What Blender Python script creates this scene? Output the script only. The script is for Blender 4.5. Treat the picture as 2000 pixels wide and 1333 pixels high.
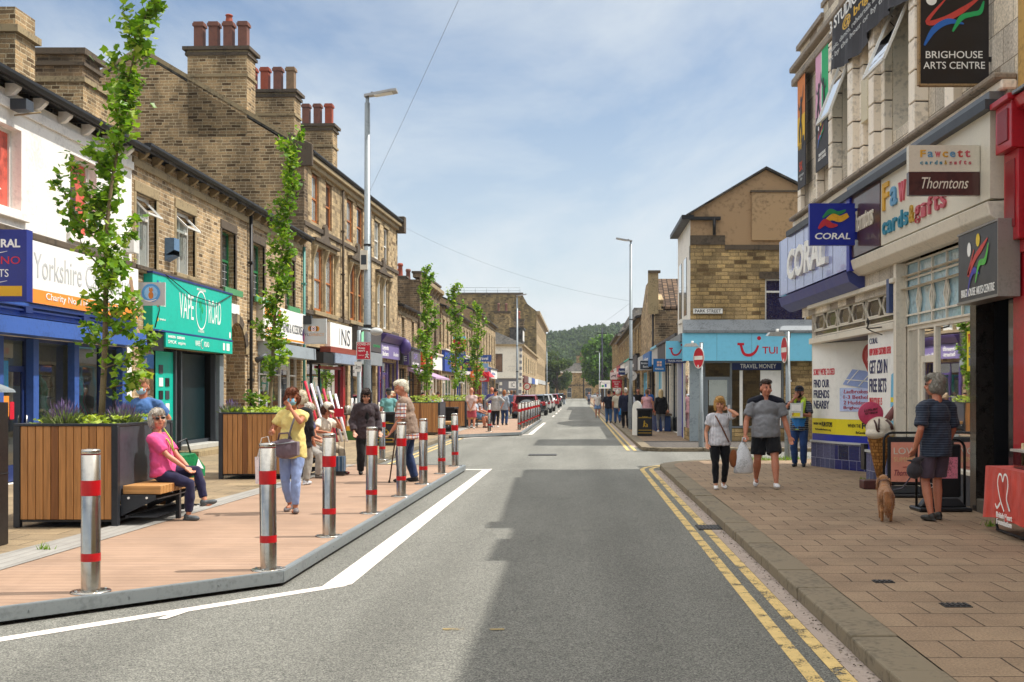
import bpy, math, random
import numpy as np
from mathutils import Vector, Matrix

for o in list(bpy.data.objects):
    bpy.data.objects.remove(o)
S = bpy.context.scene
COL = S.collection
R = math.radians
rnd = random.Random(7)

# ------------------------------------------------------------------ camera, sky, sun, exposure
EYE = 1.66
cam = bpy.data.cameras.new("camera")
cam.sensor_width = 36
cam.lens = 40.5
cam.shift_x = -0.065
cam.shift_y = 0.0502
cam.clip_start = 0.1
cam.clip_end = 4000
cob = bpy.data.objects.new("camera", cam)
COL.objects.link(cob)
cob.location = (0, 0, EYE)
cob.rotation_euler = (R(90), 0, 0)
S.camera = cob

SUN_EL, SUN_AZ = R(57), R(83)
w = bpy.data.worlds.new("World")
S.world = w
w.use_nodes = True
wt = w.node_tree
wt.nodes.clear()
def wn(t, **k):
    n = wt.nodes.new(t)
    for a, b in k.items(): setattr(n, a, b)
    return n
sky = wn('ShaderNodeTexSky', sky_type='NISHITA', sun_disc=False, sun_elevation=SUN_EL, sun_rotation=SUN_AZ, air_density=1.0, dust_density=0.7, ozone_density=1.6)
tc = wn('ShaderNodeTexCoord')
sep = wn('ShaderNodeSeparateXYZ')
wt.links.new(tc.outputs['Generated'], sep.inputs[0])
ad = wn('ShaderNodeMath', operation='ADD'); ad.inputs[1].default_value = 0.22
wt.links.new(sep.outputs['Z'], ad.inputs[0])
mx = wn('ShaderNodeMath', operation='MAXIMUM'); mx.inputs[1].default_value = 0.05
wt.links.new(ad.outputs[0], mx.inputs[0])
dx = wn('ShaderNodeMath', operation='DIVIDE'); dy = wn('ShaderNodeMath', operation='DIVIDE')
wt.links.new(sep.outputs['X'], dx.inputs[0]); wt.links.new(mx.outputs[0], dx.inputs[1])
wt.links.new(sep.outputs['Y'], dy.inputs[0]); wt.links.new(mx.outputs[0], dy.inputs[1])
cmb = wn('ShaderNodeCombineXYZ')
wt.links.new(dx.outputs[0], cmb.inputs[0]); wt.links.new(dy.outputs[0], cmb.inputs[1])
cmb.inputs[2].default_value = 3.1
mp = wn('ShaderNodeMapping'); mp.inputs['Scale'].default_value = (1.0, 0.75, 1); mp.inputs['Rotation'].default_value = (0, 0, 0.5)
wt.links.new(cmb.outputs[0], mp.inputs[0])
ns = wn('ShaderNodeTexNoise'); ns.inputs['Scale'].default_value = 1.3; ns.inputs['Detail'].default_value = 9; ns.inputs['Roughness'].default_value = 0.6; ns.inputs['Distortion'].default_value = 0.5
wt.links.new(mp.outputs[0], ns.inputs['Vector'])
rp = wn('ShaderNodeValToRGB')
rp.color_ramp.elements[0].position = 0.39; rp.color_ramp.elements[0].color = (0.0, 0.0, 0.0, 1)
rp.color_ramp.elements[1].position = 0.70; rp.color_ramp.elements[1].color = (0.75, 0.75, 0.75, 1)
wt.links.new(ns.outputs['Fac'], rp.inputs[0])
# thin high cloud is thicker low down, where one looks through more of it
hz = wn('ShaderNodeMapRange'); hz.inputs['From Min'].default_value = 0.0; hz.inputs['From Max'].default_value = 0.30
hz.inputs['To Min'].default_value = 0.74; hz.inputs['To Max'].default_value = 0.0
wt.links.new(sep.outputs['Z'], hz.inputs['Value'])
cf = wn('ShaderNodeMath', operation='MAXIMUM')
sm_ = wn('ShaderNodeMath', operation='ADD', use_clamp=True)
wt.links.new(rp.outputs[0], sm_.inputs[0]); wt.links.new(hz.outputs[0], sm_.inputs[1])
mixc = wn('ShaderNodeMix', data_type='RGBA')

wt.links.new(sky.outputs[0], mixc.inputs[6])
# added bright cloud overhead, out of view, as shade fill; thinner veil low down
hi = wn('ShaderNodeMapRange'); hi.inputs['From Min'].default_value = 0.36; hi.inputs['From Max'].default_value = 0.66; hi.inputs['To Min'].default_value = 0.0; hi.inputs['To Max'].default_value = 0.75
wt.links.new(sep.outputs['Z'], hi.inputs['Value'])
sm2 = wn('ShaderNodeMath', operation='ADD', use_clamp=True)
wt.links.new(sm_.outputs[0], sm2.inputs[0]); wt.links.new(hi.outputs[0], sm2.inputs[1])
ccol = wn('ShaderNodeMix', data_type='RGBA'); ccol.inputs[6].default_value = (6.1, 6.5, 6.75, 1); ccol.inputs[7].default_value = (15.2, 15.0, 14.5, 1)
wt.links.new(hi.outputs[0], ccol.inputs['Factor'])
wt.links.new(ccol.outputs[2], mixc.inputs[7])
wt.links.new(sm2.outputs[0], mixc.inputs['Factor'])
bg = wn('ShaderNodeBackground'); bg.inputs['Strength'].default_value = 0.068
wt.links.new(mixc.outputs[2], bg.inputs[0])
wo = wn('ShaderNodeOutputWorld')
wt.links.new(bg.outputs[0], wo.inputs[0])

sd = bpy.data.lights.new("sun", 'SUN')
sd.energy = 2.55; sd.angle = R(0.55); sd.color = (1.0, 0.955, 0.88)
so = bpy.data.objects.new("sun", sd); COL.objects.link(so)
sv = Vector((math.cos(SUN_EL) * math.sin(SUN_AZ), math.cos(SUN_EL) * math.cos(SUN_AZ), math.sin(SUN_EL)))
so.rotation_euler = sv.to_track_quat('Z', 'Y').to_euler()
so.location = (20, 0, 40)
S.view_settings.view_transform = 'Standard'
S.view_settings.look = 'None'
S.view_settings.gamma = 1
S.view_settings.exposure = 1.0
S.cycles.max_bounces = 6
S.cycles.diffuse_bounces = 3
S.cycles.transparent_max_bounces = 10
S.cycles.use_denoising = True

# ------------------------------------------------------------------ materials
def lin(h):
    h = h.lstrip('#'); h = ''.join(c * 2 for c in h) if len(h) == 3 else h
    c = [int(h[i:i + 2], 16) / 255 for i in (0, 2, 4)]
    return tuple(x / 12.92 if x <= .04045 else ((x + .055) / 1.055) ** 2.4 for x in c) + (1,)
_M = {}
class NT:
    def __init__(s, name):
        s.m = bpy.data.materials.new(name); s.m.use_nodes = True
        s.t = s.m.node_tree; s.b = s.t.nodes['Principled BSDF']; s.out = s.t.nodes['Material Output']
    def n(s, ty, ins=None, **k):
        x = s.t.nodes.new(ty)
        for a, b in k.items(): setattr(x, a, b)
        for a, b in (ins or {}).items():
            if hasattr(b, 'is_linked') or isinstance(b, bpy.types.NodeSocket): s.t.links.new(b, x.inputs[a])
            else: x.inputs[a].default_value = b
        return x
    def l(s, a, b): s.t.links.new(a, b)
    def noise(s, vec, scale, detail=4, rough=.55):
        return s.n('ShaderNodeTexNoise', {'Vector': vec, 'Scale': scale, 'Detail': detail, 'Roughness': rough}).outputs['Fac']
    def ramp(s, fac, stops):
        r = s.n('ShaderNodeValToRGB', {0: fac}); e = r.color_ramp.elements
        e[0].position, e[0].color = stops[0][0], stops[0][1]
        e[1].position, e[1].color = stops[-1][0], stops[-1][1]
        for p, c in stops[1:-1]:
            q = e.new(p); q.color = c
        return r.outputs[0]
    def mix(s, fac, a, b, mode='MIX'):
        m = s.n('ShaderNodeMix', {0: fac, 6: a, 7: b}, data_type='RGBA', blend_type=mode)
        return m.outputs[2]
    def bump(s, h, strength=.3, dist=.01):
        b = s.n('ShaderNodeBump', {'Strength': strength, 'Distance': dist, 'Height': h})
        s.l(b.outputs[0], s.b.inputs['Normal'])
def g(v): return (v, v, v, 1)
def mat(name, hx, rough=.6, metal=0, var=.12, vs=3.0, bump=.0, bs=40, coat=0, spec=.5, bd=.004):
    """plain surface: base colour mottled by two noises, slight roughness change, fine bump"""
    if name in _M: return _M[name]
    N = NT(name); c = lin(hx) if isinstance(hx, str) else hx
    o = N.n('ShaderNodeTexCoord').outputs['Object']
    f = N.noise(o, vs, 5)
    f2 = N.noise(o, vs * 9, 3)
    a = N.n('ShaderNodeMath', {0: f, 1: f2}, operation='ADD').outputs[0]
    r = N.ramp(a, [(.65, g(1 - var * 1.6)), (1.35, g(1 + var))])
    N.l(N.mix(1.0, c, r, 'MULTIPLY'), N.b.inputs['Base Color'])
    rr = N.n('ShaderNodeMapRange', {'Value': f, 'To Min': max(.02, rough - .12), 'To Max': min(1, rough + .12)})
    N.l(rr.outputs[0], N.b.inputs['Roughness'])
    N.b.inputs['Metallic'].default_value = metal
    N.b.inputs['Coat Weight'].default_value = coat
    N.b.inputs['Specular IOR Level'].default_value = spec
    if bump: N.bump(N.noise(o, bs, 4), bump, bd)
    _M[name] = N.m
    return N.m
def masonry(name, c1, c2, mortar, soot=.5, bw=.42, rh=.14, ms=.011, warp=.02, wash=None):
    """coursed stone: blocks of two tints with odd dark ones, sunk mortar, soot stains with a shape of their own"""
    if name in _M: return _M[name]
    if 'stone' in name:
        def ds(h):
            v = [int(h[i:i + 2], 16) for i in (1, 3, 5)]; L = sum(v) / 3
            return '#%02x%02x%02x' % tuple(round(q * .84 + L * .16) for q in v)
        c1, c2, mortar = ds(c1), ds(c2), ds(mortar)
    N = NT(name)
    uv = N.n('ShaderNodeTexCoord').outputs['UV']
    nz = N.n('ShaderNodeTexNoise', {'Vector': uv, 'Scale': 2.2, 'Detail': 3}).outputs['Color']
    off = N.n('ShaderNodeVectorMath', {0: nz, 1: (.5, .5, .5)}, operation='SUBTRACT').outputs[0]
    sc = N.n('ShaderNodeVectorMath', {0: off, 3: warp * 2}, operation='SCALE').outputs[0]
    v = N.n('ShaderNodeVectorMath', {0: uv, 1: sc}, operation='ADD').outputs[0]
    def brick(a, b, m):
        x = N.n('ShaderNodeTexBrick', {'Vector': v, 'Color1': a, 'Color2': b, 'Mortar': m, 'Scale': 1.0, 'Mortar Size': ms, 'Mortar Smooth': .25, 'Bias': -.1, 'Brick Width': bw, 'Row Height': rh})
        x.offset = .5; x.squash = .7; x.squash_frequency = 3
        return x
    b = brick(lin(c1), lin(c2), lin(mortar))
    d = brick(g(1), g(0), g(1))
    dark = N.ramp(d.outputs[0], [(.0, (.40, .36, .34, 1)), (.14, (.5, .46, .43, 1)), (.24, g(.82)), (.55, g(1)), (.85, (1.16, 1.12, 1.04, 1))])
    col = N.mix(1.0, b.outputs[0], dark, 'MULTIPLY')
    grain = N.ramp(N.noise(uv, 26, 6, .65), [(.3, g(.62)), (.7, g(1.3))])
    col = N.mix(1.0, col, grain, 'MULTIPLY')
    st = N.n('ShaderNodeMapping', {'Vector': uv, 'Scale': (1.3, .45, 1)}).outputs[0]
    s = N.ramp(N.noise(st, .9, 7, .62), [(.40, g(1 - soot)), (.60, g(1.06))])
    col = N.mix(1.0, col, s, 'MULTIPLY')
    N.l(col, N.b.inputs['Base Color'])
    N.b.inputs['Roughness'].default_value = .88
    N.b.inputs['Specular IOR Level'].default_value = .25
    h = N.n('ShaderNodeMath', {0: N.noise(uv, 17, 6), 1: b.outputs['Fac']}, operation='SUBTRACT').outputs[0]
    N.bump(h, .7, .018)
    _M[name] = N.m
    return N.m
def glass(name, tint='#d8e6e4', refl=1.0):
    if name in _M: return _M[name]
    N = NT(name)
    tr = N.n('ShaderNodeBsdfTransparent', {'Color': lin(tint)})
    gl = N.n('ShaderNodeBsdfGlossy', {'Color': (1, 1, 1, 1), 'Roughness': .015})
    o = N.n('ShaderNodeTexCoord').outputs['Object']
    bp = N.n('ShaderNodeBump', {'Strength': .05, 'Distance': .02, 'Height': N.noise(o, 1.2, 2)})
    N.l(bp.outputs[0], gl.inputs['Normal'])
    fr = N.n('ShaderNodeFresnel', {'IOR': 1.55})
    fm = N.n('ShaderNodeMath', {0: fr.outputs[0], 1: 1.9 * refl}, operation='MULTIPLY', use_clamp=True)
    mxs = N.n('ShaderNodeMixShader', {0: fm.outputs[0], 1: tr.outputs[0], 2: gl.outputs[0]})
    N.l(mxs.outputs[0], N.out.inputs[0])
    _M[name] = N.m
    return N.m
def foliage(name, a, b, c=None, trans=.35, rough=.45):
    if name in _M: return _M[name]
    N = NT(name)
    ri = N.n('ShaderNodeNewGeometry').outputs['Random Per Island']
    stops = [(0, lin(a)), (.7, lin(b)), (1, lin(c or b))]
    col = N.ramp(ri, stops)
    N.l(col, N.b.inputs['Base Color']); N.b.inputs['Roughness'].default_value = rough
    N.b.inputs['Specular IOR Level'].default_value = .35
    tl = N.n('ShaderNodeBsdfTranslucent', {'Color': N.mix(1.0, col, (1.25, 1.2, .55, 1), 'MULTIPLY')})
    ms = N.n('ShaderNodeMixShader', {0: trans, 1: N.b.outputs[0], 2: tl.outputs[0]})
    N.l(ms.outputs[0], N.out.inputs[0])
    _M[name] = N.m
    return N.m
def cloth(name, hx, stripe=None, axis=2, freq=30, thr=.5, rough=.85, fold=.5, fs=9):
    """woven cloth with folds; optional stripes of a second colour across one axis (object metres)"""
    if name in _M: return _M[name]
    N = NT(name); o = N.n('ShaderNodeTexCoord').outputs['Object']
    col = lin(hx)
    if stripe:
        sp = N.n('ShaderNodeSeparateXYZ', {0: o}).outputs[axis]
        fr = N.n('ShaderNodeMath', {0: N.n('ShaderNodeMath', {0: sp, 1: freq}, operation='MULTIPLY').outputs[0]}, operation='FRACT').outputs[0]
        st = N.n('ShaderNodeMath', {0: fr, 1: thr}, operation='GREATER_THAN').outputs[0]
        col = N.mix(st, lin(hx), lin(stripe))
    f = N.ramp(N.noise(o, 6, 4), [(.3, g(.82)), (.7, g(1.12))])
    col = N.mix(1.0, col, f, 'MULTIPLY')
    N.l(col, N.b.inputs['Base Color']); N.b.inputs['Roughness'].default_value = rough
    N.b.inputs['Specular IOR Level'].default_value = .2
    N.b.inputs['Sheen Weight'].default_value = .15
    N.bump(N.noise(N.n('ShaderNodeMapping', {'Vector': o, 'Scale': (1.3, 1.3, .7)}).outputs[0], fs, 2, .4), fold, .03)
    _M[name] = N.m
    return N.m

# ------------------------------------------------------------------ mesh builder
class MB:
    def __init__(s): s.v = []; s.f = []; s.mi = []; s.sm = []; s.mats = []; s.T = None
    def m(s, mt):
        if mt not in s.mats: s.mats.append(mt)
        return s.mats.index(mt)
    def add(s, vs, fs, mt, smooth=False):
        k = len(s.v); i = s.m(mt)
        if s.T is not None: vs = [s.T @ Vector(p) for p in vs]
        s.v.extend([tuple(p) for p in vs])
        for f in fs:
            s.f.append([k + a for a in f]); s.mi.append(i); s.sm.append(smooth)
        return s
    def box(s, x0, y0, z0, x1, y1, z1, mt):
        if x0 > x1: x0, x1 = x1, x0
        if y0 > y1: y0, y1 = y1, y0
        if z0 > z1: z0, z1 = z1, z0
        return s.add([(x0, y0, z0), (x1, y0, z0), (x1, y1, z0), (x0, y1, z0), (x0, y0, z1), (x1, y0, z1), (x1, y1, z1), (x0, y1, z1)],
                     [(3, 2, 1, 0), (4, 5, 6, 7), (0, 1, 5, 4), (1, 2, 6, 5), (2, 3, 7, 6), (3, 0, 4, 7)], mt)
    def poly(s, pts, mt): return s.add(pts, [list(range(len(pts)))], mt)
    def prism(s, pts, d, mt):
        """closed polygon pts (3-D, planar) pushed along vector d"""
        n = len(pts); d = Vector(d)
        a = [Vector(p) for p in pts]; b = [p + d for p in a]
        fs = [list(range(n))[::-1], list(range(n, 2 * n))] + [(i, (i + 1) % n, n + (i + 1) % n, n + i) for i in range(n)]
        nrm = sum(((a[i] - a[0]).cross(a[(i + 1) % n] - a[0]) for i in range(1, n)), Vector())
        if nrm.dot(d) < 0: fs = [f[::-1] for f in fs]
        return s.add(a + b, fs, mt)
    def tube(s, pts, rad, mt, n=8, caps=True, smooth=True, round_ends=False):
        P = [Vector(p) for p in pts]
        if not hasattr(rad, '__len__'): rad = [rad] * len(P)
        rad = list(rad)
        if round_ends:
            d0 = (P[0] - P[1]).normalized(); d1 = (P[-1] - P[-2]).normalized()
            A = [(P[0] + d0 * rad[0] * math.sin(t), rad[0] * math.cos(t)) for t in (1.45, 1.0, .5)]
            B = [(P[-1] + d1 * rad[-1] * math.sin(t), rad[-1] * math.cos(t)) for t in (.5, 1.0, 1.45)]
            P = [a[0] for a in A] + P + [b[0] for b in B]; rad = [a[1] for a in A] + rad + [b[1] for b in B]
        vs = []; fs = []
        t = (P[1] - P[0]).normalized()
        u = t.orthogonal().normalized()
        for i, p in enumerate(P):
            if i == 0: tt = (P[1] - P[0])
            elif i == len(P) - 1: tt = (P[-1] - P[-2])
            else: tt = (P[i + 1] - P[i - 1])
            tt = tt.normalized() if tt.length > 1e-9 else t
            u = (u - tt * u.dot(tt)); u = u.normalized() if u.length > 1e-6 else tt.orthogonal().normalized()
            vv = tt.cross(u)
            for k in range(n):
                a = 2 * math.pi * k / n
                vs.append(p + (u * math.cos(a) + vv * math.sin(a)) * rad[i])
        for i in range(len(P) - 1):
            for k in range(n):
                fs.append((i * n + k, i * n + (k + 1) % n, (i + 1) * n + (k + 1) % n, (i + 1) * n + k))
        s.add(vs, fs, mt, smooth)
        if caps:
            k = len(s.v) - len(vs); i = s.m(mt); L = len(P)
            s.f.append([k + a for a in range(n)][::-1]); s.mi.append(i); s.sm.append(False)
            s.f.append([k + (L - 1) * n + a for a in range(n)]); s.mi.append(i); s.sm.append(False)
        return s
    def lathe(s, prof, mt, c=(0, 0, 0), n=24, smooth=True):
        c = Vector(c); vs = []; fs = []
        for r, z in prof:
            for k in range(n):
                a = 2 * math.pi * k / n
                vs.append(c + Vector((max(r, 1e-4) * math.cos(a), max(r, 1e-4) * math.sin(a), z)))
        for i in range(len(prof) - 1):
            for k in range(n):
                fs.append((i * n + k, i * n + (k + 1) % n, (i + 1) * n + (k + 1) % n, (i + 1) * n + k))
        return s.add(vs, fs, mt, smooth)
    def ell(s, c, r, mt, n=14, rot=None, smooth=True):
        c = Vector(c); vs = []; fs = []; m = max(6, n // 2 + 1)
        if not hasattr(r, '__len__'): r = (r, r, r)
        for i in range(m + 1):
            t = math.pi * i / m
            for k in range(n):
                a = 2 * math.pi * k / n
                st = max(math.sin(t), .004)
                p = Vector((r[0] * st * math.cos(a), r[1] * st * math.sin(a), -r[2] * math.cos(t)))
                if rot is not None: p = rot @ p
                vs.append(c + p)
        for i in range(m):
            for k in range(n):
                fs.append((i * n + k, i * n + (k + 1) % n, (i + 1) * n + (k + 1) % n, (i + 1) * n + k))
        fs.append(list(range(n))[::-1]); fs.append([m * n + k for k in range(n)])
        return s.add(vs, fs, mt, smooth)
    def text(s, body, x0, z0, x1, z1, y, mt, bold=0.0, shear=0.0, depth=.006, slope=0):
        """lettering in the local XZ plane, readable from -Y, fitted to the box; stands proud to y-depth"""
        vs, fs = glyphs(body, bold, shear)
        if not vs: return s
        ax = min(p[0] for p in vs); bx = max(p[0] for p in vs); az = min(p[1] for p in vs); bz = max(p[1] for p in vs)
        kx = (x1 - x0) / max(bx - ax, 1e-6); kz = (z1 - z0) / max(bz - az, 1e-6)
        out = [(x0 + (p[0] - ax) * kx, y - (depth if p[2] > .5 else 0), z0 + (p[1] - az) * kz + slope * (p[0] - ax) * kx) for p in vs]
        return s.add(out, fs, mt)
    def stroke(s, pts, wid, y, mt, depth=.006):
        """tapered brush stroke on the local XZ plane: pts [(x,z)], wid per point"""
        P = [Vector((a, 0, b)) for a, b in pts]
        # resample with Catmull-Rom
        Q = []; W = []
        n = len(P)
        for i in range(n - 1):
            p0, p1, p2, p3 = P[max(i - 1, 0)], P[i], P[i + 1], P[min(i + 2, n - 1)]
            for k in range(6):
                t = k / 6
                Q.append(.5 * ((2 * p1) + (p2 - p0) * t + (2 * p0 - 5 * p1 + 4 * p2 - p3) * t * t + (3 * p1 - p0 - 3 * p2 + p3) * t ** 3))
                W.append(wid[i] + (wid[i + 1] - wid[i]) * t)
        Q.append(P[-1]); W.append(wid[-1])
        L = []; Rr = []
        for i, p in enumerate(Q):
            t = (Q[min(i + 1, len(Q) - 1)] - Q[max(i - 1, 0)]).normalized()
            nn = Vector((-t.z, 0, t.x))
            L.append(p + nn * W[i] / 2); Rr.append(p - nn * W[i] / 2)
        vs = [(p.x, y - depth, p.z) for p in L + Rr]; m = len(Q)
        return s.add(vs, [(i, i + 1, m + i + 1, m + i) for i in range(m - 1)], mt)
    def disc(s, x, z, rx, rz, y, mt, n=28, depth=.006):
        return s.add([(x + rx * math.cos(2 * math.pi * k / n), y - depth, z + rz * math.sin(2 * math.pi * k / n)) for k in range(n)], [list(range(n))[::-1]], mt)
    def rect(s, x0, z0, x1, z1, y, mt): return s.poly([(x0, y, z0), (x1, y, z0), (x1, y, z1), (x0, y, z1)], mt)
    def build(s, name, parent=None, bevel=0, seg=1, label=None, remesh=0, smooth_it=0, kind=None, group=None, sub=0):
        me = bpy.data.meshes.new(name)
        me.from_pydata(s.v, [], s.f)
        for mt in s.mats: me.materials.append(mt)
        me.polygons.foreach_set('material_index', s.mi)
        me.polygons.foreach_set('use_smooth', s.sm)
        n = len(me.polygons)
        nr = np.zeros(n * 3); me.polygons.foreach_get('normal', nr); nr = nr.reshape(-1, 3)
        lt = np.zeros(n, int); me.polygons.foreach_get('loop_total', lt)
        vi = np.zeros(len(me.loops), int); me.loops.foreach_get('vertex_index', vi)
        co = np.zeros(len(me.vertices) * 3); me.vertices.foreach_get('co', co); co = co.reshape(-1, 3)[vi]
        nn = np.repeat(np.abs(nr), lt, axis=0)
        uv = np.where((nn[:, 2] > .7)[:, None], co[:, [0, 1]], np.where((nn[:, 0] > nn[:, 1])[:, None], co[:, [1, 2]], co[:, [0, 2]]))
        me.uv_layers.new(name='UVMap').data.foreach_set('uv', uv.ravel())
        me.update()
        o = bpy.data.objects.new(name, me)
        COL.objects.link(o)
        if parent: o.parent = parent
        if label: o['label'] = label
        if kind: o['kind'] = kind
        if group: o['group'] = group
        if remesh:
            r = o.modifiers.new('skin', 'REMESH'); r.mode = 'VOXEL'; r.voxel_size = remesh; r.use_smooth_shade = True
            if smooth_it:
                q = o.modifiers.new('soften', 'SMOOTH'); q.factor = .5; q.iterations = smooth_it
        if bevel:
            b = o.modifiers.new('edge', 'BEVEL'); b.width = bevel; b.segments = seg; b.limit_method = 'ANGLE'; b.angle_limit = R(40); b.harden_normals = False
        if sub:
            q = o.modifiers.new('sub', 'SUBSURF'); q.levels = sub; q.render_levels = sub
        return o
_G = {}
def glyphs(body, bold=0.0, shear=0.0):
    k = (body, bold, shear)
    if k in _G: return _G[k]
    c = bpy.data.curves.new('glyphs', 'FONT')
    c.body = body; c.size = 1; c.offset = bold; c.shear = shear; c.extrude = .5; c.resolution_u = 3; c.align_x = 'CENTER'; c.space_line = .95
    o = bpy.data.objects.new('glyphs', c)
    me = bpy.data.meshes.new_from_object(o)
    vs = [(v.co.x, v.co.y, 1.0 if v.co.z > 0 else 0.0) for v in me.vertices]
    fs = [list(p.vertices) for p in me.polygons if not (len(p.vertices) >= 3 and all(vs[i][2] < .5 for i in p.vertices))]
    bpy.data.objects.remove(o); bpy.data.curves.remove(c); bpy.data.meshes.remove(me)
    _G[k] = (vs, fs)
    return _G[k]
def raw_mesh(name, verts, quads_or_list, mt, parent=None, smooth=False):
    me = bpy.data.meshes.new(name)
    me.from_pydata(verts.tolist() if hasattr(verts, 'tolist') else verts, [], quads_or_list.tolist() if hasattr(quads_or_list, 'tolist') else quads_or_list)
    for m_ in (mt if isinstance(mt, (list, tuple)) else [mt]): me.materials.append(m_)
    if smooth: me.polygons.foreach_set('use_smooth', [True] * len(me.polygons))
    o = bpy.data.objects.new(name, me); COL.objects.link(o)
    if parent: o.parent = parent
    return o
def thing(name, label, cat, loc=(0, 0, 0), rz=0, group=None, kind=None):
    o = bpy.data.objects.new(name, None); COL.objects.link(o)
    o.empty_display_size = .1
    o.location = loc; o.rotation_euler = (0, 0, rz)
    o['label'] = label; o['category'] = cat
    if group: o['group'] = group
    if kind: o['kind'] = kind
    return o
def tag(o, label, cat, group=None):
    o['label'] = label; o['category'] = cat
    if group: o['group'] = group
    return o
def struct(o, label=None, cat=None):
    o['kind'] = 'structure'
    if label: o['label'] = label; o['category'] = cat
    return o
def dup(r, loc, rz=None, label=None):
    """copy a thing with its parts and sub-parts"""
    def cp(o, par):
        c = o.copy(); COL.objects.link(c)
        if par: c.parent = par
        for ch in o.children: cp(ch, c)
        return c
    c = cp(r, None); c.location = loc
    if rz is not None: c.rotation_euler = (0, 0, rz)
    if label: c['label'] = label
    return c
def bar(mb, a, b, t, mt, n=4):
    mb.tube([a, b], t, mt, n=n, smooth=n > 4)
# ------------------------------------------------------------------ ground, road, pavements
def asphalt(name, base, c_lo, c_hi):
    N = NT(name); o = N.n('ShaderNodeTexCoord').outputs['Object']
    ch = N.n('ShaderNodeTexVoronoi', {'Vector': o, 'Scale': 120}).outputs['Color']
    chs = N.n('ShaderNodeSeparateColor', {0: ch}).outputs[0]
    fine = N.noise(o, 85, 6, .75)
    a = N.n('ShaderNodeMath', {0: chs, 1: .5}, operation='MULTIPLY').outputs[0]
    s = N.n('ShaderNodeMath', {0: a, 1: fine}, operation='ADD').outputs[0]
    col = N.ramp(s, [(.38, lin(c_lo)), (.72, lin(base)), (1.02, lin(c_hi))])
    big = N.ramp(N.noise(N.n('ShaderNodeMapping', {'Vector': o, 'Scale': (1, .22, 1)}).outputs[0], .8, 5), [(.3, g(.82)), (.7, g(1.12))])
    col = N.mix(1.0, col, big, 'MULTIPLY')
    blot = N.ramp(N.noise(o, 2.3, 6, .7), [(.25, g(.7)), (.38, g(1))])
    trk = N.n('ShaderNodeMath', {0: N.n('ShaderNodeMath', {0: N.n('ShaderNodeSeparateXYZ', {0: o}).outputs[0], 1: 3.6}, operation='MULTIPLY').outputs[0]}, operation='SINE').outputs[0]
    col = N.mix(1.0, col, N.ramp(trk, [(.2, g(1.03)), (1, g(.9))]), 'MULTIPLY')
    vein = N.n('ShaderNodeTexVoronoi', {'Vector': N.n('ShaderNodeVectorMath', {0: o, 1: N.n('ShaderNodeVectorMath', {0: N.n('ShaderNodeTexNoise', {'Vector': o, 'Scale': 1.6, 'Detail': 4}).outputs['Color'], 3: 1.1}, operation='SCALE').outputs[0]}, operation='ADD').outputs[0], 'Scale': .22}, feature='DISTANCE_TO_EDGE').outputs['Distance']
    col = N.mix(1.0, col, N.ramp(vein, [(.0, g(.84)), (.005, g(1))]), 'MULTIPLY')
    col = N.mix(1.0, col, blot, 'MULTIPLY')
    N.l(col, N.b.inputs['Base Color']); N.b.inputs['Roughness'].default_value = .82
    N.b.inputs['Specular IOR Level'].default_value = .3
    N.bump(s, .9, .012)
    return N.m
M_road = asphalt('road_asphalt', '#75756f', '#45443f', '#a19f95')
M_tar = asphalt('pavement_tarmac', '#57524d', '#36322f', '#7a736c')
def slabs(name, c1, c2, joint, bw, rh, dirt):
    N = NT(name); uv = N.n('ShaderNodeTexCoord').outputs['UV']
    nz = N.n('ShaderNodeTexNoise', {'Vector': uv, 'Scale': 1.1, 'Detail': 2}).outputs['Color']
    off = N.n('ShaderNodeVectorMath', {0: nz, 1: (.5, .5, .5)}, operation='SUBTRACT').outputs[0]
    v = N.n('ShaderNodeVectorMath', {0: uv, 1: N.n('ShaderNodeVectorMath', {0: off, 3: .05}, operation='SCALE').outputs[0]}, operation='ADD').outputs[0]
    b = N.n('ShaderNodeTexBrick', {'Vector': v, 'Color1': lin(c1), 'Color2': lin(c2), 'Mortar': lin(joint), 'Scale': 1.0, 'Mortar Size': .007, 'Mortar Smooth': .3, 'Brick Width': bw, 'Row Height': rh})
    b.offset = .5
    gr = N.ramp(N.noise(uv, 60, 6, .75), [(.32, g(.62)), (.68, g(1.34))])
    col = N.mix(1.0, b.outputs[0], gr, 'MULTIPLY')
    st = N.ramp(N.noise(uv, 1.0, 7, .65), [(.35, g(1 - dirt)), (.62, g(1.08))])
    col = N.mix(1.0, col, st, 'MULTIPLY')
    gum = N.n('ShaderNodeTexVoronoi', {'Vector': uv, 'Scale': 1.7}).outputs['Distance']
    col = N.mix(N.ramp(gum, [(.035, g(.5)), (.045, g(0))]), col, lin('#9b9288'))
    N.l(col, N.b.inputs['Base Color']); N.b.inputs['Roughness'].default_value = .85
    h = N.n('ShaderNodeMath', {0: N.noise(uv, 50, 4), 1: N.n('ShaderNodeMath', {0: b.outputs['Fac'], 1: 2.2}, operation='MULTIPLY').outputs[0]}, operation='SUBTRACT').outputs[0]
    N.bump(h, .8, .008)
    return N.m
M_flagR = slabs('flags_red_brown', '#90785f', '#978066', '#4d3c2c', .45, .45, .22)
M_flagL = slabs('flags_buff', '#a08b6c', '#8c7a60', '#51452f', .6, .45, .3)
M_kerb = mat('kerb_stone', '#716653', .85, 0, .3, 2.2, .5, 26)
M_channel = mat('channel_stone', '#9a8b80', .85, 0, .22, 3, .5, 30)

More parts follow.
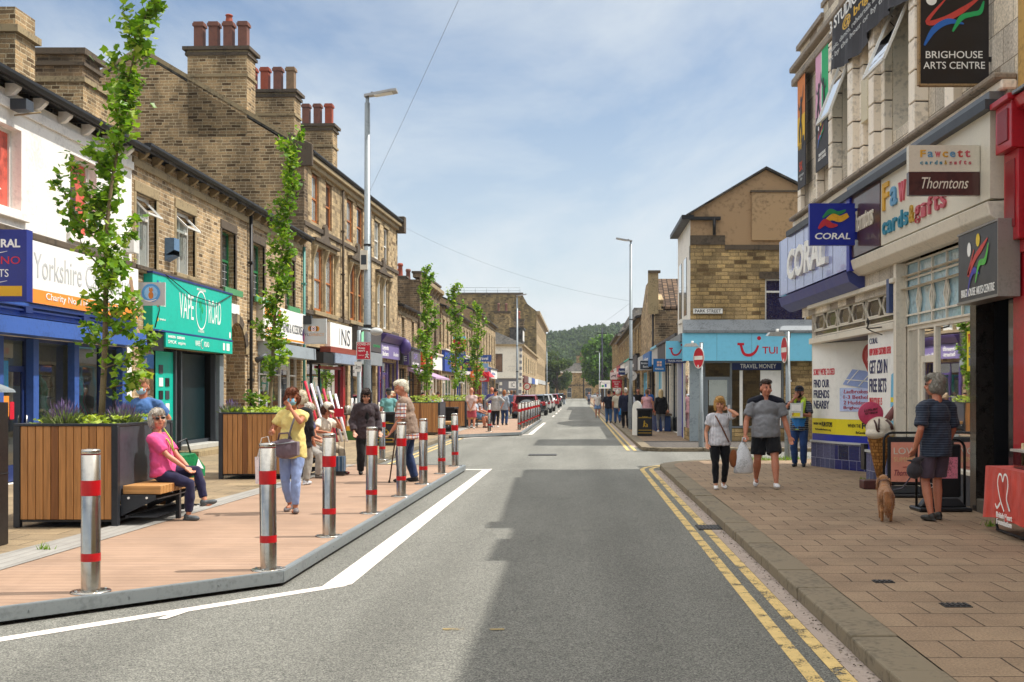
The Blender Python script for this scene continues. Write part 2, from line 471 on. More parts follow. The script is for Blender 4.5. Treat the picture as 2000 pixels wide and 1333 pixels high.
mb = MB(); mb.poly([(-900, -40, -.03), (900, -40, -.03), (900, 1500, -.03), (-900, 1500, -.03)], mat('earth', '#5d5a45', .95))
struct(mb.build('ground'))
mb = MB(); mb.poly([(-5.2, -14, 0), (70, -14, 0), (70, 345, 0), (-5.2, 345, 0)], M_road)
mb.poly([(-60, 306, .002), (-5.2, 306, .002), (-5.2, 345, .002), (-60, 345, .002)], M_road)
struct(mb.build('road'))

def kerb(name, path, wd, z, L=.9):
    """stones laid along a path; the pavement lies on its left"""
    mb = MB(); P = [Vector((a, b, 0)) for a, b in path]
    for i in range(len(P) - 1):
        a, b = P[i], P[i + 1]; n = max(1, round((b - a).length / L)); d = (b - a) / n; q = d.normalized(); s = Vector((-q.y, q.x, 0))
        for k in range(n):
            j = rnd.uniform(-.006, .006); jw = rnd.uniform(-.008, .006)
            p0 = a + d * k + q * .008 - s * jw; p1 = a + d * (k + 1) - q * .008 - s * jw
            mb.prism([p0, p1, p1 + s * (wd + jw), p0 + s * (wd + jw)], (0, 0, z + j), M_kerb)
    o = mb.build(name, bevel=.014, seg=2)
    return struct(o)
arc = lambda cx, cy, r, a0, a1, n=6: [(cx + r * math.cos(R(a0 + (a1 - a0) * k / n)), cy + r * math.sin(R(a0 + (a1 - a0) * k / n))) for k in range(n + 1)]
kerb('kerb_right', [(1.74, -9), (1.74, 24.6)], -.3, .11)
kerb('kerb_corner', arc(4.14, 24.6, 2.4, 180, 90, 8), -.3, .11, .5)
kerb('kerb_side_street', [(4.14, 27.0), (60, 27.0)], -.25, .11)
mb = MB(); mb.poly([(2.04, -9, .106), (60, -9, .106), (60, 26.75, .106)] + [(a, b, .106) for a, b in arc(4.14, 24.6, 2.1, 90, 180, 8)], M_flagR)
struct(mb.build('pavement_right'))
kerb('kerb_far_corner', arc(2.6, 33.0, .8, 270, 180), -.28, .11, .5)
kerb('kerb_far_side', [(60, 32.2), (2.6, 32.2)], -.28, .11)
kerb('kerb_far_right', [(1.8, 33.0), (1.8, 300)], -.28, .11)
mb = MB(); mb.poly([(2.08, 36.9, .106), (60, 36.9, .106), (60, 300, .106), (2.08, 300, .106)], M_flagR)
mb.poly([(2.08, 33.0, .106), (2.25, 32.65, .106), (2.6, 32.48, .106), (60, 32.48, .106), (60, 36.9, .106), (2.08, 36.9, .106)], M_tar)
struct(mb.build('pavement_far'))
kerb('kerb_left', [(-4.65, -12), (-4.65, 300)], .28, .11)
mb = MB(); mb.poly([(-60, -14, .106), (-4.93, -14, .106), (-4.93, 300, .106), (-60, 300, .106)], M_flagL)
struct(mb.build('pavement_left'))
mb = MB(); mb.poly([(1.60, -9, .006), (1.745, -9, .006), (1.745, 24.4, .006), (1.60, 24.4, .006)], M_channel)
mb.poly([(1.64, 34.6, .006), (1.8, 34.6, .006), (1.8, 200, .006), (1.64, 200, .006)], M_channel)
struct(mb.build('gutter'))

def paint(name, hx, wear):
    N = NT(name); o = N.n('ShaderNodeTexCoord').outputs['Object']
    col = N.mix(1.0, lin(hx), N.ramp(N.noise(o, 7, 6, .7), [(.3, g(.78)), (.7, g(1.08))]), 'MULTIPLY')
    N.l(col, N.b.inputs['Base Color']); N.b.inputs['Roughness'].default_value = .7
    f = N.n('ShaderNodeMath', {0: N.noise(o, 60, 5, .8), 1: N.noise(o, 5, 3)}, operation='ADD').outputs[0]
    a = N.ramp(f, [(wear - .03, g(0)), (wear + .03, g(1))])
    N.l(a, N.b.inputs['Alpha'])
    return N.m
M_white = paint('white_road_paint', '#e9dfd4', .70)
M_yel = paint('yellow_road_paint', '#dcbd78', .90)
def mark(name, polys, m, z=.005):
    mb = MB()
    for p in polys: mb.poly([(a, b, z) for a, b in p], m)
    return struct(mb.build(name))
def band(x0, y0, x1, y1, wd):
    d = Vector((x1 - x0, y1 - y0)).normalized(); s = Vector((-d.y, d.x)) * wd / 2
    return [(x0 + s.x, y0 + s.y), (x0 - s.x, y0 - s.y), (x1 - s.x, y1 - s.y), (x1 + s.x, y1 + s.y)]
for x in (1.36, 1.55):
    P = [(x, -9), (x, 24.6)] + arc(4.14, 24.6, 4.14 - x, 180, 90, 10)[1:] + [(40, 24.6 + 4.14 - x)]
    S_ = []
    for (a, b), (c, d) in zip(P[:-1], P[1:]): S_.append(band(a, b, c, d, .095))
    mark('yellow_line', S_, M_yel)
    mark('yellow_line', [band(x + .06, 32.8, x + .06, 140, .095)], M_yel)
for x in (-4.2, -4.4):
    mark('yellow_line', [band(x, 25.5, x, 42, .09)], M_yel)
mark('white_line', [[(-2.19, 9.74), (-1.957, 9.94), (-1.87, 25.0), (-2.05, 24.62)], [(-2.05, 24.62), (-1.95, 24.85), (-2.5, 24.85), (-2.5, 24.62)]], M_white)
mark('white_line', [band(-6.0, 5.22, -2.03, 9.92, .14)], M_white, .0035)
mark('white_tick', [band(-3.05, 8.42, -2.98, 8.72, .07)], M_white, .006)
mark('white_line', [[(-2.0, 45.3), (-1.82, 45.3), (-1.78, 63), (-1.92, 63)], [(-4.4, 41.0), (-1.82, 45.3), (-2.0, 45.5), (-4.5, 41.2)]], M_white)
for k in range(4): mark('white_dash', [band(-1.75, 78 + k * 11, -1.75, 83 + k * 11, .12)], M_white)
mark('paint_speck', [band(-.95, 8.05, -.8, 8.07, .07), band(-.62, 8.05, -.52, 8.06, .05)], paint('old_yellow_paint', '#a08a56', .95))
M_iron = mat('cast_iron', '#3f3d3c', .6, .6, .2, 8, .5, 60)
def cover(label, x, y, sx, sy, z, n):
    mb = MB(); mb.box(x - sx / 2, y - sy / 2, z - .02, x + sx / 2, y + sy / 2, z + .006, M_iron)
    for k in range(n):
        u = x - sx / 2 + (k + .5) * sx / n
        mb.box(u - sx / n * .28, y - sy / 2 + .02, z + .006, u + sx / n * .28, y + sy / 2 - .02, z + .013, M_iron)
    tag(mb.build('drain_cover'), label, 'drain cover')
cover('iron gully grate in the yellow lines by the right kerb', 1.60, 14.1, .3, .46, .006, 7)
cover('small iron cover let into the red flags near the kerb', 2.5, 9.45, .16, .13, .106, 4)
cover('small iron cover one flag further from the kerb', 2.75, 8.4, .2, .16, .106, 5)
cover('large square iron cover sunk into the sunlit road', -.95, 30.5, .75, .62, .004, 8)

# ------------------------------------------------------------------ timber build-outs
def decking(name, c1, c2, axis, pitch):
    N = NT(name); o = N.n('ShaderNodeTexCoord').outputs['Object']
    s = N.n('ShaderNodeSeparateXYZ', {0: o}).outputs[axis]
    q = N.n('ShaderNodeMath', {0: s, 1: 1 / pitch}, operation='MULTIPLY').outputs[0]
    fr = N.n('ShaderNodeMath', {0: q}, operation='FRACT').outputs[0]
    fl = N.n('ShaderNodeMath', {0: q}, operation='FLOOR').outputs[0]
    rw = N.n('ShaderNodeTexWhiteNoise', {'W': fl}, noise_dimensions='1D').outputs['Value']
    groove = N.ramp(fr, [(0, g(.25)), (.10, g(.45)), (.2, g(1)), (1, g(1))])
    f2 = N.n('ShaderNodeMath', {0: N.n('ShaderNodeMath', {0: fr, 1: 5}, operation='MULTIPLY').outputs[0]}, operation='FRACT').outputs[0]
    fine = N.ramp(f2, [(0, g(.42)), (.26, g(1)), (1, g(1))])
    sc = (1, 14, 1) if axis == 1 else (14, 1, 1)
    gr = N.ramp(N.noise(N.n('ShaderNodeMapping', {'Vector': o, 'Scale': sc}).outputs[0], 2.5, 5, .7), [(.3, g(.84)), (.7, g(1.1))])
    col = N.mix(rw, lin(c1), lin(c2))
    col = N.mix(1.0, col, gr, 'MULTIPLY')
    col = N.mix(1.0, col, fine, 'MULTIPLY')
    dirt = N.ramp(N.noise(o, 1.2, 6, .65), [(.33, g(.8)), (.6, g(1.03))])
    col = N.mix(1.0, col, dirt, 'MULTIPLY')
    col = N.mix(groove, N.mix(.5, lin('#4a3526'), col), col)
    N.l(col, N.b.inputs['Base Color']); N.b.inputs['Roughness'].default_value = .75
    h = N.mix(1.0, groove, fine, 'MULTIPLY')
    N.bump(h, .5, .006)
    return N.m
M_deck = decking('brown_deck_boards', '#a98a72', '#b0917a', 1, .146)
M_deckg = decking('grey_deck_boards', '#a9a59e', '#9b9892', 0, .12)
M_galv = mat('galvanised_steel', '#858c8f', .45, .5, .16, 3, .15, 12)
M_steel = mat('brushed_steel', '#b9b4ab', .24, 1.0, .1, 2)
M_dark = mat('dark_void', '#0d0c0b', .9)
def platform(label, outer, inner, gs):
    """raised deck: outer = road-side polyline, inner = pavement-side polyline (back to the start)"""
    t = thing('deck_platform', label, 'deck platform', (outer[1][0], outer[1][1], 0))
    ox, oy = outer[1]; L = lambda p, z: (p[0] - ox, p[1] - oy, z)
    mb = MB(); mb.prism([L(p, .095) for p in outer + inner], (0, 0, .025), M_deck)
    o = mb.build('deck_boards', t)
    mb = MB(); mb.prism([L(p, .125) for p in gs], (0, 0, .003), M_deckg); mb.build('grey_border', t)
    mb = MB(); mb2 = MB()
    for a, b in zip(outer[:-1], outer[1:]):
        A, B = Vector(L(a, 0)), Vector(L(b, 0)); d = (B - A).normalized(); s = Vector((d.y, -d.x, 0))
        mb.prism([A + Vector((0, 0, .032)), B + Vector((0, 0, .032)), B + Vector((0, 0, .128)), A + Vector((0, 0, .128))], s * .012, M_galv)
        mb.prism([A + Vector((0, 0, .128)), B + Vector((0, 0, .128)), B - s * .05 + Vector((0, 0, .128)), A - s * .05 + Vector((0, 0, .128))], (0, 0, .004), M_galv)
        n = int((B - A).length / .75)
        for k in range(n):
            p = A + d * (.4 + k * .75) + s * .012
            mb2.tube([p + Vector((0, 0, .085)), p + s * .006 + Vector((0, 0, .085))], .009, M_galv, 8)
    mb.build('steel_edge', t); mb2.build('bolt_head', t)['kind'] = 'stuff'
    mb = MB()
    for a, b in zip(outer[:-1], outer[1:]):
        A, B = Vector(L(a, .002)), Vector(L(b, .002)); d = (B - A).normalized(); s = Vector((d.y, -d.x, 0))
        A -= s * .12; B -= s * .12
        mb.prism([A, B, B - s * .05, A - s * .05], (0, 0, .09), M_dark)  # near-black strip puts the shade of the gap under the deck into colour
    mb.build('gap_shade', t)
    return t
platform('brown timber deck build-out with galvanised edge, nearest the camera', [(-6.3, 5.85), (-2.535, 9.87), (-2.39, 24.3), (-4.62, 24.7)],
         [(-5.0, 24.7), (-5.15, 18), (-5.5, 11), (-6.6, 6.4)],
         [(-5.5, 10.6), (-6.6, 6.2), (-6.15, 6.05), (-5.0, 9.9), (-4.84, 17.5), (-4.75, 24.5), (-5.0, 24.5), (-5.15, 18)])
platform('far brown timber deck with people seated and a row of bollards', [(-4.6, 41.4), (-2.2, 44.4), (-2.15, 67), (-4.6, 67.5)], [(-5.2, 67), (-5.2, 41.6)],
         [(-5.2, 42), (-4.7, 42), (-4.7, 66.5), (-5.2, 66.5)])

M_band = mat('red_reflective_band', '#b00a14', .35, 0, .1, 6)
def make_bollard(label):
    t = thing('bollard', label, 'bollard', (0, 0, 0), 0, 'steel bollards with red bands')
    mb = MB(); r = .071
    mb.lathe([(r, .0), (r, 1.055), (r - .004, 1.058), (r - .004, 1.066), (r, 1.069), (r, 1.092), (r - .008, 1.10), (0, 1.104)], M_steel, n=32)
    mb.build('post', t)
    mb = MB(); mb.lathe([(r + .0016, .24), (r + .0018, .242), (r + .0018, .30), (r + .0016, .302)], M_band, n=32); mb.build('reflective_band', t)
    mb = MB(); mb.lathe([(r + .0016, .745), (r + .0018, .747), (r + .0018, .86), (r + .0016, .862)], M_band, n=32); mb.build('reflective_band', t)
    mb = MB(); mb.lathe([(r - .002, 1.057), (r - .002, 1.067)], mat('red_groove', '#6d0a10', .5), n=32); mb.build('groove', t)
    mb = MB(); mb.lathe([(.15, 0), (.15, .008), (.145, .012), (r, .014)], M_steel, n=32); mb.build('base_plate', t)
    mb = MB()
    for k in range(4):
        a = R(45 + 90 * k); mb.tube([(.115 * math.cos(a), .115 * math.sin(a), .012), (.115 * math.cos(a), .115 * math.sin(a), .022)], .011, M_galv, 6)
    mb.build('bolt_head', t)
    return t
bl = [(-3.76, 8.88, 'steel bollard alone on the slanting deck edge, largest in the picture'), (-2.69, 10.0, 'steel bollard at the deck corner in front of the masked woman'),
      (-2.67, 12.33, 'steel bollard in front of the seated pair, third along the deck'), (-2.64, 14.68, 'steel bollard hiding half of the woman in black'),
      (-2.63, 17.07, 'steel bollard beside the man with the walking stick, on his left leg'), (-2.61, 19.36, "steel bollard just behind the man in the beige waistcoat"),
      (-2.59, 21.8, 'last but one steel bollard of the near deck'), (-2.57, 24.0, 'steel bollard at the far end of the near deck'),
      (-4.5, 26.4, 'steel bollard standing by the old kerb behind the man with the stick'), (-3.5, 45.2, 'single steel bollard at the front of the far deck'),]
bl += [(-2.42 + k * .03, 47 + k * 2.35, 'steel bollard in the close row along the far deck') for k in range(8)]
b0 = None
for x, y, lb in bl:
    if b0 is None: b0 = make_bollard(lb); b0.location = (x, y, .122)
    else:
        c = dup(b0, (x, y, .12), label=lb); c.rotation_euler = (rnd.uniform(-.012, .012), rnd.uniform(-.012, .012), rnd.uniform(0, 6))
        if 'close row' in lb: c['group'] = 'close row of bollards on the far deck'

# grit and leaf litter gathered along the right gutter
rs = np.random.RandomState(21); n = 900
q = np.stack([1.73 - np.abs(rs.normal(size=n)) * .05, rs.uniform(5.5, 24, n), np.full(n, .009)], 1); a = rs.rand(n) * 6.28; sz = rs.uniform(.004, .014, n)[:, None]
u = np.stack([np.cos(a), np.sin(a), rs.uniform(-.2, .6, n)], 1) * sz; v = np.stack([-np.sin(a), np.cos(a), rs.uniform(-.2, .4, n)], 1) * sz * .6
V = np.stack([q - u, q + v, q + u, q - v], 1).reshape(-1, 3); o = raw_mesh('grit', V, np.arange(len(V)).reshape(-1, 4), foliage('grit_mix', '#2b2622', '#6b5f50', '#b3a690', .0, .9)); o['kind'] = 'stuff'; o['label'] = 'grit and scraps lying along the right hand gutter'; o['category'] = 'grit'
# ------------------------------------------------------------------ building kit (local x along the facade, -y to the street, z up)
M_stone = masonry('buff_stone', '#bf9f74', '#9f8058', '#cdbd9f', .36, .30, .098, .011, .03)
M_stone2 = masonry('pale_dressed_stone', '#c4aa80', '#b0956c', '#9c8a6a', .28, .42, .15, .007, .012)
M_gable = masonry('gable_stone', '#b7966a', '#957750', '#cbb995', .38, .34, .105, .011, .028)
M_soot = masonry('sooty_stone', '#94795a', '#75614a', '#a08e72', .55, .36, .11)
M_stoneR = masonry('brown_stone', '#c6a66e', '#a88a5c', '#8a7650', .42, .40, .125, .013)
M_dress = mat('dressed_stone', '#8b7a5b', .85, 0, .3, 1.6, .5, 22)
M_dressd = mat('sooty_dressed_stone', '#4d4235', .88, 0, .4, 1.6, .5, 22)
M_slate = masonry('roof_slates', '#5d5a55', '#4a4744', '#34322f', .35, .3, .2, .008, .01)
M_white_r = mat('white_painted_stone', '#e8e4dc', .75, 0, .1, 1.5, .6, 14, bd=.012)
M_gutter = mat('black_iron', '#1d1b1a', .45, .2, .2, 4)
M_wood = mat('orange_brown_joinery', '#a5602a', .5, 0, .2, 5)
M_wframe = mat('white_frame', '#d9d7d0', .45, 0, .08, 5)
M_gframe = mat('green_frame', '#1f6a38', .5, 0, .15, 4)
M_pane = mat('upper_pane', '#2a3034', .06, 0, .5, .7, 0, spec=.9, coat=1)
M_pale = mat('net_curtain_pane', '#8e938f', .1, 0, .3, 1.2, 0, spec=.8, coat=1)
M_glass = glass('shop_glass')
M_glassr = glass('reflecting_shop_glass', '#aab8b6', 2.2)
M_inside = mat('shop_inside_wall', '#6b6256', .9, 0, .25, 1)
M_insf = mat('shop_inside_floor', '#4d443b', .9, 0, .2, 2)
M_lead = mat('lead_flashing', '#7b8084', .55, .3, .3, 2.5, .3, 12)

def wall_mb(mb, W, z0, z1, ops, m, y=0, rev=.2, x0=0, mrev=None):
    xs = sorted({x0, W} | {a for o in ops for a in (o[0], o[2])}); zs = sorted({z0, z1} | {a for o in ops for a in (o[1], o[3])})
    for i in range(len(xs) - 1):
        for k in range(len(zs) - 1):
            cx, cz = (xs[i] + xs[i + 1]) / 2, (zs[k] + zs[k + 1]) / 2
            if any(o[0] < cx < o[2] and o[1] < cz < o[3] for o in ops): continue
            mb.rect(xs[i], zs[k], xs[i + 1], zs[k + 1], y, m)
    for a, b, c, d in ops:
        q = mrev or m
        mb.poly([(a, y, b), (a, y, d), (a, y + rev, d), (a, y + rev, b)], q); mb.poly([(c, y, d), (c, y, b), (c, y + rev, b), (c, y + rev, d)], q)
        mb.poly([(a, y, d), (c, y, d), (c, y + rev, d), (a, y + rev, d)], q); mb.poly([(c, y, b), (a, y, b), (a, y + rev, b), (c, y + rev, b)], q)
def window(root, a, b, c, d, y=.16, fr=None, pane=None, kind='sash', ft=.055, vm=0, label=None):
    fr = fr or M_wframe
    mb = MB(); e = .05
    mb.box(a, y, b, a + ft, y + e, d, fr); mb.box(c - ft, y, b, c, y + e, d, fr)
    mb.box(a + ft, y, d - ft, c - ft, y + e, d, fr); mb.box(a + ft, y, b, c - ft, y + e, b + ft * 1.2, fr)
    zm = b + (d - b) * .5
    if kind == 'sash': mb.box(a + ft, y - .012, zm - .03, c - ft, y + e, zm + .03, fr)
    if kind == 'top': zm = b + (d - b) * .7; mb.box(a + ft, y - .012, zm - .03, c - ft, y + e, zm + .03, fr)
    for k in range(vm):
        u = a + (c - a) * (k + 1) / (vm + 1); mb.box(u - .02, y - .008, b + ft * 1.2, u + .02, y + e, d - ft, fr)
    w_ = mb.build('window', root)
    mb = MB(); mb.rect(a + ft * .5, b + ft * .5, c - ft * .5, d - ft * .5, y + .035, pane or M_pane); mb.build('pane', w_)
    if label: w_['label'] = label
    return w_
def surround(root, a, b, c, d, m, jw=.14, lh=.26, sh=.16, y=-.03, th=.09):
    mb = MB()
    mb.box(a - jw, y, d, c + jw, y + th, d + lh, m); mb.box(a - jw - .06, y - .06, b - sh, c + jw + .06, y + th, b, m)
    if jw > .05: mb.box(a - jw, y + .012, b, a, y + th, d, m); mb.box(c, y + .012, b, c + jw, y + th, d, m)
    return mb.build('window_surround', root, bevel=.012)
def gutter(root, W, z, x0=0, y=-.34, brackets=True, m=None, gap=.95, bm=None):
    mb = MB(); m = m or M_gutter
    pr = [(-.075, .05), (-.07, 0), (-.035, -.055), (.035, -.055), (.07, 0), (.075, .05)]
    mb.prism([(x0, y + p[0], z + p[1]) for p in pr], (W - x0, 0, 0), m)
    mb.box(x0, y + .07, z + .0, W, -.001, z + .035, m)
    mb.build('gutter', root)
    if brackets:
        mb = MB(); n = int((W - x0) / gap)
        for k in range(n):
            u = x0 + (k + .5) * (W - x0) / n
            mb.prism([(u - .06, -.002, z - .02), (u - .06, y + .1, z - .02), (u - .06, y + .12, z - .1), (u - .06, -.12, z - .2), (u - .06, -.002, z - .24)], (.12, 0, 0), bm or M_dress)
        mb.box(x0, -.05, z - .42, W, -.003, z - .26, bm or M_dress)
        mb.build('eaves_bracket', root)['kind'] = 'stuff'
def gable_roof(root, W, D, zE, zR, m=None, x0=0, over=.0, oy=.3, coping=None, cw=.3):
    """ridge parallel to the street"""
    m = m or M_slate; mb = MB(); s = (zR - zE) / (D / 2); t = .12
    for (ya, yb) in ((-oy, D / 2), (D + oy, D / 2)):
        za = zE - s * oy
        mb.prism([(x0 - over, ya, za + .02), (W + over, ya, za + .02), (W + over, yb, zR + .02), (x0 - over, yb, zR + .02)], (0, 0, t), m)
    mb.build('roof', root)
    if coping:
        for xx in coping:
            mb = MB()
            for (ya, yb) in ((-.1, D / 2), (D + .1, D / 2)):
                za = zE - s * .1
                mb.prism([(xx, ya, za + .1), (xx + cw, ya, za + .1), (xx + cw, yb, zR + .1), (xx, yb, zR + .1)], (0, 0, .16), M_dress)
            mb.build('coping', root)
def shell(root, W, H, D, ops, m, side=None, rev=.2, gable=None, z0=0, mrev=None, name='wall'):
    """front wall with openings, side walls (with gables up to height gable) and back wall"""
    mb = MB(); side = side or m
    wall_mb(mb, W, z0, H, ops, m, 0, rev, 0, mrev)
    for x, fl in ((0, 1), (W, 0)):
        p = [(x, 0, z0), (x, 0, H)] + ([(x, D / 2, gable)] if gable else []) + [(x, D, H), (x, D, z0)]
        mb.poly(p if fl else p[::-1], side)
    mb.poly([(W, D, z0), (0, D, z0), (0, D, H), (W, D, H)], side)
    return mb.build(name, root)
def pot(mb, x, y, z, h, m, sq=True, r=.172):
    if sq:
        def ring(w, a, b): mb.prism([(x - w, y - w, a), (x + w, y - w, a), (x + w, y + w, a), (x - w, y + w, a)], (0, 0, b - a), m)
        ring(r * 1.08, z, z + .1); ring(r * .92, z + .1, z + h - .16); ring(r * 1.16, z + h - .16, z + h - .06); ring(r, z + h - .06, z + h)
    else:
        mb.lathe([(r * 1.1, z), (r, z + .1), (r * .85, z + h * .75), (r * 1.1, z + h * .8), (r * 1.1, z + h * .9), (r * .9, z + h), (r * .6, z + h), (r * .6, z + h * .8)], m, (x, y, 0), 14)
M_pot = [mat('brown_chimney_pot', '#6d4436', .7, 0, .25, 6), mat('red_chimney_pot', '#8e4129', .7, 0, .25, 6), mat('buff_chimney_pot', '#7b6247', .7, 0, .25, 6)]
def chimney(root, x0, y0, x1, y1, z0, z1, npots, along='y', m=None, h=.95, pm=(0, 0, 0, 0), extra=None, sq=True):
    m = m or M_gable
    mb = MB(); mb.box(x0, y0, z0, x1, y1, z1 - .3, m)
    c = mb.build('chimney', root)
    mb = MB(); e = .07
    mb.box(x0 - e, y0 - e, z1 - .3, x1 + e, y1 + e, z1 - .2, M_dressd); mb.box(x0 - .02, y0 - .02, z1 - .2, x1 + .02, y1 + .02, z1 - .12, M_dress); mb.box(x0 - 2 * e, y0 - 2 * e, z1 - .12, x1 + 2 * e, y1 + 2 * e, z1, M_dressd)
    mb.box(x0 - e * .7, y0 - e * .7, z1 - 1.05, x1 + e * .7, y1 + e * .7, z1 - .95, M_dress)
    mb.build('cap', c)
    for k in range(npots):
        f = (k + .5) / npots
        mb = MB(); px, py = ((x0 + x1) / 2, y0 + (y1 - y0) * f) if along == 'y' else (x0 + (x1 - x0) * f, (y0 + y1) / 2)
        pot(mb, px, py, z1, h, M_pot[pm[k % len(pm)]], sq)
        if extra is not None and k == extra: pot(mb, px, py, z1 + h, .28, M_pot[1], False, .12)
        mb.build('chimney_pot', c)
    return c
def downpipe(root, x, z0, z1, m=None, y=-.09, r=.05):
    mb = MB(); m = m or M_gutter
    mb.tube([(x, y, z0), (x, y, z1)], r, m, 10)
    for k in range(int((z1 - z0) / 1.7) + 1):
        z = z0 + .2 + k * 1.7; mb.box(x - r * 1.6, y - r * 1.2, z, x + r * 1.6, -.001, z + .06, m)
    mb.build('downpipe', root)
def fascia(root, x0, z0, x1, z1, y, m, name='fascia', frame=None, d=None):
    """sign board standing off the wall; returns (object builder) so lettering can join it"""
    mb = MB(); mb.box(x0, y, z0, x1, -.002 if d is None else y + d, z1, m)
    if frame:
        t = .04
        mb.box(x0 - t, y - .02, z1, x1 + t, -.002 if d is None else y + d, z1 + t, frame); mb.box(x0 - t, y - .02, z0 - t, x1 + t, -.002 if d is None else y + d, z0, frame)
    return mb
def shopfront(root, x0, x1, z0, z1, layout, fr, y=.14, riser=.5, rm=None, gl=None, depth=2.6, inside=None, ft=.06, transom=None):
    """layout: list of ('w'|'d', width share). Timber or metal frame, clear panes, a lit-from-outside room behind"""
    gl = gl or M_glass; tot = sum(a[1] for a in layout); u = x0
    fm = MB()
    fm.box(x0, y, z1 - ft, x1, y + .07, z1, fr)
    for k, (ty, sh) in enumerate(layout):
        v = u + (x1 - x0) * sh / tot
        fm.box(u, y - .002 * k, z0, u + ft, y + .07, z1 - ft, fr)
        if ty == 'w':
            mb = MB(); mb.box(u + ft, y - .03, z0, v, y + .1, z0 + riser, rm or fr); mb.build('stall_riser', root)
            fm.box(u + ft, y - .05, z0 + riser, v, y + .09, z0 + riser + .05, fr)
            if transom: fm.box(u + ft, y, transom, v, y + .065, transom + .05, fr)
            mb = MB(); mb.rect(u + ft, z0 + riser + .05, v, z1 - ft, y + .035, gl); mb.build('shop_window', root)
        else:
            mb = MB(); q = .09
            mb.box(u + ft, y + .02, z0 + .02, u + ft + q, y + .06, z1 - .5, fr); mb.box(v - q, y + .02, z0 + .02, v - .003, y + .06, z1 - .5, fr)
            mb.box(u + ft + q, y + .02, z0 + .02, v - q, y + .06, z0 + .3, fr); mb.box(u + ft + q, y + .02, z1 - .6, v - q, y + .06, z1 - .5, fr)
            dr = mb.build('door', root)
            mb = MB(); mb.rect(u + ft + q, z0 + .3, v - q, z1 - .6, y + .04, gl); mb.rect(u + ft, z1 - .5, v, z1 - ft, y + .04, gl); mb.build('pane', dr)
            mb = MB(); mb.tube([(v - q * .5, y - .03, z0 + .8), (v - q * .5, y - .03, z0 + 1.15)], .014, M_steel, 8); mb.build('handle', dr)
        u = v
    fm.box(x1 - ft, y - .004, z0, x1, y + .07, z1 - ft, fr)
    fm.build('shop_frame', root)
    mi = inside or M_inside; mb = MB(); Y = y + depth; y_ = y + .11
    mb.poly([(x0, Y, z0), (x1, Y, z0), (x1, Y, z1), (x0, Y, z1)], mi)
    mb.poly([(x0, y_, z0), (x0, Y, z0), (x0, Y, z1), (x0, y_, z1)], mi); mb.poly([(x1, Y, z0), (x1, y_, z0), (x1, y_, z1), (x1, Y, z1)], mi)
    mb.poly([(x0, y_, z1), (x0, Y, z1), (x1, Y, z1), (x1, y_, z1)], mi); mb.poly([(x0, y_, z0 + .01), (x1, y_, z0 + .01), (x1, Y, z0 + .01), (x0, Y, z0 + .01)], M_insf)
    mb.build('shop_room', root)
def goods(root, x0, x1, z0, y, seed, hexes, n=10, hmax=1.2, name='window_display'):
    """stock standing in a shop window: boxes, hanging garments, cards"""
    r = random.Random(seed); mb = MB()
    for k in range(n):
        u = x0 + (x1 - x0) * (k + .5) / n; wd = (x1 - x0) / n * r.uniform(.3, .45); h = r.uniform(.2, hmax); yy = y + r.uniform(0, .5)
        m = mat('stock_' + hexes[k % len(hexes)].lstrip('#'), hexes[k % len(hexes)], .7, 0, .3, 8)
        if r.random() < .45: mb.box(u - wd, yy, z0, u + wd, yy + .15, z0 + h, m)
        else: mb.lathe([(wd * .4, z0), (wd * .9, z0 + .05), (wd * .7, z0 + h * .6), (wd * .25, z0 + h * .75), (wd * .35, z0 + h * .9), (.01, z0 + h)], m, (u, yy + .1, 0), 10)
    mb.box(x0, y, z0 - .06, x1, y + .6, z0, mat('display_shelf', '#77706a', .7))
    return mb.build(name, root)
def sheet_metal(name, hx): return mat(name, hx, .4, .1, .08, 1.5, .1, 8, coat=.2)
PI2 = math.pi / 2
M_navy = mat('navy_paint', '#1d2f63', .45, 0, .12, 3); M_blue = mat('blue_paint', '#2f5297', .5, 0, .18, 1.6)
M_orange = mat('orange_print', '#ee8f2e', .5, 0, .06); M_wht = mat('white_print', '#eeece6', .5, 0, .05, 1); M_gry = mat('grey_print', '#b9bab8', .5, 0, .05)
M_blk = mat('black_paint', '#17171a', .45, 0, .15, 4); M_teal = mat('teal_print', '#00b39c', .45, 0, .06, 1)
M_red = mat('red_paint', '#a4121f', .4, 0, .12, 3, coat=.2); M_dgrey = mat('dark_grey_paint', '#3a3e44', .5, 0, .12, 3)
M_lblue = mat('light_blue_panel', '#7ccdec', .4, 0, .05, 1); M_purple = mat('purple_paint', '#4b3a72', .45, 0, .12, 3); M_lilac = mat('lilac_sign', '#7d70a0', .45, 0, .08, 2)
M_yellow = mat('yellow_print', '#e6d31c', .45, 0, .05); M_cream = mat('cream_paint', '#d8cfbd', .5, 0, .1, 2); M_green = mat('green_print', '#189a54', .5, 0, .06)
M_redp = mat('red_print', '#c8102e', .45, 0, .05)
